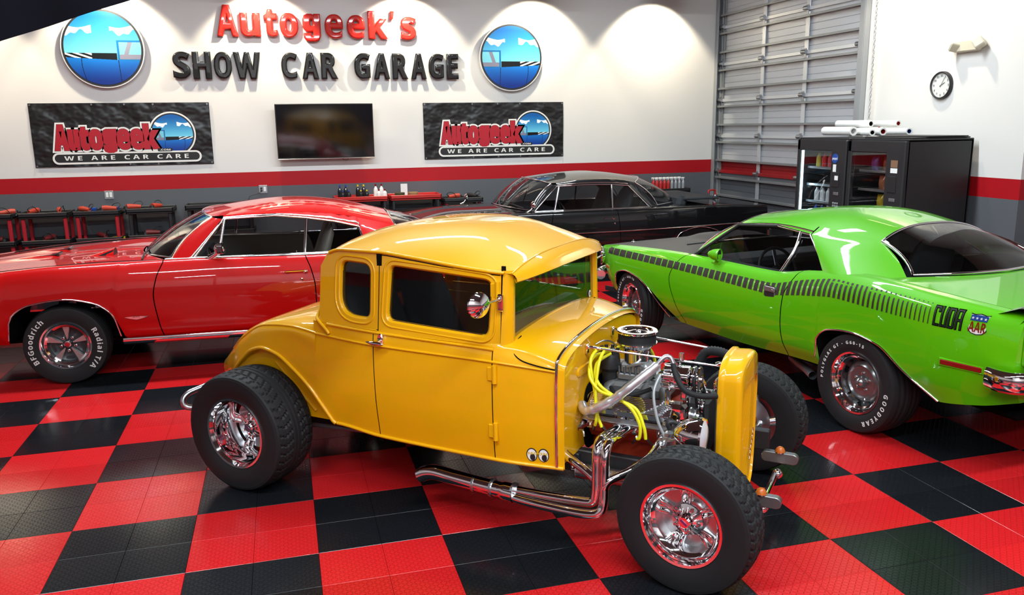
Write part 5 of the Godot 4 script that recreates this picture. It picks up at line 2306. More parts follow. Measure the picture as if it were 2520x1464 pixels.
	b = Buf.new()
	b.xf = Transform3D(Basis(Vector3.UP, PI / 2), Vector3(1.622, 1.03, -0.475))
	b.prism(G.disc(0.016, 20, Vector2.ZERO, 0.022), 0, 0.001)
	part(car, "window_sticker", b, M.print_white)
	b = Buf.new()
	b.xf = Transform3D(Basis(Vector3.UP, PI / 2), Vector3(1.6245, 1.03, -0.475))
	b.prism(G.rrect(0.010, 0.022, 0.004), 0, 0.001)
	part(car, "sticker_print", b, M.black)
	# cowl top, firewall, trim band
	rows = []
	for i in 13:
		var x := lerpf(1.60, 1.905, i / 12.0)
		var q := side.sec(x, 4.0)
		var yc := G.at([Vector2(1.60, 1.030), Vector2(1.75, 1.012), Vector2(1.905, 0.982)], x)
		var row := PackedVector3Array()
		for j in 41:
			var a := -PI / 2 + PI * j / 40.0
			row.append(Vector3(x, q.x * 0.0 + q.y + (yc - q.y) * pow(cos(a), 0.9), q.z * sin(a)))
		rows.append(row)
	b = Buf.new()
	b.grid(rows)
	part(car, "cowl_top", b, pm)
	var arc: PackedVector3Array = rows[12]
	var out := PackedVector2Array()
	for p in arc:
		out.append(Vector2(-p.z, p.y))
	out.append(Vector2(-0.575, 0.372))
	out.append(Vector2(0.575, 0.372))
	b = Buf.new()
	b.xf = Transform3D(Basis(Vector3.UP, PI / 2), Vector3(1.885, 0, 0))
	b.prism(G.inset(out if not Geometry2D.is_polygon_clockwise(out) else rev(out), 0.012), -0.02, 0.0)
	for e in [[0.0, 0.80, 0.74, 0.05], [0.0, 0.63, 0.5, 0.05]]:
		b.prism(G.rrect(e[2], e[3], 0.02, 5, Vector2(e[0], e[1])), 0.0, 0.008, 0.005)
	part(car, "firewall", b, pm)
	b = Buf.new()
	b.xf = Transform3D(Basis(Vector3.UP, PI / 2), Vector3(1.888, 0, 0))
	b.prism(G.rrect(0.56, 0.36, 0.08, 6, Vector2(0, 0.53)), 0, 0.004)
	part(car, "transmission_tunnel", b, M.under)
	var band := PackedVector3Array()
	band.append(Vector3(1.868, 0.385, 0.588))
	band.append(Vector3(1.868, 0.62, 0.597))
	band.append(Vector3(1.868, 0.80, 0.596))
	for k in range(38, 2, -1):
		var p: Vector3 = rows[10][k]
		band.append(Vector3(1.868, p.y + 0.008 * (p.y - 0.6), p.z * 1.018))
	band.append(Vector3(1.868, 0.80, -0.596))
	band.append(Vector3(1.868, 0.62, -0.597))
	band.append(Vector3(1.868, 0.385, -0.588))
	trim_tube(car, "cowl_band", band, 0.009, M.chrome)
	for s in [-1.0, 1.0]:
		trim_tube(car, "cowl_seam", flipz(G.smooth(v3([[1.64, 1.002, 0.50], [1.638, 0.975, 0.585], [1.655, 0.945, 0.617], [1.70, 0.915, 0.625], [1.78, 0.893, 0.612], [1.86, 0.878, 0.592]]), 6), s), 0.003, M.under)
	coupe_inside(car)
	coupe_chassis(car, pm)
	engine(car, pm)
	# eyes decal on the cowl side
	var src := [Buf.new(), Buf.new(), Buf.new(), Buf.new()]
	for s in [-1, 1]:
		var c := Vector2(0.0285 * s, 0)
		src[0].cap(G.disc(0.027, 30, c, 0.036), 0)
		src[1].cap(G.disc(0.0225, 30, c + Vector2(0, -0.001), 0.031), 0)
		src[2].cap(G.disc(0.013, 24, c + Vector2(0.004, -0.013), 0.018), 0)
		src[1].cap(PackedVector2Array([c + Vector2(0.002, 0.004), c + Vector2(0.003, -0.012), c + Vector2(0.010, -0.002)]), 0)
	letters(src[3], "MOON", 0.0125, 0.0, Transform3D(Basis.IDENTITY, Vector3(0, 0.008, 0)), 1.75)
	var cols := [M.black, M.print_white, M.black, mat(lin(0.72, 0.45, 0.01), 0.4)]
	for k in 4:
		part(car, ["eyes_outline", "eyes_white", "pupils", "eyes_lettering"][k], side_print4(side, src[k], 1.775, 0.438, 1.0, 0.0015 + 0.0008 * k), cols[k])


func rev(p: PackedVector2Array) -> PackedVector2Array:
	var q := p.duplicate()
	q.reverse()
	return q


func v_at4(body: Body, x: float, y: float) -> float:
	var a := 0.0
	var c := 4.0
	for k in 16:
		var m := (a + c) / 2.0
		if body.sec(x, m).y < y:
			a = m
		else:
			c = m
	return (a + c) / 2.0


func side_print4(body: Body, src: Buf, x: float, y: float, s: float, off: float) -> Buf:
	var o := Buf.new()
	o.t = src.t.duplicate()
	o.ix = src.ix.duplicate()
	for p in src.v:
		var q := body.sec(x + p.x * s, v_at4(body, x + p.x * s, y + p.y))
		o.v.append(Vector3(x + p.x * s, y + p.y, (absf(q.z) + off) * s))
		o.n.append(Vector3(0, 0, s))
	return o


func coupe_inside(car: Node3D) -> void:
	var b := Buf.new()
	b.box(Vector3(1.25, 0.04, 1.1), Vector3(1.2, 0.44, 0), 0.01)
	b.box(Vector3(0.04, 0.5, 1.1), Vector3(0.52, 0.68, 0), 0.01)
	part(car, "cabin_floor", b, M.under)
	for s in [-1.0, 1.0]:
		bucket_seat(car, 0.93, 0.27 * s, 0.62, M.seat_dark)
	b = Buf.new()
	b.box(Vector3(0.16, 0.20, 1.02), Vector3(1.50, 0.93, 0), 0.05)
	b.tube(v3([[1.46, 1.03, 0.48], [1.40, 1.045, 0.1], [1.44, 1.10, -0.28]]), 0.018, 8)
	part(car, "dashboard", b, M.black_plastic)
	steering_wheel(car, Vector3(1.28, 0.96, -0.26), -0.4, 0.17, M.black)


func coupe_chassis(car: Node3D, pm: Material) -> void:
	for s in [-1.0, 1.0]:
		var b := Buf.new()
		b.box(Vector3(2.4, 0.10, 0.05), Vector3(0.7, 0.33, 0.36 * s), 0.006)
		b.box(Vector3(0.95, 0.11, 0.05), Vector3(2.25, 0.335, 0.33 * s), 0.006)
		part(car, "frame_rail", b, M.black_plastic)
		# frame horn plate with amber lamp
		b = Buf.new()
		b.xf = Transform3D(Basis.IDENTITY, Vector3(2.79, 0.265, 0.28 * s - 0.018))
		b.prism(G.rrect(0.19, 0.058, 0.027, 8), 0.0, 0.036, 0.003)
		part(car, "frame_horn_plate", b, mat(lin(0.22, 0.22, 0.22), 0.35, 0.8))
		b = Buf.new()
		b.lathe([Vector2(0.026, 0.0), Vector2(0.026, 0.008), Vector2(0.020, 0.022), Vector2(0.010, 0.030), Vector2(0.0, 0.032)], 20, at(2.79, 0.294, 0.28 * s))
		part(car, "turn_signal", b, M.amber)
		b = Buf.new()
		b.lathe([Vector2(0.028, 0.0), Vector2(0.028, 0.005), Vector2(0.02, 0.005)], 20, at(2.79, 0.293, 0.28 * s))
		part(car, "signal_base", b, M.chrome)
		# headlamp bucket on its stand
		var o := Node3D.new()
		o.name = "headlamp"
		o.position = Vector3(2.515, 0.585, 0.405 * s)
		car.add_child(o, true)
		b = Buf.new()
		b.xf = Transform3D(Basis(Vector3.UP, PI / 2), Vector3.ZERO)
		lathe_z(b, [Vector2(0.0, -0.12), Vector2(0.03, -0.112), Vector2(0.06, -0.085), Vector2(0.082, -0.04), Vector2(0.088, 0.0), Vector2(0.090, 0.015), Vector2(0.084, 0.024), Vector2(0.078, 0.02)], 36)
		part(o, "bucket", b, M.chrome)
		b = Buf.new()
		b.xf = Transform3D(Basis(Vector3.UP, PI / 2), Vector3.ZERO)
		lathe_z(b, [Vector2(0.08, 0.02), Vector2(0.05, 0.033), Vector2(0.0, 0.038)], 32)
		part(o, "lens", b, mat(lin(0.6, 0.62, 0.64), 0.08))
		b = Buf.new()
		b.tube(v3([[-0.02, -0.07, 0], [-0.03, -0.14, -0.02 * s], [-0.04, -0.24, -0.05 * s]]), 0.012, 8)
		b.tube(v3([[-0.10, -0.03, 0.0], [-0.16, -0.06, -0.02 * s], [-0.2, -0.14, -0.04 * s]]), 0.006, 6)
		part(o, "stand", b, M.steel)
		# shock and steering link by the front wheel
		b = Buf.new()
		b.tube(v3([[2.50, 0.27, 0.50 * s], [2.40, 0.46, 0.36 * s]]), 0.022, 12)
		part(car, "shock_absorber", b, M.steel)
		b = Buf.new()
		b.tube(v3([[2.55, 0.27, 0.62 * s], [2.10, 0.31, 0.40 * s]]), 0.014, 8)
		part(car, "radius_rod", b, M.chrome)
		b = Buf.new()
		b.box(Vector3(0.05, 0.04, 0.03), Vector3(0.9, 0.37, 0.50 * s), 0.004)
		b.tube(v3([[0.9, 0.36, 0.50 * s], [0.15, 0.30, 0.46 * s]]), 0.014, 8)
		part(car, "rear_link", b, M.dull_steel)
	var b := Buf.new()
	b.tube(G.smooth(v3([[2.62, 0.31, -0.62], [2.62, 0.26, -0.3], [2.62, 0.25, 0.0], [2.62, 0.26, 0.3], [2.62, 0.31, 0.62]]), 5), 0.024, 12)
	part(car, "front_axle", b, M.chrome)
	b = Buf.new()
	b.tube(v3([[2.78, 0.195, -0.22], [2.78, 0.195, 0.22]]), 0.017, 12)
	b.ball(Vector3(2.79, 0.195, -0.22), 0.028, 12)
	b.ball(Vector3(2.79, 0.195, 0.22), 0.028, 12)
	part(car, "spreader_bar", b, M.chrome)
	b = Buf.new()
	b.tube(v3([[0.0, 0.345, -0.56], [0.0, 0.345, 0.56]]), 0.045, 12)
	b.ball(Vector3(0, 0.345, 0), Vector3(0.17, 0.15, 0.14), 16)
	part(car, "rear_axle", b, M.dull_steel)
	# ribbed aluminium cylinder along the frame
	b = Buf.new()
	var prof := []
	for k in 60:
		prof.append(Vector2(0.040 if k % 2 == 0 else 0.0375, k * 0.0085))
	prof.insert(0, Vector2(0.0, 0.0))
	prof.append(Vector2(0.0, 0.51))
	b.lathe(prof, 20, Transform3D(Basis(Vector3.BACK, -PI / 2), Vector3(1.90, 0.300, 0.40)))
	part(car, "ribbed_cylinder", b, M.steel)
	b = Buf.new()
	b.tube(v3([[1.90, 0.30, 0.40], [1.87, 0.30, 0.40]]), 0.012, 8)
	b.tube(v3([[1.875, 0.30, 0.40], [1.865, 0.34, 0.39]]), 0.010, 8)
	part(car, "cylinder_fitting", b, M.chrome)
	# nerf bar at the back
	b = Buf.new()
	for s in [-1.0, 1.0]:
		var bar := v3([[-0.40, 0.50, 0.30], [-0.53, 0.47, 0.48], [-0.60, 0.435, 0.62], [-0.615, 0.40, 0.655], [-0.60, 0.355, 0.655], [-0.55, 0.335, 0.60], [-0.40, 0.33, 0.30]])
		b.tube(flipz(G.bend(bar, 0.05, 5), s), 0.018, 10)
	b.tube(v3([[-0.40, 0.50, -0.3], [-0.40, 0.50, 0.3]]), 0.018, 10)
	part(car, "nerf_bar", b, M.steel)
	# fuel filler on the deck
	b = Buf.new()
	b.lathe([Vector2(0.0, 0.004), Vector2(0.024, 0.006), Vector2(0.03, 0.010), Vector2(0.036, 0.004), Vector2(0.038, -0.02)], 24, Transform3D(Basis(Vector3.BACK, 0.16), Vector3(0.33, 1.006, 0.38)))
	part(car, "fuel_filler", b, M.dull_steel)
	# wheels
	for s in [-1.0, 1.0]:
		wheel(car, "rear_wheel", Vector3(0.0, 0.345, 0.712 * s), s, 0.0, 0.347, 0.205, 0.30, 0.15, "mag_rear", 240)
		wheel(car, "front_wheel", Vector3(2.554, 0.318, 0.716 * s), s, -0.156, 0.322, 0.190, 0.195, 0.085, "mag_front", 240)
	# grille shell: a lofted surround, bars inside
	var shell_o := [[0, 0.905], [0.09, 0.900], [0.165, 0.878], [0.208, 0.835], [0.220, 0.76], [0.219, 0.55], [0.207, 0.34], [0.185, 0.22], [0.135, 0.160], [0, 0.142]]
	var open_o := [[0, 0.772], [0.08, 0.768], [0.145, 0.750], [0.178, 0.715], [0.186, 0.66], [0.185, 0.50], [0.172, 0.34], [0.150, 0.26], [0.105, 0.212], [0, 0.192]]
	var ring := func(pts: Array, x: float, inset: float, prow: float) -> PackedVector3Array:
		var half := []
		for e in pts:
			half.append(Vector2(e[0], e[1]))
		var sm := G.smooth2(half, 5)
		var o := PackedVector3Array()
		for p in sm:
			var k := 1.0 - inset / maxf(0.1, Vector2(p.x, p.y - 0.52).length())
			var z := p.x * k
			o.append(Vector3(x + prow * (1.0 - absf(z) / 0.22), 0.52 + (p.y - 0.52) * k, z))
		for q in range(sm.size() - 2, 0, -1):
			o.append(Vector3(o[q].x, o[q].y, -o[q].z))
		o.append(o[0])
		return o
	b = Buf.new()
	b.grid([ring.call(shell_o, 2.552, 0.004, 0.0), ring.call(shell_o, 2.556, 0.0, 0.0), ring.call(shell_o, 2.572, 0.0, 0.0), ring.call(shell_o, 2.577, 0.006, 0.0), ring.call(shell_o, 2.585, 0.007, 0.0), ring.call(shell_o, 2.635, 0.004, 0.004), ring.call(shell_o, 2.655, 0.010, 0.010), ring.call(shell_o, 2.664, 0.022, 0.014), ring.call(open_o, 2.668, -0.006, 0.016), ring.call(open_o, 2.666, 0.0, 0.016), ring.call(open_o, 2.645, 0.003, 0.016)], false, true)
	part(car, "grille_shell", b, pm)
	var z := -0.180
	var lo := [Vector2(0, 0.194), Vector2(0.105, 0.214), Vector2(0.150, 0.262), Vector2(0.185, 0.45)]
	var hi := [Vector2(0, 0.770), Vector2(0.08, 0.766), Vector2(0.145, 0.748), Vector2(0.186, 0.66)]
	while z < 0.181:
		var y0 := G.at(lo, absf(z))
		var y1 := G.at(hi, absf(z))
		b = Buf.new()
		b.box(Vector3(0.012, y1 - y0, 0.0085), Vector3(2.650 + 0.016 * (1.0 - absf(z) / 0.22), (y0 + y1) / 2, z), 0.003)
		part(car, "grille_bar", b, pm)
		z += 0.0138
	b = Buf.new()
	b.box(Vector3(0.06, 0.62, 0.36), Vector3(2.60, 0.48, 0), 0.005)
	part(car, "radiator", b, M.under)
	b = Buf.new()
	b.box(Vector3(0.03, 0.64, 0.39), Vector3(2.555, 0.49, 0), 0.005)
	part(car, "radiator_tank", b, M.cast)
	b = Buf.new()
	var scr := PackedVector3Array()
	for k in 60:
		var u := k / 59.0
		scr.append(Vector3(2.685, lerpf(0.36, 0.50, u) + 0.010 * sin(u * 38.0), lerpf(0.03, -0.045, u) + 0.010 * cos(u * 38.0)))
	b.tube(scr, 0.0028, 5)
	part(car, "grille_script", b, M.chrome)


func engine(car: Node3D, pm: Material) -> void:
	var e := Node3D.new()
	e.name = "engine"
	car.add_child(e, true)
	var red := mat(lin(0.34, 0.035, 0.012), 0.42)
	var b := Buf.new()
	b.box(Vector3(0.50, 0.26, 0.34), Vector3(2.14, 0.42, 0), 0.02)
	for s in [-1.0, 1.0]:
		b.box(Vector3(0.49, 0.14, 0.13), Vector3(2.14, 0.515, 0.20 * s), 0.012, Basis(Vector3.RIGHT, 0.6 * s))
		for k in 4:
			b.box(Vector3(0.055, 0.055, 0.03), Vector3(1.955 + 0.12 * k, 0.50, 0.27 * s), 0.008, Basis(Vector3.RIGHT, 0.5 * s))
	b.box(Vector3(0.46, 0.10, 0.30), Vector3(2.14, 0.27, 0), 0.02)
	part(e, "block", b, red)
	for s in [-1.0, 1.0]:
		# cylinder head with a silver gasket edge and a finned cover
		b = Buf.new()
		b.box(Vector3(0.51, 0.014, 0.155), Vector3(2.14, 0.588, 0.245 * s), 0.004, Basis(Vector3.RIGHT, 0.62 * s))
		part(e, "cover_rail", b, M.steel)
		b = Buf.new()
		b.xf = Transform3D(Basis(Vector3.RIGHT, 0.62 * s), Vector3(2.14, 0.622, 0.270 * s))
		b.box(Vector3(0.48, 0.06, 0.125), Vector3.ZERO, 0.022)
		for k in 9:
			b.box(Vector3(0.42, 0.012, 0.005), Vector3(0, 0.033, -0.044 + 0.011 * k), 0.0015)
		part(e, "valve_cover", b, M.chrome)
		for k in 4:
			b = Buf.new()
			b.xf = Transform3D(Basis(Vector3.RIGHT, 0.62 * s), Vector3(1.95 + 0.126 * k, 0.60, 0.318 * s))
			b.lathe([Vector2(0.0, 0.014), Vector2(0.009, 0.012), Vector2(0.010, 0.0)], 8)
			part(e, "cover_bolt", b, M.chrome)
	b = Buf.new()
	b.box(Vector3(0.34, 0.08, 0.22), Vector3(2.10, 0.655, 0), 0.02)
	for k in 4:
		for s in [-1.0, 1.0]:
			b.tube(v3([[1.98 + 0.085 * k, 0.68, 0.03 * s], [1.96 + 0.1 * k, 0.67, 0.12 * s], [1.955 + 0.11 * k, 0.62, 0.175 * s]]), 0.026, 10)
	part(e, "intake_manifold", b, M.cast)
	# carburettor
	b = Buf.new()
	b.box(Vector3(0.17, 0.035, 0.13), Vector3(2.075, 0.715, 0), 0.006)
	b.box(Vector3(0.15, 0.06, 0.12), Vector3(2.075, 0.76, 0), 0.012)
	for q in [[-0.095, 0.0], [0.095, 0.0]]:
		b.box(Vector3(0.05, 0.05, 0.10), Vector3(2.075 + q[0], 0.755, 0), 0.010)
	for q in 6:
		b.tube(v3([[2.0 + 0.03 * q, 0.73, 0.06], [2.0 + 0.03 * q, 0.775, 0.072]]), 0.006, 6)
	b.box(Vector3(0.10, 0.012, 0.02), Vector3(2.09, 0.79, 0.07), 0.003, Basis(Vector3.BACK, 0.3))
	part(e, "carburettor", b, M.dull_steel)
	# air cleaner: chrome neck, pleated filter, chrome lid
	var o := Node3D.new()
	o.name = "air_cleaner"
	o.position = Vector3(2.075, 0.79, 0)
	car.add_child(o, true)
	b = Buf.new()
	b.lathe([Vector2(0.066, 0.0), Vector2(0.068, 0.05), Vector2(0.072, 0.058), Vector2(0.072, 0.075), Vector2(0.098, 0.098), Vector2(0.106, 0.102), Vector2(0.106, 0.108), Vector2(0.05, 0.108)], 40)
	part(o, "neck", b, M.chrome)
	var rows := [PackedVector3Array(), PackedVector3Array()]
	for k in 181:
		var a := TAU * k / 180
		var r := 0.1 if k % 2 == 0 else 0.0925
		rows[0].append(Vector3(cos(a) * r, 0.107, sin(a) * r))
		rows[1].append(Vector3(cos(a) * r, 0.160, sin(a) * r))
	b = Buf.new()
	b.grid(rows)
	part(o, "pleated_filter", b, M.black)
	b = Buf.new()
	b.lathe([Vector2(0.100, 0.158), Vector2(0.108, 0.160), Vector2(0.109, 0.168), Vector2(0.104, 0.172), Vector2(0.084, 0.172), Vector2(0.078, 0.164), Vector2(0.060, 0.160), Vector2(0.036, 0.166), Vector2(0.022, 0.170), Vector2(0.010, 0.171), Vector2(0.0, 0.171)], 48)
	part(o, "lid", b, M.chrome)
	b = Buf.new()
	b.lathe([Vector2(0.006, 0.168), Vector2(0.006, 0.184), Vector2(0.0, 0.185)], 10)
	b.box(Vector3(0.05, 0.014, 0.006), Vector3(0, 0.182, 0), 0.002)
	part(o, "wing_nut", b, M.chrome)
	# distributor with yellow plug leads
	b = Buf.new()
	b.lathe([Vector2(0.0, 0.095), Vector2(0.03, 0.095), Vector2(0.052, 0.07), Vector2(0.058, 0.03), Vector2(0.058, 0.0), Vector2(0.04, -0.02), Vector2(0.04, -0.12)], 24, at(1.945, 0.76, 0.06))
	for k in 8:
		var a := TAU * k / 8
		b.tube(PackedVector3Array([Vector3(1.945 + cos(a) * 0.04, 0.835, 0.06 + sin(a) * 0.04), Vector3(1.945 + cos(a) * 0.045, 0.870, 0.06 + sin(a) * 0.045)]), 0.010, 8)
	part(e, "distributor", b, M.black_plastic)
	var lead := mat(lin(0.66, 0.60, 0.005), 0.35)
	for w in [[[1.955, 0.865, 0.10], [1.94, 0.895, 0.22], [1.93, 0.855, 0.30], [1.955, 0.76, 0.33], [1.985, 0.66, 0.36], [1.995, 0.585, 0.385], [1.985, 0.545, 0.375]],
		[[1.965, 0.86, 0.10], [1.975, 0.89, 0.22], [1.978, 0.85, 0.31], [1.978, 0.73, 0.35], [1.99, 0.62, 0.37], [2.02, 0.54, 0.375]],
		[[1.96, 0.855, 0.11], [1.925, 0.86, 0.25], [1.94, 0.79, 0.34], [2.0, 0.725, 0.36], [2.09, 0.70, 0.36], [2.17, 0.655, 0.365], [2.215, 0.58, 0.37], [2.215, 0.515, 0.37], [2.20, 0.505, 0.365]],
		[[1.97, 0.85, 0.12], [1.95, 0.83, 0.27], [1.99, 0.755, 0.345], [2.10, 0.69, 0.35], [2.19, 0.65, 0.35], [2.235, 0.57, 0.365], [2.245, 0.51, 0.365]],
		[[1.98, 0.86, 0.06], [2.02, 0.90, 0.02], [2.0, 0.88, -0.12], [1.99, 0.76, -0.22]], [[1.985, 0.865, 0.04], [2.05, 0.905, -0.02], [2.04, 0.86, -0.15], [2.02, 0.74, -0.24]], [[1.99, 0.86, 0.05], [2.07, 0.87, -0.06], [2.10, 0.80, -0.18], [2.11, 0.70, -0.24]]]:
		b = Buf.new()
		b.tube(G.smooth(v3(w), 8), 0.0085, 8)
		part(e, "plug_lead", b, lead)
	for q in [[1.985, 0.545, 0.375, -0.03], [2.02, 0.54, 0.375, 0.02], [2.20, 0.505, 0.365, -0.04], [2.245, 0.51, 0.365, 0.02]]:
		b = Buf.new()
		b.tube(v3([[q[0], q[1] + 0.01, q[2]], [q[0] + q[3] * 0.7, q[1] - 0.035, q[2] - 0.04], [q[0] + q[3], q[1] - 0.05, q[2] - 0.06]]), 0.007, 8)
		part(e, "spark_plug", b, M.steel)
	# exhaust headers and side pipes on both sides
	for s in [-1.0, 1.0]:
		for t in [[[1.90, 0.515, 0.27], [1.86, 0.500, 0.36], [1.835, 0.455, 0.44], [1.87, 0.425, 0.50], [2.02, 0.385, 0.575], [2.075, 0.36, 0.60], [2.08, 0.33, 0.60]],
			[[2.085, 0.515, 0.27], [2.085, 0.53, 0.38], [2.085, 0.55, 0.52], [2.083, 0.545, 0.575], [2.083, 0.50, 0.605], [2.083, 0.40, 0.61], [2.083, 0.30, 0.615], [2.07, 0.258, 0.618], [2.02, 0.246, 0.62], [1.85, 0.240, 0.625], [1.64, 0.236, 0.625], [1.585, 0.238, 0.628]],
			[[2.14, 0.515, 0.27], [2.135, 0.53, 0.38], [2.13, 0.545, 0.53], [2.13, 0.54, 0.59], [2.13, 0.49, 0.62], [2.13, 0.40, 0.625], [2.13, 0.28, 0.635], [2.115, 0.225, 0.65], [2.05, 0.206, 0.66], [1.88, 0.204, 0.662], [1.68, 0.210, 0.655], [1.60, 0.225, 0.64]],
			[[2.31, 0.515, 0.27], [2.315, 0.50, 0.36], [2.295, 0.455, 0.46], [2.23, 0.415, 0.55], [2.17, 0.39, 0.605], [2.14, 0.37, 0.625], [2.13, 0.34, 0.63]]]:
			b = Buf.new()
			b.tube(flipz(G.smooth(v3(t), 6), s), 0.0235, 16)
			part(car, "header_pipe", b, M.chrome)
		b = Buf.new()
		for x in [1.90, 2.085, 2.14, 2.31]:
			b.box(Vector3(0.075, 0.06, 0.012), Vector3(x, 0.515, 0.278 * s), 0.006, Basis(Vector3.RIGHT, 0.3 * s))
		part(car, "header_flange", b, M.chrome)
		b = Buf.new()
		var side_path := G.smooth(v3([[1.66, 0.226, 0.640], [1.60, 0.229, 0.638], [1.50, 0.232, 0.635], [1.30, 0.238, 0.625], [1.19, 0.240, 0.615], [1.13, 0.228, 0.612], [1.085, 0.205, 0.612]]), 6)
		var rad := []
		for k in side_path.size():
			rad.append(0.046 if k < 7 else 0.040)
		b.tube(flipz(side_path, s), rad, 20, false)
		part(car, "side_pipe", b, M.chrome)
		b = Buf.new()
		var last := side_path[side_path.size() - 1]
		var dir := (last - side_path[side_path.size() - 2]).normalized()
		b.tube(flipz(PackedVector3Array([last - dir * 0.001, last - dir * 0.05]), s), 0.0385, 20)
		part(car, "pipe_bore", b, M.under)
		for x in [1.655, 1.535, 1.43]:
			b = Buf.new()
			b.tube(flipz(v3([[x + 0.006, 0.231, 0.635], [x - 0.006, 0.231, 0.635]]), s), 0.0475 if x > 1.5 else 0.0415, 20)
			part(car, "pipe_clamp", b, M.steel)
	# foil wrapped hose
	var foil := mat(lin(0.62, 0.60, 0.62), 0.3, 0.8)
	var path := G.smooth(v3([[1.90, 0.632, 0.34], [1.94, 0.618, 0.39], [2.0, 0.645, 0.40], [2.08, 0.695, 0.385], [2.16, 0.765, 0.36], [2.235, 0.835, 0.31], [2.27, 0.868, 0.27]]), 8)
	var rr := []
	var rng := RandomNumberGenerator.new()
	rng.seed = 5
	for k in path.size():
		rr.append(0.0235 + rng.randf_range(-0.0022, 0.0022) - (0.008 if k > path.size() - 3 else 0.0))
	b = Buf.new()
	b.tube(path, rr, 12)
	part(e, "foil_hose", b, foil)
	b = Buf.new()
	b.tube(G.smooth(v3([[2.265, 0.865, 0.275], [2.30, 0.905, 0.255], [2.325, 0.90, 0.245], [2.345, 0.865, 0.25]]), 5), 0.012, 10)
	part(e, "hose_fitting", b, M.steel)
	b = Buf.new()
	b.tube(G.smooth(v3([[2.34, 0.87, 0.25], [2.37, 0.82, 0.29], [2.42, 0.765, 0.31], [2.49, 0.742, 0.29], [2.555, 0.735, 0.24]]), 8), 0.0145, 10)
	part(e, "rubber_hose", b, M.rubber)
	b = Buf.new()
	b.tube(G.smooth(v3([[2.285, 0.82, 0.27], [2.27, 0.74, 0.33], [2.30, 0.62, 0.36], [2.345, 0.52, 0.36], [2.385, 0.43, 0.35], [2.40, 0.40, 0.33]]), 8), 0.0075, 8)
	part(e, "braided_line", b, M.galv)
	b = Buf.new()
	b.tube(G.smooth(v3([[1.99, 0.68, 0.16], [2.05, 0.675, 0.24], [2.14, 0.685, 0.24], [2.22, 0.715, 0.2]]), 6), 0.011, 8)
	part(e, "vacuum_hose", b, M.rubber)
	# compressor and pulleys
	b = Buf.new()
	var fr := Transform3D(Basis(Vector3.BACK, -PI / 2), Vector3(2.28, 0.795, 0.20))
	b.lathe([Vector2(0.0, 0.0), Vector2(0.045, 0.0), Vector2(0.058, 0.012), Vector2(0.058, 0.045), Vector2(0.052, 0.05), Vector2(0.052, 0.062), Vector2(0.060, 0.066), Vector2(0.060, 0.13), Vector2(0.05, 0.14), Vector2(0.02, 0.145), Vector2(0.02, 0.17)], 28, fr)
	for k in 5:
		var a := TAU * k / 5 + 0.3
		b.tube(PackedVector3Array([Vector3(2.285, 0.795 + sin(a) * 0.056, 0.20 + cos(a) * 0.056), Vector3(2.415, 0.795 + sin(a) * 0.056, 0.20 + cos(a) * 0.056)]), 0.008, 6)
	b.box(Vector3(0.05, 0.03, 0.03), Vector3(2.34, 0.868, 0.19), 0.006)
	b.tube(v3([[2.36, 0.87, 0.17], [2.36, 0.91, 0.17]]), 0.013, 10)
	part(e, "compressor", b, M.chrome)
	for q in [[2.43, 0.795, 0.20, 0.064], [2.43, 0.60, 0.02, 0.085], [2.43, 0.44, 0.0, 0.075], [2.43, 0.62, 0.24, 0.04]]:
		b = Buf.new()
		var r: float = q[3]
		b.lathe([Vector2(0.0, 0.0), Vector2(r, 0.0), Vector2(r, 0.008), Vector2(r - 0.012, 0.018), Vector2(r, 0.028), Vector2(r, 0.034), Vector2(r - 0.008, 0.036), Vector2(r - 0.012, 0.03), Vector2(0.02, 0.026), Vector2(0.016, 0.045), Vector2(0.0, 0.045)], 32, Transform3D(Basis(Vector3.BACK, -PI / 2), Vector3(q[0], q[1], q[2])))
		part(e, "pulley", b, M.chrome if r > 0.05 else M.steel)
	b = Buf.new()
	b.tube(v3([[2.448, 0.855, 0.215], [2.448, 0.685, 0.035], [2.448, 0.62, -0.065], [2.448, 0.45, -0.075], [2.448, 0.37, 0.01], [2.448, 0.44, 0.08], [2.448, 0.74, 0.235], [2.448, 0.80, 0.265]]), 0.007, 6, false, true)
	part(e, "fan_belt", b, M.rubber)
	b = Buf.new()
	b.box(Vector3(0.10, 0.09, 0.09), Vector3(2.36, 0.63, 0.24), 0.02)
	b.box(Vector3(0.03, 0.30, 0.05), Vector3(2.385, 0.62, 0.14), 0.006)
	b.box(Vector3(0.03, 0.05, 0.26), Vector3(2.385, 0.70, 0.08), 0.006)
	b.box(Vector3(0.02, 0.10, 0.04), Vector3(2.32, 0.70, 0.255), 0.006)
	part(e, "alternator_bracket", b, M.chrome)
	b = Buf.new()
	b.box(Vector3(0.12, 0.30, 0.22), Vector3(2.42, 0.50, -0.02), 0.02)
	part(e, "timing_cover", b, M.cast)
	b = Buf.new()
	b.lathe([Vector2(0.0, 0.165), Vector2(0.016, 0.165), Vector2(0.03, 0.155), Vector2(0.033, 0.14), Vector2(0.031, 0.135), Vector2(0.033, 0.13), Vector2(0.033, 0.015), Vector2(0.028, 0.0), Vector2(0.0, 0.0)], 24, at(2.36, 0.405, 0.345))
	part(e, "filter_canister", b, M.steel)
	b = Buf.new()
	b.tube(G.smooth(v3([[2.36, 0.57, 0.345], [2.35, 0.60, 0.35], [2.37, 0.61, 0.34], [2.42, 0.58, 0.31]]), 5), 0.012, 8)
	part(e, "canister_pipe", b, M.black)
	# ribbed upper radiator hose and cap
	path = G.smooth(v3([[2.39, 0.80, -0.06], [2.43, 0.865, -0.06], [2.50, 0.875, -0.05], [2.56, 0.86, -0.03]]), 10)
	rr = []
	for k in path.size():
		rr.append(0.026 if k % 2 == 0 else 0.021)
	b = Buf.new()
	b.tube(path, rr, 14)
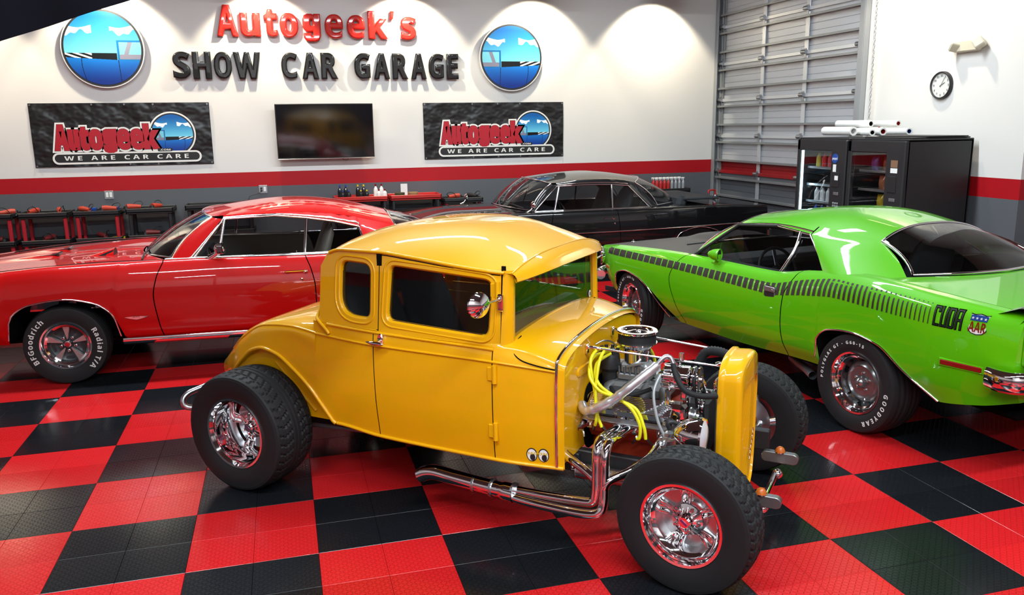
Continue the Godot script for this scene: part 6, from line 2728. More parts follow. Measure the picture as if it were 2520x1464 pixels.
	part(e, "radiator_hose", b, M.rubber)
	b = Buf.new()
	b.lathe([Vector2(0.0, 0.012), Vector2(0.022, 0.012), Vector2(0.034, 0.006), Vector2(0.034, 0.0), Vector2(0.02, 0.0)], 20, at(2.545, 0.855, 0.10))
	part(e, "radiator_cap", b, M.chrome)
	# stay rods from the firewall to the grille shell
	for q in [[1.895, 0.91, 0.25, 2.572, 0.845, 0.11], [1.895, 0.915, -0.13, 2.572, 0.86, -0.11]]:
		b = Buf.new()
		var a := Vector3(q[0], q[1], q[2])
		var c := Vector3(q[3], q[4], q[5])
		b.tube(PackedVector3Array([a, a.lerp(c, 0.09), a.lerp(c, 0.10), c]), [0.009, 0.009, 0.0055, 0.0055], 8)
		b.ball(a, 0.014, 10)
		b.box(Vector3(0.012, 0.05, 0.03), a + Vector3(-0.004, -0.01, 0), 0.004)
		part(car, "stay_rod", b, M.chrome)
	b = Buf.new()
	b.tube(G.smooth(v3([[1.90, 0.90, 0.15], [1.93, 0.915, 0.12], [1.96, 0.895, 0.06], [2.0, 0.84, 0.03]]), 5), 0.005, 6)
	b.tube(G.smooth(v3([[1.90, 0.505, 0.37], [1.93, 0.515, 0.40], [1.94, 0.49, 0.41]]), 5), 0.006, 6)
	part(e, "brake_line", b, M.steel)


func greenhouse(car: Node3D, g: Dictionary, pm: Material, glass_m: Material, trim: Material) -> void:
	# roof, windscreen, rear window, pillars and side glass from a handful of curves (given for z > 0)
	var head := v3(g.rail)
	var mid := v3(g.mid)
	var rows := roof_rows([], [], head, mid, g.get("roof_p", 2.4))
	var b := Buf.new()
	b.grid(rows)
	part(car, "roof", b, g.get("roof_mat", pm))
	b = Buf.new()
	var inner := []
	for r in rows:
		var q := PackedVector3Array()
		for p in r:
			q.append(p + Vector3(0, -0.03, -0.02 * signf(p.z)))
		inner.append(q)
	b.grid(inner)
	part(car, "headliner", b, g.get("lining", M.seat_dark))
	for e in [["windshield", g.ws, rows[0]], ["rear_window", g.bl, rows[rows.size() - 1]]]:
		var top: PackedVector3Array = e[2]
		var half := G.smooth(v3(e[1]), 8)  # from the centre outwards
		var base := PackedVector3Array()
		var n := top.size()
		for j in n:
			var w := absf(-1.0 + 2.0 * j / (n - 1))
			w = sin(w * PI / 2)
			var f := w * (half.size() - 1)
			var k := mini(int(f), half.size() - 2)
			var p := half[k].lerp(half[k + 1], f - k)
			base.append(Vector3(p.x, p.y, p.z * (1 if j > n / 2 else -1)))
		var lo := PackedVector3Array()
		var hi := PackedVector3Array()
		for j in range(1, n - 1):
			lo.append(base[j].lerp(top[j], 0.02))
			hi.append(base[j].lerp(top[j], 0.98))
		b = quadmesh(lo, hi, 8, Vector3((0.035 if e[0] == "windshield" else -0.04), 0.015, 0))
		part(car, e[0], b, glass_m)
		trim_tube(car, "window_trim", lo, 0.011, trim)
		trim_tube(car, "window_trim", hi, 0.009, trim)
		for j in [0, lo.size() - 1]:
			var q := PackedVector3Array()
			for k in 9:
				var u := k / 8.0
				q.append(lo[j].lerp(hi[j], u) + Vector3((0.035 if e[0] == "windshield" else -0.04), 0.015, 0) * (4.0 * u * (1.0 - u)))
			trim_tube(car, "window_trim", q, 0.011, trim)
		if e[0] == "windshield":
			g.ws_edge = [lo[0], hi[0]]
		else:
			g.bl_edge = [lo[0], hi[0]]
	for s in [-1.0, 1.0]:
		# front pillar between windscreen edge and side glass
		var sg: Array = g.side_glass
		var fa: Vector3 = g.ws_edge[0]
		var fb: Vector3 = g.ws_edge[1]
		fa.z = absf(fa.z)
		fb.z = absf(fb.z)
		var o0 := PackedVector3Array()
		var o1 := PackedVector3Array()
		for k in 9:
			var u := k / 8.0
			o0.append(fa.lerp(fb, u) + Vector3(0.03, 0.013, 0) * (4.0 * u * (1.0 - u)))
			o1.append(Vector3(sg[0][0], sg[0][1], sg[0][2]).lerp(Vector3(sg[1][0], sg[1][1], sg[1][2]), u))
		b = quadmesh(flipz(o0, s), flipz(o1, s), 4, Vector3(0.012, 0.0, 0.012 * s))
		part(car, "front_pillar", b, pm)
		# rear pillar: from the body top up to the roof edge
		var ra := G.smooth(v3(g.pillar_a), 6)
		var rb := G.smooth(v3(g.pillar_b), 6)
		var roof_edge := G.smooth(head, 12)
		var prow := []
		var m := ra.size()
		for k in 13:
			var u := k / 12.0
			var row := PackedVector3Array()
			for i in m:
				var v := float(i) / (m - 1)
				var p := ra[i].lerp(rb[i], u)
				p.z += g.get("pillar_bulge", 0.03) * 4.0 * u * (1.0 - u) * (1.0 - v * v)
				row.append(p)
			var tp := roof_edge[0]
			for q in roof_edge:
				if absf(q.x - row[m - 1].x) < absf(tp.x - row[m - 1].x):
					tp = q
			if u > 0.98:
				tp = roof_edge[roof_edge.size() - 1]
			if k == 0:
				row.append(row[m - 1].lerp(tp, 0.5))
				row.append(tp)
			else:
				row.append(row[m - 2].lerp(tp, 0.7))
				row.append(tp)
				row[m - 1] = row[m - 2].lerp(tp, 0.4)
			prow.append(row)
		b = Buf.new()
		b.grid(side_rows(prow, s))
		part(car, "rear_pillar", b, pm)
		# band from the glass top up to the roof edge
		var top_line := PackedVector3Array()
		for k in range(1, sg.size() - g.get("rear_pts", 1)):
			top_line.append(Vector3(sg[k][0], sg[k][1], sg[k][2]))
		top_line = G.smooth(top_line, 6)
		var rail := G.smooth(head, 8)
		var rail2 := PackedVector3Array()
		for p in top_line:
			var best := rail[0]
			for q in rail:
				if absf(q.x - p.x) < absf(best.x - p.x):
					best = q
			rail2.append(Vector3(p.x, best.y, best.z))
		b = quadmesh(flipz(top_line, s), flipz(rail2, s), 3, Vector3(0, 0, 0.006 * s))
		part(car, "roof_rail", b, pm)
		var drip := PackedVector3Array()
		for k in top_line.size():
			drip.append(top_line[k].lerp(rail2[k], 0.4) + Vector3(0, 0, 0.008))
		trim_tube(car, "drip_moulding", flipz(drip, s), 0.008, trim)
		# side glass, with its frame
		var poly := PackedVector3Array()
		for e in sg:
			poly.append(Vector3(e[0], e[1], (e[2] - 0.006) * s))
		b = Buf.new()
		b.face(poly)
		part(car, "side_window", b, g.get("side_glass_mat", glass_m))
		var ring := PackedVector3Array()
		for e in sg:
			ring.append(Vector3(e[0], e[1], (e[2] + 0.003) * s))
		b = Buf.new()
		for k in range(g.get("frame_from", 0), ring.size()):
			var a := ring[k]
			var c := ring[(k + 1) % ring.size()]
			b.tube(PackedVector3Array([a, c]), 0.009, 6)
			b.ball(a, 0.009, 6)
		part(car, "side_window_trim", b, trim)
		if g.get("frame_from", 0) > 0:
			b = Buf.new()
			b.tube(ring.slice(0, g.frame_from + 1), 0.013, 6)
			part(car, "side_window_edge", b, M.black)
		for dv in g.get("dividers", []):
			b = Buf.new()
			var q := v3(dv)
			b.tube(G.smooth(flipz(q, s), 6), 0.013, 8)
			part(car, "window_divider", b, M.chrome)


func cabin(car: Node3D, body: Body, sp: Dictionary, seat_m: Material, card_m: Material) -> void:
	# dashboard, door cards, seats and a rear bench
	var d := Node3D.new()
	d.name = "dashboard"
	car.add_child(d, true)
	var b := Buf.new()
	var dx: float = sp.dash
	b.box(Vector3(0.34, 0.10, 1.38), Vector3(dx + 0.14, 0.875, 0), 0.04)
	b.box(Vector3(0.20, 0.28, 1.36), Vector3(dx + 0.14, 0.74, 0), 0.03)
	part(d, "dash_pad", b, M.seat_dark)
	for k in 4:
		b = Buf.new()
		b.xf = Transform3D(Basis(Vector3.UP, -PI / 2), Vector3(dx + 0.035, 0.80, -0.22 - 0.13 * k))
		lathe_z(b, [Vector2(0.0, 0.0), Vector2(0.044, 0.0), Vector2(0.05, 0.008), Vector2(0.054, 0.0)], 20)
		part(d, "gauge", b, M.dull_steel)
	for s in [-1.0, 1.0]:
		b = Buf.new()
		b.grid(side_rows(body.patch(sp.door_rear, sp.door_front, 1.0, 5.0, 12, 12, -0.07), s))
		part(car, "door_card", b, card_m)
		bucket_seat(car, sp.seat_x, 0.38 * s, 0.55, seat_m)
	b = Buf.new()
	b.box(Vector3(0.5, 0.18, 1.25), Vector3(sp.seat_x - 0.85, 0.55, 0), 0.05)
	b.box(Vector3(0.16, 0.5, 1.25), Vector3(sp.seat_x - 1.10, 0.78, 0), 0.05, Basis(Vector3.BACK, 0.25))
	part(car, "rear_bench", b, seat_m)
	b = Buf.new()
	b.box(Vector3(0.55, 0.03, 1.3), Vector3(sp.seat_x - 1.42, 0.985, 0), 0.01)
	part(car, "parcel_shelf", b, M.seat_dark)
	steering_wheel(car, Vector3(dx - 0.14, 0.83, -0.38), -0.35, 0.185, M.black)


func red_car() -> void:
	var pm := paint(lin(0.46, 0.0, 0.0))
	var car := thing("red_car", "glossy red two-door muscle car with chrome side window trim and white lettered tyres", "car", frame_of(-0.575, -3.66, 182.3), "parked show cars")
	var body := Body.new([
		[[-3.95, 0.45, 0.78], [-3.4, 0.34, 0.86], [-2.9, 0.33, 0.87], [-0.4, 0.325, 0.87], [0.4, 0.36, 0.87], [0.8, 0.40, 0.84], [1.1, 0.45, 0.7]],
		[[-3.95, 0.55, 0.84], [-3.4, 0.45, 0.92], [-0.4, 0.43, 0.925], [0.4, 0.45, 0.92], [1.1, 0.52, 0.78]],
		[[-3.95, 0.65, 0.86], [-2.9, 0.66, 0.955], [-2.0, 0.64, 0.94], [-0.4, 0.62, 0.945], [0.4, 0.62, 0.935], [1.1, 0.60, 0.82]],
		[[-3.95, 0.80, 0.85], [-2.9, 0.86, 0.95], [-2.0, 0.82, 0.925], [-0.4, 0.82, 0.935], [0.4, 0.80, 0.915], [1.1, 0.72, 0.82]],
		[[-3.95, 0.88, 0.80], [-2.9, 0.98, 0.885], [-2.0, 0.955, 0.87], [-1.0, 0.972, 0.87], [0.0, 0.962, 0.87], [0.4, 0.935, 0.86], [1.1, 0.86, 0.79]],
		[[-3.95, 0.90, 0.70], [-2.9, 1.0, 0.80], [-2.0, 0.965, 0.80], [-1.0, 0.98, 0.80], [-0.4, 0.98, 0.74], [0.0, 0.965, 0.72], [0.4, 0.94, 0.71], [1.1, 0.87, 0.66]]])
	body.arch = [[Vector2(-0.437, 0.34), Vector2(-0.425, 0.46), Vector2(-0.39, 0.575), Vector2(-0.25, 0.678), Vector2(-0.04, 0.718), Vector2(0.2, 0.69), Vector2(0.33, 0.62), Vector2(0.38, 0.52), Vector2(0.40, 0.37)],
		[Vector2(-3.34, 0.34), Vector2(-3.30, 0.50), Vector2(-3.18, 0.60), Vector2(-2.95, 0.65), Vector2(-2.7, 0.61), Vector2(-2.57, 0.5), Vector2(-2.54, 0.34)]]
	var sp := {"nose": 1.1, "tail": -3.95, "nq": 64, "nf": 64, "door_front": [Vector2(0.33, -0.765), Vector2(0.5, -0.735), Vector2(0.7, -0.715), Vector2(0.85, -0.745), Vector2(0.97, -0.80)], "door_rear": [Vector2(0.33, -2.0), Vector2(0.7, -2.0), Vector2(0.85, -1.975), Vector2(0.97, -1.93)],
		"hood0": -0.80, "hood_bow": 0.29, "hood_y": [Vector2(-0.9, 0.985), Vector2(-0.4, 0.985), Vector2(0.3, 0.96), Vector2(1.1, 0.885)], "deck1": -3.12, "deck_bow": 0.2, "deck_y": [Vector2(-3.95, 0.915), Vector2(-3.1, 1.02)], "cab0": -3.0, "cab1": -0.6, "dash": -1.02, "seat_x": -1.75}
	sp.hood_fn = func(x: float, z: float) -> float:
		var a := 0.0
		for c in [-0.17, 0.17]:
			var d: float = (z - c) / 0.085
			if absf(d) < 1.0 and x > 0.16:
				a = maxf(a, 0.028 * (1.0 - d * d) * clampf((0.95 - x) / 0.6, 0, 1) * clampf((x - 0.16) / 0.02, 0, 1))
		return a + 0.006 * exp(-z * z * 200.0)
	shell(car, body, sp, pm)
	var g := {"rail": [[-1.19, 1.305, 0.61], [-1.69, 1.325, 0.625], [-2.2, 1.285, 0.605], [-2.72, 1.165, 0.56]], "mid": [[-1.05, 1.32, 0], [-1.69, 1.395, 0], [-2.2, 1.365, 0], [-2.68, 1.25, 0]],
		"ws": [[-0.50, 0.965, 0], [-0.60, 0.967, 0.40], [-0.84, 0.975, 0.72]], "bl": [[-3.30, 1.02, 0], [-3.24, 1.02, 0.35], [-3.05, 1.01, 0.60]],
		"side_glass": [[-1.0, 0.98, 0.785], [-1.275, 1.285, 0.672], [-1.69, 1.298, 0.665], [-1.96, 1.268, 0.668], [-2.2, 1.228, 0.67], [-2.40, 1.175, 0.672], [-2.46, 0.975, 0.785]], "rear_pts": 1,
		"pillar_a": [[-2.46, 0.975, 0.80], [-2.43, 1.08, 0.73], [-2.41, 1.18, 0.67]], "pillar_b": [[-3.10, 1.0, 0.66], [-2.93, 1.09, 0.61], [-2.72, 1.165, 0.56]], "pillar_bulge": 0.05,
		"dividers": [[[-1.955, 1.265, 0.668], [-1.925, 0.95, 0.792]], [[-1.283, 1.28, 0.68], [-1.222, 0.975, 0.79]]], "lining": M.seat_dark}
	greenhouse(car, g, pm, M.tinted, M.chrome)
	cabin(car, body, sp, M.seat_pale, M.seat_pale)
	# vent window frames
	for s in [-1.0, 1.0]:
		trim_tube(car, "vent_frame", flipz(v3([[-1.03, 0.985, 0.79], [-1.26, 1.262, 0.683]]), s), 0.010, M.chrome)
		trim_tube(car, "vent_frame", flipz(v3([[-1.0, 0.985, 0.796], [-1.222, 0.98, 0.796]]), s), 0.009, M.chrome)
		# door handle, lock, badge, rocker moulding
		var z0 := body.sec(-1.85, 3.1).z
		var b := Buf.new()
		b.box(Vector3(0.175, 0.013, 0.014), Vector3(-1.85, 0.853, (z0 + 0.028) * s), 0.004)
		b.ball(Vector3(-1.925, 0.845, (z0 + 0.018) * s), Vector3(0.022, 0.016, 0.02), 12)
		b.box(Vector3(0.03, 0.014, 0.04), Vector3(-1.772, 0.852, (z0 + 0.012) * s), 0.004)
		part(car, "door_handle", b, M.chrome)
		b = Buf.new()
		b.xf = Transform3D(Basis.IDENTITY if s > 0 else Basis(Vector3.UP, PI), Vector3(-1.893, 0.78, (z0 + 0.012) * s))
		lathe_z(b, [Vector2(0.0, 0.008), Vector2(0.012, 0.006), Vector2(0.015, -0.01)], 16)
		part(car, "door_lock", b, M.chrome)
		b = Buf.new()
		b.xf = Transform3D(Basis.IDENTITY if s > 0 else Basis(Vector3.UP, PI), Vector3(-0.57, 0.538, 0.944 * s))
		b.prism(PackedVector2Array([Vector2(-0.095, 0.008), Vector2(-0.05, -0.008), Vector2(0.0, -0.018), Vector2(0.05, -0.008), Vector2(0.095, 0.008), Vector2(0.03, 0.014), Vector2(-0.03, 0.014)]), 0, 0.006, 0.002)
		part(car, "fender_badge", b, M.chrome)
		b = Buf.new()
		b.xf = Transform3D(Basis.IDENTITY if s > 0 else Basis(Vector3.UP, PI), Vector3(-0.57, 0.544, 0.951 * s))
		letters(b, "GTO", 0.009, 0.0005, Transform3D.IDENTITY, 2.2)
		part(car, "badge_lettering", b, M.lens_red)
		var r0 := PackedVector3Array()
		var r1 := PackedVector3Array()
		var r2 := PackedVector3Array()
		for k in 17:
			var x := lerpf(-0.445, -2.53, k / 16.0)
			r0.append(Vector3(x, 0.366, 0.912 * s))
			r1.append(Vector3(x, 0.342, 0.922 * s))
			r2.append(Vector3(x, 0.306, 0.895 * s))
		b = Buf.new()
		b.grid([r0, r1, r2])
		part(car, "rocker_moulding", b, M.chrome)
		# belt bead below the glass
		var bead := PackedVector3Array()
		for k in 20:
			var x := lerpf(-0.98, -2.6, k / 19.0)
			var p := body.sec(x, 4.98)
			bead.append(Vector3(x, p.y + 0.004, p.z * s))
		trim_tube(car, "belt_moulding", bead, 0.006, M.chrome)
		b = Buf.new()
		b.tube(PackedVector3Array([Vector3(-1.86, 0.95, 0.77 * s), Vector3(-1.86, 1.0, 0.765 * s)]), 0.005, 6)
		part(car, "lock_knob", b, M.chrome)
	# mirror on the driver's door
	var o := Node3D.new()
	o.name = "door_mirror"
	o.position = Vector3(-1.19, 0.985, -0.835)
	car.add_child(o, true)
	var b := Buf.new()
	b.box(Vector3(0.13, 0.014, 0.05), Vector3(0.0, -0.005, 0), 0.006)
	b.tube(v3([[0.03, 0, 0], [-0.02, 0.03, -0.02], [-0.045, 0.06, -0.03]]), [0.03, 0.02, 0.02], 10)
	part(o, "stem", b, M.chrome)
	b = Buf.new()
	b.xf = Transform3D(Basis(Vector3.UP, -PI / 2 - 0.25), Vector3(-0.07, 0.078, -0.035))
	b.prism(G.rrect(0.10, 0.088, 0.022), -0.02, 0.02, 0.004)
	b.ball(Vector3(0, 0, -0.015), Vector3(0.049, 0.042, 0.045), 16)
	part(o, "bowl", b, M.chrome)
	# hood tachometer with its dark face towards the driver
	o = Node3D.new()
	o.name = "hood_tachometer"
	o.position = Vector3(-0.25, 0.976, -0.33)
	car.add_child(o, true)
	var rows := []
	for i in 13:
		var u := i / 12.0
		var x := 0.19 - 0.27 * u
		var hh := 0.072 * pow(u, 1.1) + 0.003
		var ww := 0.045 + 0.035 * u
		var row := PackedVector3Array()
		for j in 13:
			var a := PI * j / 12
			row.append(Vector3(x, sin(a) * hh - 0.012, -cos(a) * ww))
		rows.append(row)
	b = Buf.new()
	b.grid(rows)
	part(o, "pod", b, pm)
	b = Buf.new()
	var face_pts := PackedVector3Array()
	for j in 13:
		var a := PI * j / 12
		face_pts.append(Vector3(-0.0795, sin(a) * 0.068 - 0.012, -cos(a) * 0.074))
	b.face(face_pts)
	part(o, "dial_face", b, M.black)
	b = Buf.new()
	var side_pts := v3([[0.09, -0.012, -0.066], [-0.077, -0.012, -0.081], [-0.077, 0.052, -0.052], [-0.03, 0.035, -0.05], [0.04, 0.008, -0.055]])
	b.face(side_pts)
	part(o, "smoked_window", b, M.gloss_black)
	# scoop openings behind the hood ridges
	for s in [-1.0, 1.0]:
		b = Buf.new()
		b.box(Vector3(0.16, 0.012, 0.10), Vector3(0.23, 0.984 - 0.004, 0.17 * s), 0.005, Basis(Vector3.BACK, -0.09))
		b.box(Vector3(0.02, 0.03, 0.13), Vector3(0.155, 0.985, 0.17 * s), 0.005)
		part(car, "hood_scoop", b, M.gloss_black)
	# wipers, bumpers, lamps
	for s in [-1.0, 1.0]:
		trim_tube(car, "wiper", v3([[-0.62, 0.985, -0.5 + 0.25 * s], [-0.60, 1.0, -0.3 + 0.25 * s], [-0.58, 0.998, 0.02 + 0.25 * s]]), 0.007, M.black)
		b = Buf.new()
		b.xf = Transform3D(Basis(Vector3.UP, PI / 2), Vector3(1.13, 0.70, 0.56 * s))
		for q in [-0.09, 0.09]:
			b.prism(G.disc(0.07, 24, Vector2(q, 0)), -0.03, 0.01, 0.004)
		part(car, "headlamp", b, M.print_white)
		b = Buf.new()
		b.box(Vector3(0.02, 0.10, 0.5), Vector3(-3.985, 0.70, 0.5 * s), 0.006)
		part(car, "tail_lamp", b, M.lens_red)
	b = Buf.new()
	b.box(Vector3(0.10, 0.13, 1.66), Vector3(1.14, 0.50, 0), 0.03)
	part(car, "front_bumper", b, pm)
	b = Buf.new()
	b.box(Vector3(0.10, 0.13, 1.7), Vector3(-4.0, 0.52, 0), 0.03)
	part(car, "rear_bumper", b, M.chrome)
	var txt := [["BFGoodrich", -124.0, 0.040, 1.12, 0.006], ["Radial T/A", 57.0, 0.040, 1.12, 0.006]]
	for e in [[0.0, -0.775, -1.0], [0.0, 0.775, 1.0], [-2.95, -0.775, -1.0], [-2.95, 0.775, 1.0]]:
		wheel(car, "wheel", Vector3(e[0], 0.325, e[1]), e[2], 0.0, 0.327, 0.195, 0.215, 0.06, "rally", 96, txt)


func decal_on(body: Body, pts: PackedVector2Array, s: float, off: float, b: Buf) -> void:  # a thin printed patch laid on the car side; points are (x, v)
	var poly := PackedVector3Array()
	for p in pts:
		var q := body.sec(p.x, p.y)
		poly.append(Vector3(q.x, q.y, (q.z + off) * s))
	b.face(poly)


func v_at(body: Body, x: float, y: float) -> float:
	var a := 0.0
	var c := 5.0
	for k in 16:
		var m := (a + c) / 2.0
		if body.sec(x, m).y < y:
			a = m
		else:
			c = m
	return (a + c) / 2.0


func side_print(body: Body, src: Buf, x: float, y: float, s: float, off: float) -> Buf:  # lays flat lettering made round the origin (x along its line, y up) on the left side at x, y
	var o := Buf.new()
	o.t = src.t.duplicate()
	o.ix = src.ix.duplicate()
	for p in src.v:
		var xx := x + p.x * s
		var yy := y + p.y
		var q := body.sec(xx, v_at(body, xx, yy))
		o.v.append(Vector3(xx, yy, (absf(q.z) + off) * s))
		o.n.append(Vector3(0, 0, s))
	return o


func green_car() -> void:
	var pm := paint(lin(0.085, 0.40, 0.0))
	var car := thing("green_car", "lime green two-door muscle car with a black strobe stripe along its side and a black hood", "car", frame_of(5.61, -0.099, -97.9), "parked show cars")
	var body := Body.new([
		[[-1.03, 0.50, 0.80], [-0.85, 0.44, 0.86], [-0.57, 0.385, 0.88], [0.0, 0.36, 0.88], [0.36, 0.36, 0.88], [1.3, 0.315, 0.87], [2.1, 0.31, 0.87], [3.1, 0.39, 0.86], [3.4, 0.49, 0.80], [3.60, 0.56, 0.70]],
		[[-1.03, 0.62, 0.86], [-0.5, 0.52, 0.93], [0.4, 0.48, 0.935], [1.3, 0.45, 0.93], [2.1, 0.45, 0.93], [3.1, 0.50, 0.90], [3.60, 0.60, 0.74]],
		[[-1.03, 0.74, 0.87], [-0.5, 0.70, 0.945], [0.4, 0.68, 0.95], [2.1, 0.62, 0.948], [3.1, 0.63, 0.91], [3.60, 0.66, 0.76]],
		[[-1.03, 0.88, 0.855], [-0.5, 0.93, 0.93], [0.0, 0.93, 0.94], [0.5, 0.87, 0.935], [0.9, 0.82, 0.93], [2.1, 0.79, 0.935], [3.1, 0.74, 0.90], [3.60, 0.70, 0.77]],
		[[-1.03, 0.965, 0.82], [-0.5, 1.0, 0.875], [0.0, 1.02, 0.885], [0.5, 0.97, 0.885], [0.9, 0.91, 0.885], [2.0, 0.895, 0.885], [3.1, 0.825, 0.87], [3.60, 0.76, 0.76]],
		[[-1.03, 0.985, 0.74], [-0.5, 1.02, 0.79], [0.0, 1.045, 0.80], [0.5, 1.0, 0.83], [0.9, 0.935, 0.83], [1.9, 0.92, 0.82], [3.1, 0.85, 0.80], [3.60, 0.785, 0.72]]])
	body.arch = [[Vector2(-0.60, 0.385), Vector2(-0.378, 0.526), Vector2(-0.176, 0.647), Vector2(0.03, 0.675), (Vector2(0.22, 0.652)), Vector2(0.315, 0.59), Vector2(0.357, 0.48), Vector2(0.365, 0.35)],
		[Vector2(2.16, 0.32), Vector2(2.30, 0.45), Vector2(2.47, 0.561), Vector2(2.65, 0.62), Vector2(2.85, 0.642), Vector2(2.98, 0.62), Vector2(3.06, 0.575), Vector2(3.095, 0.48), Vector2(3.10, 0.38)]]
	var sp := {"nose": 3.60, "tail": -1.03, "nq": 64, "nf": 60, "door_front": [Vector2(0.33, 1.93), Vector2(0.5, 2.02), Vector2(0.7, 2.10), Vector2(0.85, 2.02), Vector2(0.92, 1.95)], "door_rear": [Vector2(0.38, 0.66), Vector2(0.6, 0.69), Vector2(0.79, 0.685), Vector2(0.92, 0.63), Vector2(0.97, 0.61)],
		"hood0": 1.93, "hood_bow": 0.33, "hood_y": [Vector2(1.9, 0.975), Vector2(2.8, 0.925), Vector2(3.60, 0.80)], "deck1": -0.10, "deck_bow": 0.22, "deck_y": [Vector2(-1.03, 1.0), Vector2(0.0, 1.07)], "cab0": -0.1, "cab1": 2.2, "dash": 1.52, "seat_x": 0.92,
		"hood_mat": mat(lin(0.022, 0.022, 0.024), 0.42, 0.0, 0.4)}
	sp.hood_fn = func(x: float, z: float) -> float:
		var w := clampf((2.95 - x) / 0.35, 0, 1)
		w = w * w * (3 - 2 * w)
		var e := clampf((0.36 - absf(z)) / 0.16, 0, 1)
		e = e * e * (3 - 2 * e)
		var m := clampf((x - 2.05) / 0.3, 0, 1)
		return 0.055 * w * e * m
	shell(car, body, sp, pm)
	var g := {"rail": [[1.56, 1.215, 0.62], [1.1, 1.265, 0.60], [0.7, 1.265, 0.58], [0.25, 1.215, 0.50]], "mid": [[1.66, 1.275, 0], [1.1, 1.36, 0], [0.7, 1.372, 0], [0.28, 1.315, 0]], "roof_p": 2.6,
		"ws": [[2.27, 0.955, 0], [2.19, 0.955, 0.40], [1.98, 0.925, 0.74]], "bl": [[-0.33, 1.055, 0], [-0.28, 1.055, 0.35], [-0.13, 1.045, 0.62]],
		"side_glass": [[1.93, 0.915, 0.80], [1.53, 1.205, 0.665], [1.1, 1.24, 0.645], [0.745, 1.213, 0.655], [0.43, 1.005, 0.80], [0.80, 0.928, 0.825], [1.4, 0.912, 0.82]], "rear_pts": 3, "frame_from": 2,
		"pillar_a": [[0.42, 0.995, 0.835], [0.58, 1.11, 0.745], [0.735, 1.213, 0.66]], "pillar_b": [[-0.16, 1.03, 0.70], [0.06, 1.13, 0.56], [0.25, 1.215, 0.50]], "pillar_bulge": 0.10,
		"dividers": [[[0.845, 1.22, 0.655], [0.81, 1.10, 0.735], [0.85, 0.935, 0.82]]]}
	greenhouse(car, g, pm, M.tinted, M.chrome)
	cabin(car, body, sp, M.seat_dark, M.seat_dark)
	# strobe stripe: bars that narrow towards the tail, laid on each side
	var stripe := mat(lin(0.022, 0.018, 0.017), 0.4)
	var top := [Vector2(-0.6, 0.974), Vector2(-0.13, 0.989), Vector2(0.19, 0.991), Vector2(0.48, 0.945), Vector2(0.88, 0.862), Vector2(1.77, 0.852), Vector2(2.47, 0.838), Vector2(3.06, 0.822), Vector2(3.3, 0.812)]
	var bot := [Vector2(-0.6, 0.852), Vector2(-0.14, 0.863), Vector2(0.18, 0.873), Vector2(0.475, 0.838), Vector2(0.87, 0.781), Vector2(1.77, 0.787), Vector2(2.47, 0.777), Vector2(3.06, 0.759), Vector2(3.3, 0.75)]
	for s in [-1.0, 1.0]:
		var x := 3.30
		var n := 0
		while x > -0.53:
			var u := clampf((3.3 - x) / 3.83, 0, 1)
			var w := lerpf(0.135, 0.006, pow(u, 0.62))
			var gap := lerpf(0.016, 0.0235, u)
			var b := Buf.new()
			var cols := []
			for i in 3:
				var xx := x - w * i / 2.0
				var ya := G.at(bot, xx)
				var yb := G.at(top, xx)
				var row := PackedVector3Array()
				for j in 4:
					var y := lerpf(ya, yb, j / 3.0)
					var q := body.sec(xx, v_at(body, xx, y))
					row.append(Vector3(xx, y, (q.z + 0.0022) * s))
				cols.append(row)
			b.grid(cols)
			part(car, "stripe_bar", b, stripe)
			x -= w + gap
			n += 1
		# lettering and shield at the end of the stripe
		var src := Buf.new()
		var wd := "CUDA"
		var shadow := Buf.new()
		for k in 4:
			var x0 := -0.083 + 0.0435 * k
			var hh := 0.056
			var ww := 0.034
			var t := 0.0075
			var bars := []
			match wd[k]:
				"C": bars = [Rect2(0, -hh, t, hh * 2), Rect2(0, -hh, ww, 0.009), Rect2(0, hh - 0.009, ww, 0.009), Rect2(ww - t, hh - 0.03, t, 0.03)]
				"U": bars = [Rect2(0, -hh, t, hh * 2), Rect2(ww - t, -hh, t, hh * 2), Rect2(0, -hh, ww, 0.009)]
				"D": bars = [Rect2(0, -hh, t, hh * 2), Rect2(ww - t, -hh + 0.006, t, hh * 2 - 0.012), Rect2(0, -hh, ww - 0.004, 0.009), Rect2(0, hh - 0.009, ww - 0.004, 0.009)]
				"A": bars = [Rect2(0, -hh, t, hh * 2), Rect2(ww - t, -hh, t, hh * 2), Rect2(0, hh - 0.009, ww, 0.009), Rect2(0, -0.008, ww, 0.009)]
			for r in bars:
				for q in [[src, 0.0], [shadow, 0.0038]]:
					var rr: Rect2 = (r as Rect2).grow(q[1])
					var g8 := []
					for i in 9:
						var row := PackedVector3Array()
						for j in 5:
							row.append(Vector3(x0 + rr.position.x + rr.size.x * j / 4.0, rr.position.y + rr.size.y * i / 8.0, 0))
						g8.append(row)
					(q[0] as Buf).grid(g8)
		part(car, "stripe_name_shadow", side_print(body, shadow, -0.640, 0.911, s, 0.0022), M.black)
		part(car, "stripe_name", side_print(body, src, -0.640, 0.911, s, 0.0036), M.print_white)
		src = Buf.new()
		var sh := [[-0.052, 0.056], [-0.03, 0.052], [0, 0.058], [0.03, 0.052], [0.052, 0.056], [0.05, -0.035], [0.03, -0.054], [0, -0.06], [-0.03, -0.054], [-0.05, -0.035]]
		var shield := PackedVector2Array()
		for e in sh:
			shield.append(Vector2(e[0], e[1]))
		shield.reverse()
		src.cap(shield, 0.0)
		part(car, "shield_edge", side_print(body, src, -0.808, 0.905, s, 0.0022), M.black)
		src = Buf.new()
		src.cap(G.inset(shield, 0.005), 0.0)
		part(car, "shield", side_print(body, src, -0.808, 0.905, s, 0.0032), M.print_white)
		src = Buf.new()
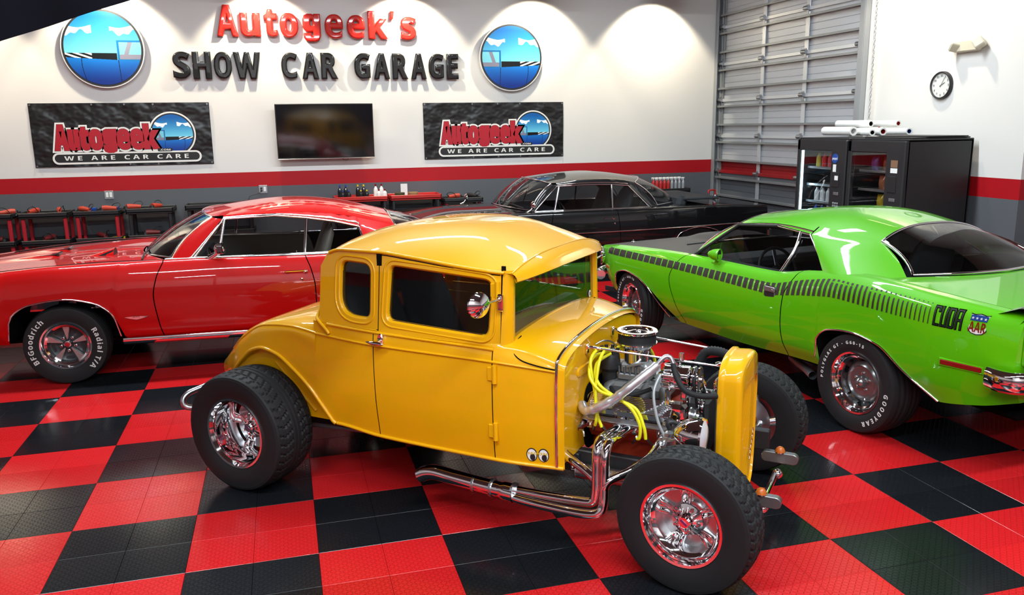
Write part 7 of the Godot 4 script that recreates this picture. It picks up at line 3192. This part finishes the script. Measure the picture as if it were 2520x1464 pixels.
		src.cap(PackedVector2Array([Vector2(-0.044, 0.018), Vector2(0.044, 0.018), Vector2(0.045, 0.047), Vector2(0.0, 0.050), Vector2(-0.045, 0.047)]), 0.0)
		part(car, "shield_blue", side_print(body, src, -0.808, 0.905, s, 0.0042), M.blue)
		src = Buf.new()
		for k in 4:
			var st := PackedVector2Array()
			for q in 10:
				var a := PI / 2 + TAU * q / 10
				st.append(Vector2(-0.033 + 0.022 * k, 0.032) + Vector2(cos(a), sin(a)) * (0.0085 if q % 2 == 0 else 0.0036))
			src.cap(st, 0.0)
		part(car, "shield_stars", side_print(body, src, -0.808, 0.905, s, 0.0052), M.print_white)
		src = Buf.new()
		letters(src, "AAR", 0.055, 0.0, Transform3D(Basis.IDENTITY, Vector3(0, -0.018, 0)), 0.62)
		part(car, "shield_lettering", side_print(body, src, -0.808, 0.905, s, 0.0045), M.lens_red)
		# marker lamps, handle
		for e in [["rear_marker", -0.745, 0.652, 0.235, M.lens_red], ["front_marker", 3.28, 0.612, 0.12, M.amber]]:
			var q := body.sec(e[1], v_at(body, e[1], e[2]))
			var b := Buf.new()
			var q2 := body.sec(e[1] - 0.1, v_at(body, e[1] - 0.1, e[2]))
			var yaw := atan2((q.z - q2.z) * s, 0.1)
			b.box(Vector3(e[3], 0.03, 0.02), Vector3(e[1], e[2], (q.z - 0.002) * s), 0.004, Basis(Vector3.UP, -yaw))
			part(car, e[0], b, e[4])
			b = Buf.new()
			b.box(Vector3(e[3] + 0.02, 0.048, 0.016), Vector3(e[1], e[2], (q.z - 0.005) * s), 0.004, Basis(Vector3.UP, -yaw))
			part(car, "marker_bezel", b, pm)
		var hz := body.sec(0.82, v_at(body, 0.82, 0.80)).z
		var o := Node3D.new()
		o.name = "door_handle"
		o.transform = Transform3D(Basis.IDENTITY if s > 0 else Basis(Vector3.UP, PI), Vector3(0.825, 0.797, (hz - 0.003) * s))
		car.add_child(o, true)
		var b := Buf.new()
		b.prism(G.rrect(0.125, 0.10, 0.02), 0.0, 0.008, 0.003)
		part(o, "bezel", b, M.chrome)
		b = Buf.new()
		b.prism(G.rrect(0.10, 0.045, 0.012, 4, Vector2(0, -0.018)), 0.004, 0.009)
		part(o, "recess", b, M.black)
		b = Buf.new()
		b.prism(G.rrect(0.104, 0.036, 0.008, 4, Vector2(0, 0.024)), 0.006, 0.014, 0.002)
		b.xf = Transform3D(Basis.IDENTITY, Vector3(0.03, 0.02, 0.014))
		lathe_z(b, [Vector2(0.0, 0.003), Vector2(0.009, 0.002), Vector2(0.010, 0.0)], 14)
		part(o, "flap", b, M.dull_steel)
		# side glass black border and body-side sill
		var sill := PackedVector3Array()
		for k in 30:
			var x2 := lerpf(0.40, 2.12, k / 29.0)
			sill.append(Vector3(x2, body.sec(x2, 0.0).y + 0.012, (body.sec(x2, 0.0).z - 0.012) * s))
		trim_tube(car, "sill_edge", sill, 0.012, M.black)
	# black inside edge round the front of the side windows
	ovoid_mirror(car, Vector3(1.53, 0.905, -0.865), Vector3(1.50, 0.975, -0.885), Vector3(-1.0, -0.05, 0.5), 0.052, pm)
	ovoid_mirror(car, Vector3(1.53, 0.905, 0.865), Vector3(1.50, 0.975, 0.885), Vector3(-1.0, -0.05, -0.5), 0.052, pm)
	# spoiler across the tail
	var rows := []
	for i in 25:
		var w := -1.0 + i / 12.0
		var zz := 0.84 * w
		var back := 0.05 * w * w
		var row := PackedVector3Array()
		for e in [[-0.84, 1.000], [-0.93, 1.030], [-1.04, 1.078], [-1.10, 1.092], [-1.115, 1.085], [-1.09, 1.04], [-1.05, 0.985], [-0.9, 0.975]]:
			row.append(Vector3(e[0] + back, e[1] - 0.055 * pow(absf(w), 3.0), zz))
		rows.append(row)
	var b := Buf.new()
	b.grid(rows, false, false, false)
	part(car, "rear_spoiler", b, M.gloss_black)
	# tail: lamp panels with bars, bumper
	for s in [-1.0, 1.0]:
		var o := Node3D.new()
		o.name = "tail_lamp"
		o.transform = Transform3D(Basis(Vector3.UP, -PI / 2), Vector3(-1.055, 0.80, 0.50 * s))
		car.add_child(o, true)
		b = Buf.new()
		b.prism(G.rrect(0.66, 0.175, 0.02), -0.02, 0.012, 0.003)
		part(o, "bezel", b, M.chrome)
		b = Buf.new()
		b.prism(G.rrect(0.63, 0.145, 0.015), 0.0, 0.016, 0.003)
		part(o, "lens", b, M.lens_red)
		for k in 3:
			b = Buf.new()
			b.box(Vector3(0.63, 0.006, 0.008), Vector3(0, -0.04 + 0.04 * k, 0.017), 0.002)
			part(o, "lens_bar", b, M.chrome)
	var bp := v3([[-0.93, 0.645, -0.95], [-1.02, 0.64, -0.945], [-1.10, 0.64, -0.87], [-1.13, 0.64, -0.6], [-1.14, 0.64, 0.0], [-1.13, 0.64, 0.6], [-1.10, 0.64, 0.87], [-1.02, 0.64, 0.945], [-0.93, 0.645, 0.95]])
	bp = G.smooth(bp, 6)
	rows = []
	for k in bp.size():
		var d := (bp[mini(k + 1, bp.size() - 1)] - bp[maxi(k - 1, 0)]).normalized()
		var nrm := Vector3(-d.z, 0, d.x)
		if nrm.dot(bp[k] - Vector3(-0.3, 0.64, 0)) < 0:
			nrm = -nrm
		var row := PackedVector3Array()
		for e in [[-0.03, 0.055], [0.008, 0.058], [0.022, 0.03], [0.024, 0.0], [0.02, -0.035], [0.004, -0.06], [-0.03, -0.06]]:
			row.append(bp[k] + nrm * e[0] + Vector3.UP * e[1])
		rows.append(row)
	b = Buf.new()
	b.grid(rows)
	part(car, "rear_bumper", b, M.chrome)
	b = Buf.new()
	b.tube(G.smooth(v3([[3.45, 0.50, -0.86], [3.60, 0.51, -0.78], [3.68, 0.52, -0.5], [3.70, 0.52, 0.0], [3.68, 0.52, 0.5], [3.60, 0.51, 0.78], [3.45, 0.50, 0.86]]), 6), 0.05, 10)
	part(car, "front_bumper", b, M.chrome)
	for s in [-1.0, 1.0]:
		b = Buf.new()
		b.xf = Transform3D(Basis(Vector3.UP, PI / 2), Vector3(3.64, 0.68, 0.55 * s))
		b.prism(G.disc(0.085, 24), -0.03, 0.01, 0.004)
		part(car, "headlamp", b, M.print_white)
		# front chin spoiler ends
		b = Buf.new()
		b.box(Vector3(0.34, 0.05, 0.012), Vector3(3.22, 0.375, 0.80 * s), 0.004, Basis(Vector3.UP, -0.25 * s))
		part(car, "chin_spoiler", b, M.black_plastic)
		trim_tube(car, "wiper", v3([[2.12, 0.975, -0.45 + 0.3 * s], [2.10, 0.985, -0.2 + 0.3 * s], [2.08, 0.985, 0.05 + 0.3 * s]]), 0.007, M.black)
		# hood pins
		b = Buf.new()
		b.lathe([Vector2(0.022, 0.0), Vector2(0.02, 0.006), Vector2(0.006, 0.006), Vector2(0.006, 0.022), Vector2(0.0, 0.022)], 14, at(3.28, 0.845, 0.58 * s))
		part(car, "hood_pin", b, M.chrome)
		# side exhaust tip before the rear wheel
		b = Buf.new()
		b.tube(v3([[0.9, 0.24, 0.62 * s], [0.62, 0.24, 0.74 * s], [0.47, 0.24, 0.82 * s]]), 0.030, 12, false)
		part(car, "exhaust_tip", b, M.dull_steel)
	# fuel of the eye: inner dark liner of the side window front corner
	var txt_r := [["POLYGLAS GT - G60-15", -98.0, 0.020, 1.15, 0.010], ["GOODYEAR", 88.0, 0.030, 1.0, 0.014]]
	for e in [[0.0, -0.805, -1.0, 0.338, 0.26, 0.0], [0.0, 0.805, 1.0, 0.338, 0.26, 0.0], [2.79, -0.80, -1.0, 0.326, 0.22, -0.107], [2.79, 0.80, 1.0, 0.326, 0.22, -0.107]]:
		wheel(car, "wheel", Vector3(e[0], e[3] - 0.003, e[1]), e[2], e[5], e[3], 0.207 if e[0] < 1 else 0.202, e[4], 0.075, "steel", 96, txt_r)


func black_car() -> void:
	var pm := paint(lin(0.003, 0.003, 0.0035))
	var car := thing("black_car", "glossy black two-door hardtop with thin chrome trim parked along the sign wall", "car", frame_of(5.64, -6.65, 180.0), "parked show cars")
	var body := Body.new([
		[[-2.13, 0.40, 0.80], [-1.05, 0.27, 0.83], [1.74, 0.27, 0.83], [2.7, 0.40, 0.80], [2.95, 0.42, 0.72]],
		[[-2.13, 0.50, 0.84], [-1.05, 0.42, 0.885], [1.74, 0.42, 0.885], [2.7, 0.48, 0.86], [2.95, 0.50, 0.80]],
		[[-2.13, 0.655, 0.855], [-1.57, 0.64, 0.89], [0.0, 0.615, 0.90], [1.74, 0.61, 0.895], [2.7, 0.62, 0.87], [2.95, 0.62, 0.83]],
		[[-2.13, 0.78, 0.85], [-1.5, 0.80, 0.885], [0.0, 0.79, 0.89], [1.74, 0.79, 0.885], [2.7, 0.77, 0.87], [2.95, 0.76, 0.83]],
		[[-2.13, 0.862, 0.83], [-1.5, 0.893, 0.865], [0.0, 0.885, 0.855], [1.3, 0.89, 0.855], [2.0, 0.885, 0.855], [2.95, 0.85, 0.82]],
		[[-2.13, 0.872, 0.76], [-1.5, 0.905, 0.79], [-0.4, 0.908, 0.78], [1.3, 0.905, 0.77], [2.0, 0.90, 0.77], [2.95, 0.865, 0.75]]])
	body.arch = [[Vector2(-1.46, 0.28), Vector2(-1.43, 0.42), Vector2(-1.32, 0.56), Vector2(-1.05, 0.62), Vector2(-0.78, 0.56), Vector2(-0.67, 0.42), Vector2(-0.64, 0.28)],
		[Vector2(1.33, 0.28), Vector2(1.36, 0.44), Vector2(1.47, 0.58), Vector2(1.74, 0.65), Vector2(2.01, 0.58), Vector2(2.12, 0.44), Vector2(2.15, 0.30)]]
	var sp := {"nose": 2.95, "tail": -2.13, "nq": 50, "nf": 50, "door_front": [Vector2(0.3, 1.12), Vector2(0.6, 1.12), Vector2(0.9, 1.07)], "door_rear": [Vector2(0.3, 0.12), Vector2(0.6, 0.135), Vector2(0.9, 0.165)],
		"hood0": 1.36, "hood_bow": 0.30, "hood_y": [Vector2(1.3, 0.96), Vector2(2.2, 0.95), Vector2(2.95, 0.88)], "deck1": -0.62, "deck_bow": 0.45, "deck_y": [Vector2(-2.13, 0.885), Vector2(-0.5, 0.945)], "cab0": -0.7, "cab1": 1.4, "dash": 0.92, "seat_x": 0.22}
	shell(car, body, sp, pm)
	var g := {"rail": [[1.03, 1.27, 0.66], [0.55, 1.30, 0.66], [0.15, 1.295, 0.655], [-0.17, 1.245, 0.64]], "mid": [[1.18, 1.315, 0], [0.55, 1.372, 0], [0.1, 1.37, 0], [-0.42, 1.295, 0]], "roof_p": 3.2,
		"ws": [[1.66, 0.955, 0], [1.58, 0.95, 0.42], [1.33, 0.915, 0.71]], "bl": [[-1.03, 0.93, 0], [-0.93, 0.93, 0.4], [-0.50, 0.915, 0.69]],
		"side_glass": [[1.29, 0.912, 0.735], [0.965, 1.225, 0.675], [0.55, 1.238, 0.675], [0.17, 1.225, 0.675], [-0.06, 1.205, 0.675], [-0.35, 0.912, 0.745]], "rear_pts": 1,
		"pillar_a": [[-0.36, 0.912, 0.75], [-0.20, 1.06, 0.71], [-0.065, 1.207, 0.68]], "pillar_b": [[-0.50, 0.915, 0.70], [-0.33, 1.08, 0.67], [-0.17, 1.24, 0.64]], "pillar_bulge": 0.015,
		"dividers": [[[0.182, 1.222, 0.682], [0.187, 0.91, 0.748]], [[0.93, 1.215, 0.682], [1.012, 0.91, 0.742]]]}
	greenhouse(car, g, pm, M.tinted, M.chrome)
	cabin(car, body, sp, M.seat_dark, M.seat_dark)
	for s in [-1.0, 1.0]:
		for e in [["side_trim", 2.02, -0.004, 0.009], ["belt_trim", 4.95, 0.004, 0.008]]:
			var pts := PackedVector3Array()
			var xa := 2.8 if e[0] == "side_trim" else 1.3
			var xb := -2.05 if e[0] == "side_trim" else -0.36
			for k in 41:
				var x := lerpf(xa, xb, k / 40.0)
				var p := body.sec(x, e[1])
				pts.append(Vector3(x, p.y, (p.z + 0.004) * s))
			trim_tube(car, e[0], pts, e[3], M.chrome)
		var hz := body.sec(0.25, v_at(body, 0.25, 0.8)).z
		var b := Buf.new()
		b.box(Vector3(0.16, 0.012, 0.014), Vector3(0.30, 0.798, (hz + 0.03) * s), 0.004)
		b.ball(Vector3(0.235, 0.793, (hz + 0.016) * s), Vector3(0.024, 0.015, 0.018), 12)
		b.box(Vector3(0.025, 0.014, 0.035), Vector3(0.37, 0.798, (hz + 0.012) * s), 0.004)
		part(car, "door_handle", b, M.chrome)
		b = Buf.new()
		b.xf = Transform3D(Basis.IDENTITY if s > 0 else Basis(Vector3.UP, PI), Vector3(0.215, 0.722, (hz + 0.008) * s))
		lathe_z(b, [Vector2(0.0, 0.008), Vector2(0.012, 0.006), Vector2(0.015, -0.01)], 16)
		part(car, "door_lock", b, M.chrome)
		# chrome mirrors on the front of the doors
		var o := Node3D.new()
		o.name = "door_mirror"
		o.position = Vector3(1.36 if s < 0 else 1.9, 0.905, 0.79 * s)
		car.add_child(o, true)
		b = Buf.new()
		b.tube(v3([[0.06, -0.005, 0], [0.0, 0.03, 0.0], [-0.03, 0.07, 0.01 * s]]), [0.018, 0.012, 0.010], 10)
		part(o, "stem", b, M.chrome)
		b = Buf.new()
		b.xf = Transform3D(Basis(Vector3.UP, -PI / 2), Vector3(-0.035, 0.10, 0.01 * s))
		lathe_z(b, [Vector2(0.0, -0.035), Vector2(0.03, -0.03), Vector2(0.05, -0.008), Vector2(0.053, 0.006), Vector2(0.0, 0.008)], 24)
		part(o, "bowl", b, M.chrome)
		b = Buf.new()
		b.xf = Transform3D(Basis(Vector3.UP, PI / 2), Vector3(2.99, 0.70, 0.60 * s))
		b.prism(G.disc(0.085, 24), -0.03, 0.01, 0.004)
		part(car, "headlamp", b, M.print_white)
		b = Buf.new()
		b.box(Vector3(0.02, 0.16, 0.12), Vector3(-2.15, 0.70, 0.72 * s), 0.006)
		part(car, "tail_lamp", b, M.lens_red)
		# wipers
		trim_tube(car, "wiper", v3([[1.45, 0.965, -0.45 + 0.3 * s], [1.50, 0.985, -0.2 + 0.3 * s], [1.53, 0.985, 0.1 + 0.3 * s]]), 0.012, M.black)
	var pz := body.sec(-1.22, v_at(body, -1.22, 0.8)).z
	var b := Buf.new()
	b.xf = Transform3D(Basis(Vector3.UP, PI), Vector3(-1.22, 0.80, -(pz - 0.001)))
	b.prism(G.rrect(0.20, 0.17, 0.03), -0.01, 0.004, 0.002)
	part(car, "fuel_door", b, pm)
	for e in [[3.02, "front_bumper"], [-2.19, "rear_bumper"]]:
		b = Buf.new()
		b.box(Vector3(0.07, 0.12, 1.7), Vector3(e[0], 0.48, 0), 0.025)
		part(car, e[1], b, M.chrome)
	for e in [[-1.05, -0.75, -1.0], [-1.05, 0.75, 1.0], [1.74, -0.75, -1.0], [1.74, 0.75, 1.0]]:
		wheel(car, "wheel", Vector3(e[0], 0.32, e[1]), e[2], 0.0, 0.322, 0.195, 0.205, 0.05, "steel", 64)
	# a red steering wheel lock lies on its trunk
	var o := thing("clamp_handle", "red handled dark clamp standing on the black car's trunk lid", "clamp", at(7.36, 0.895, -6.65, 0.2))
	b = Buf.new()
	b.tube(G.smooth(v3([[-0.07, 0.10, 0], [-0.065, 0.135, 0], [0.0, 0.145, 0], [0.055, 0.135, 0], [0.065, 0.06, 0]]), 6), 0.013, 8)
	part(o, "handle", b, M.red_plastic)
	b = Buf.new()
	b.tube(G.smooth(v3([[0.065, 0.07, 0], [0.05, 0.03, 0], [-0.02, 0.012, 0], [-0.07, 0.012, 0]]), 6), [0.014, 0.016, 0.018, 0.02, 0.022, 0.024, 0.024, 0.022, 0.02, 0.02, 0.018, 0.016, 0.014, 0.012, 0.012, 0.012, 0.012, 0.012, 0.012], 8)
	part(o, "jaw", b, M.dull_steel)
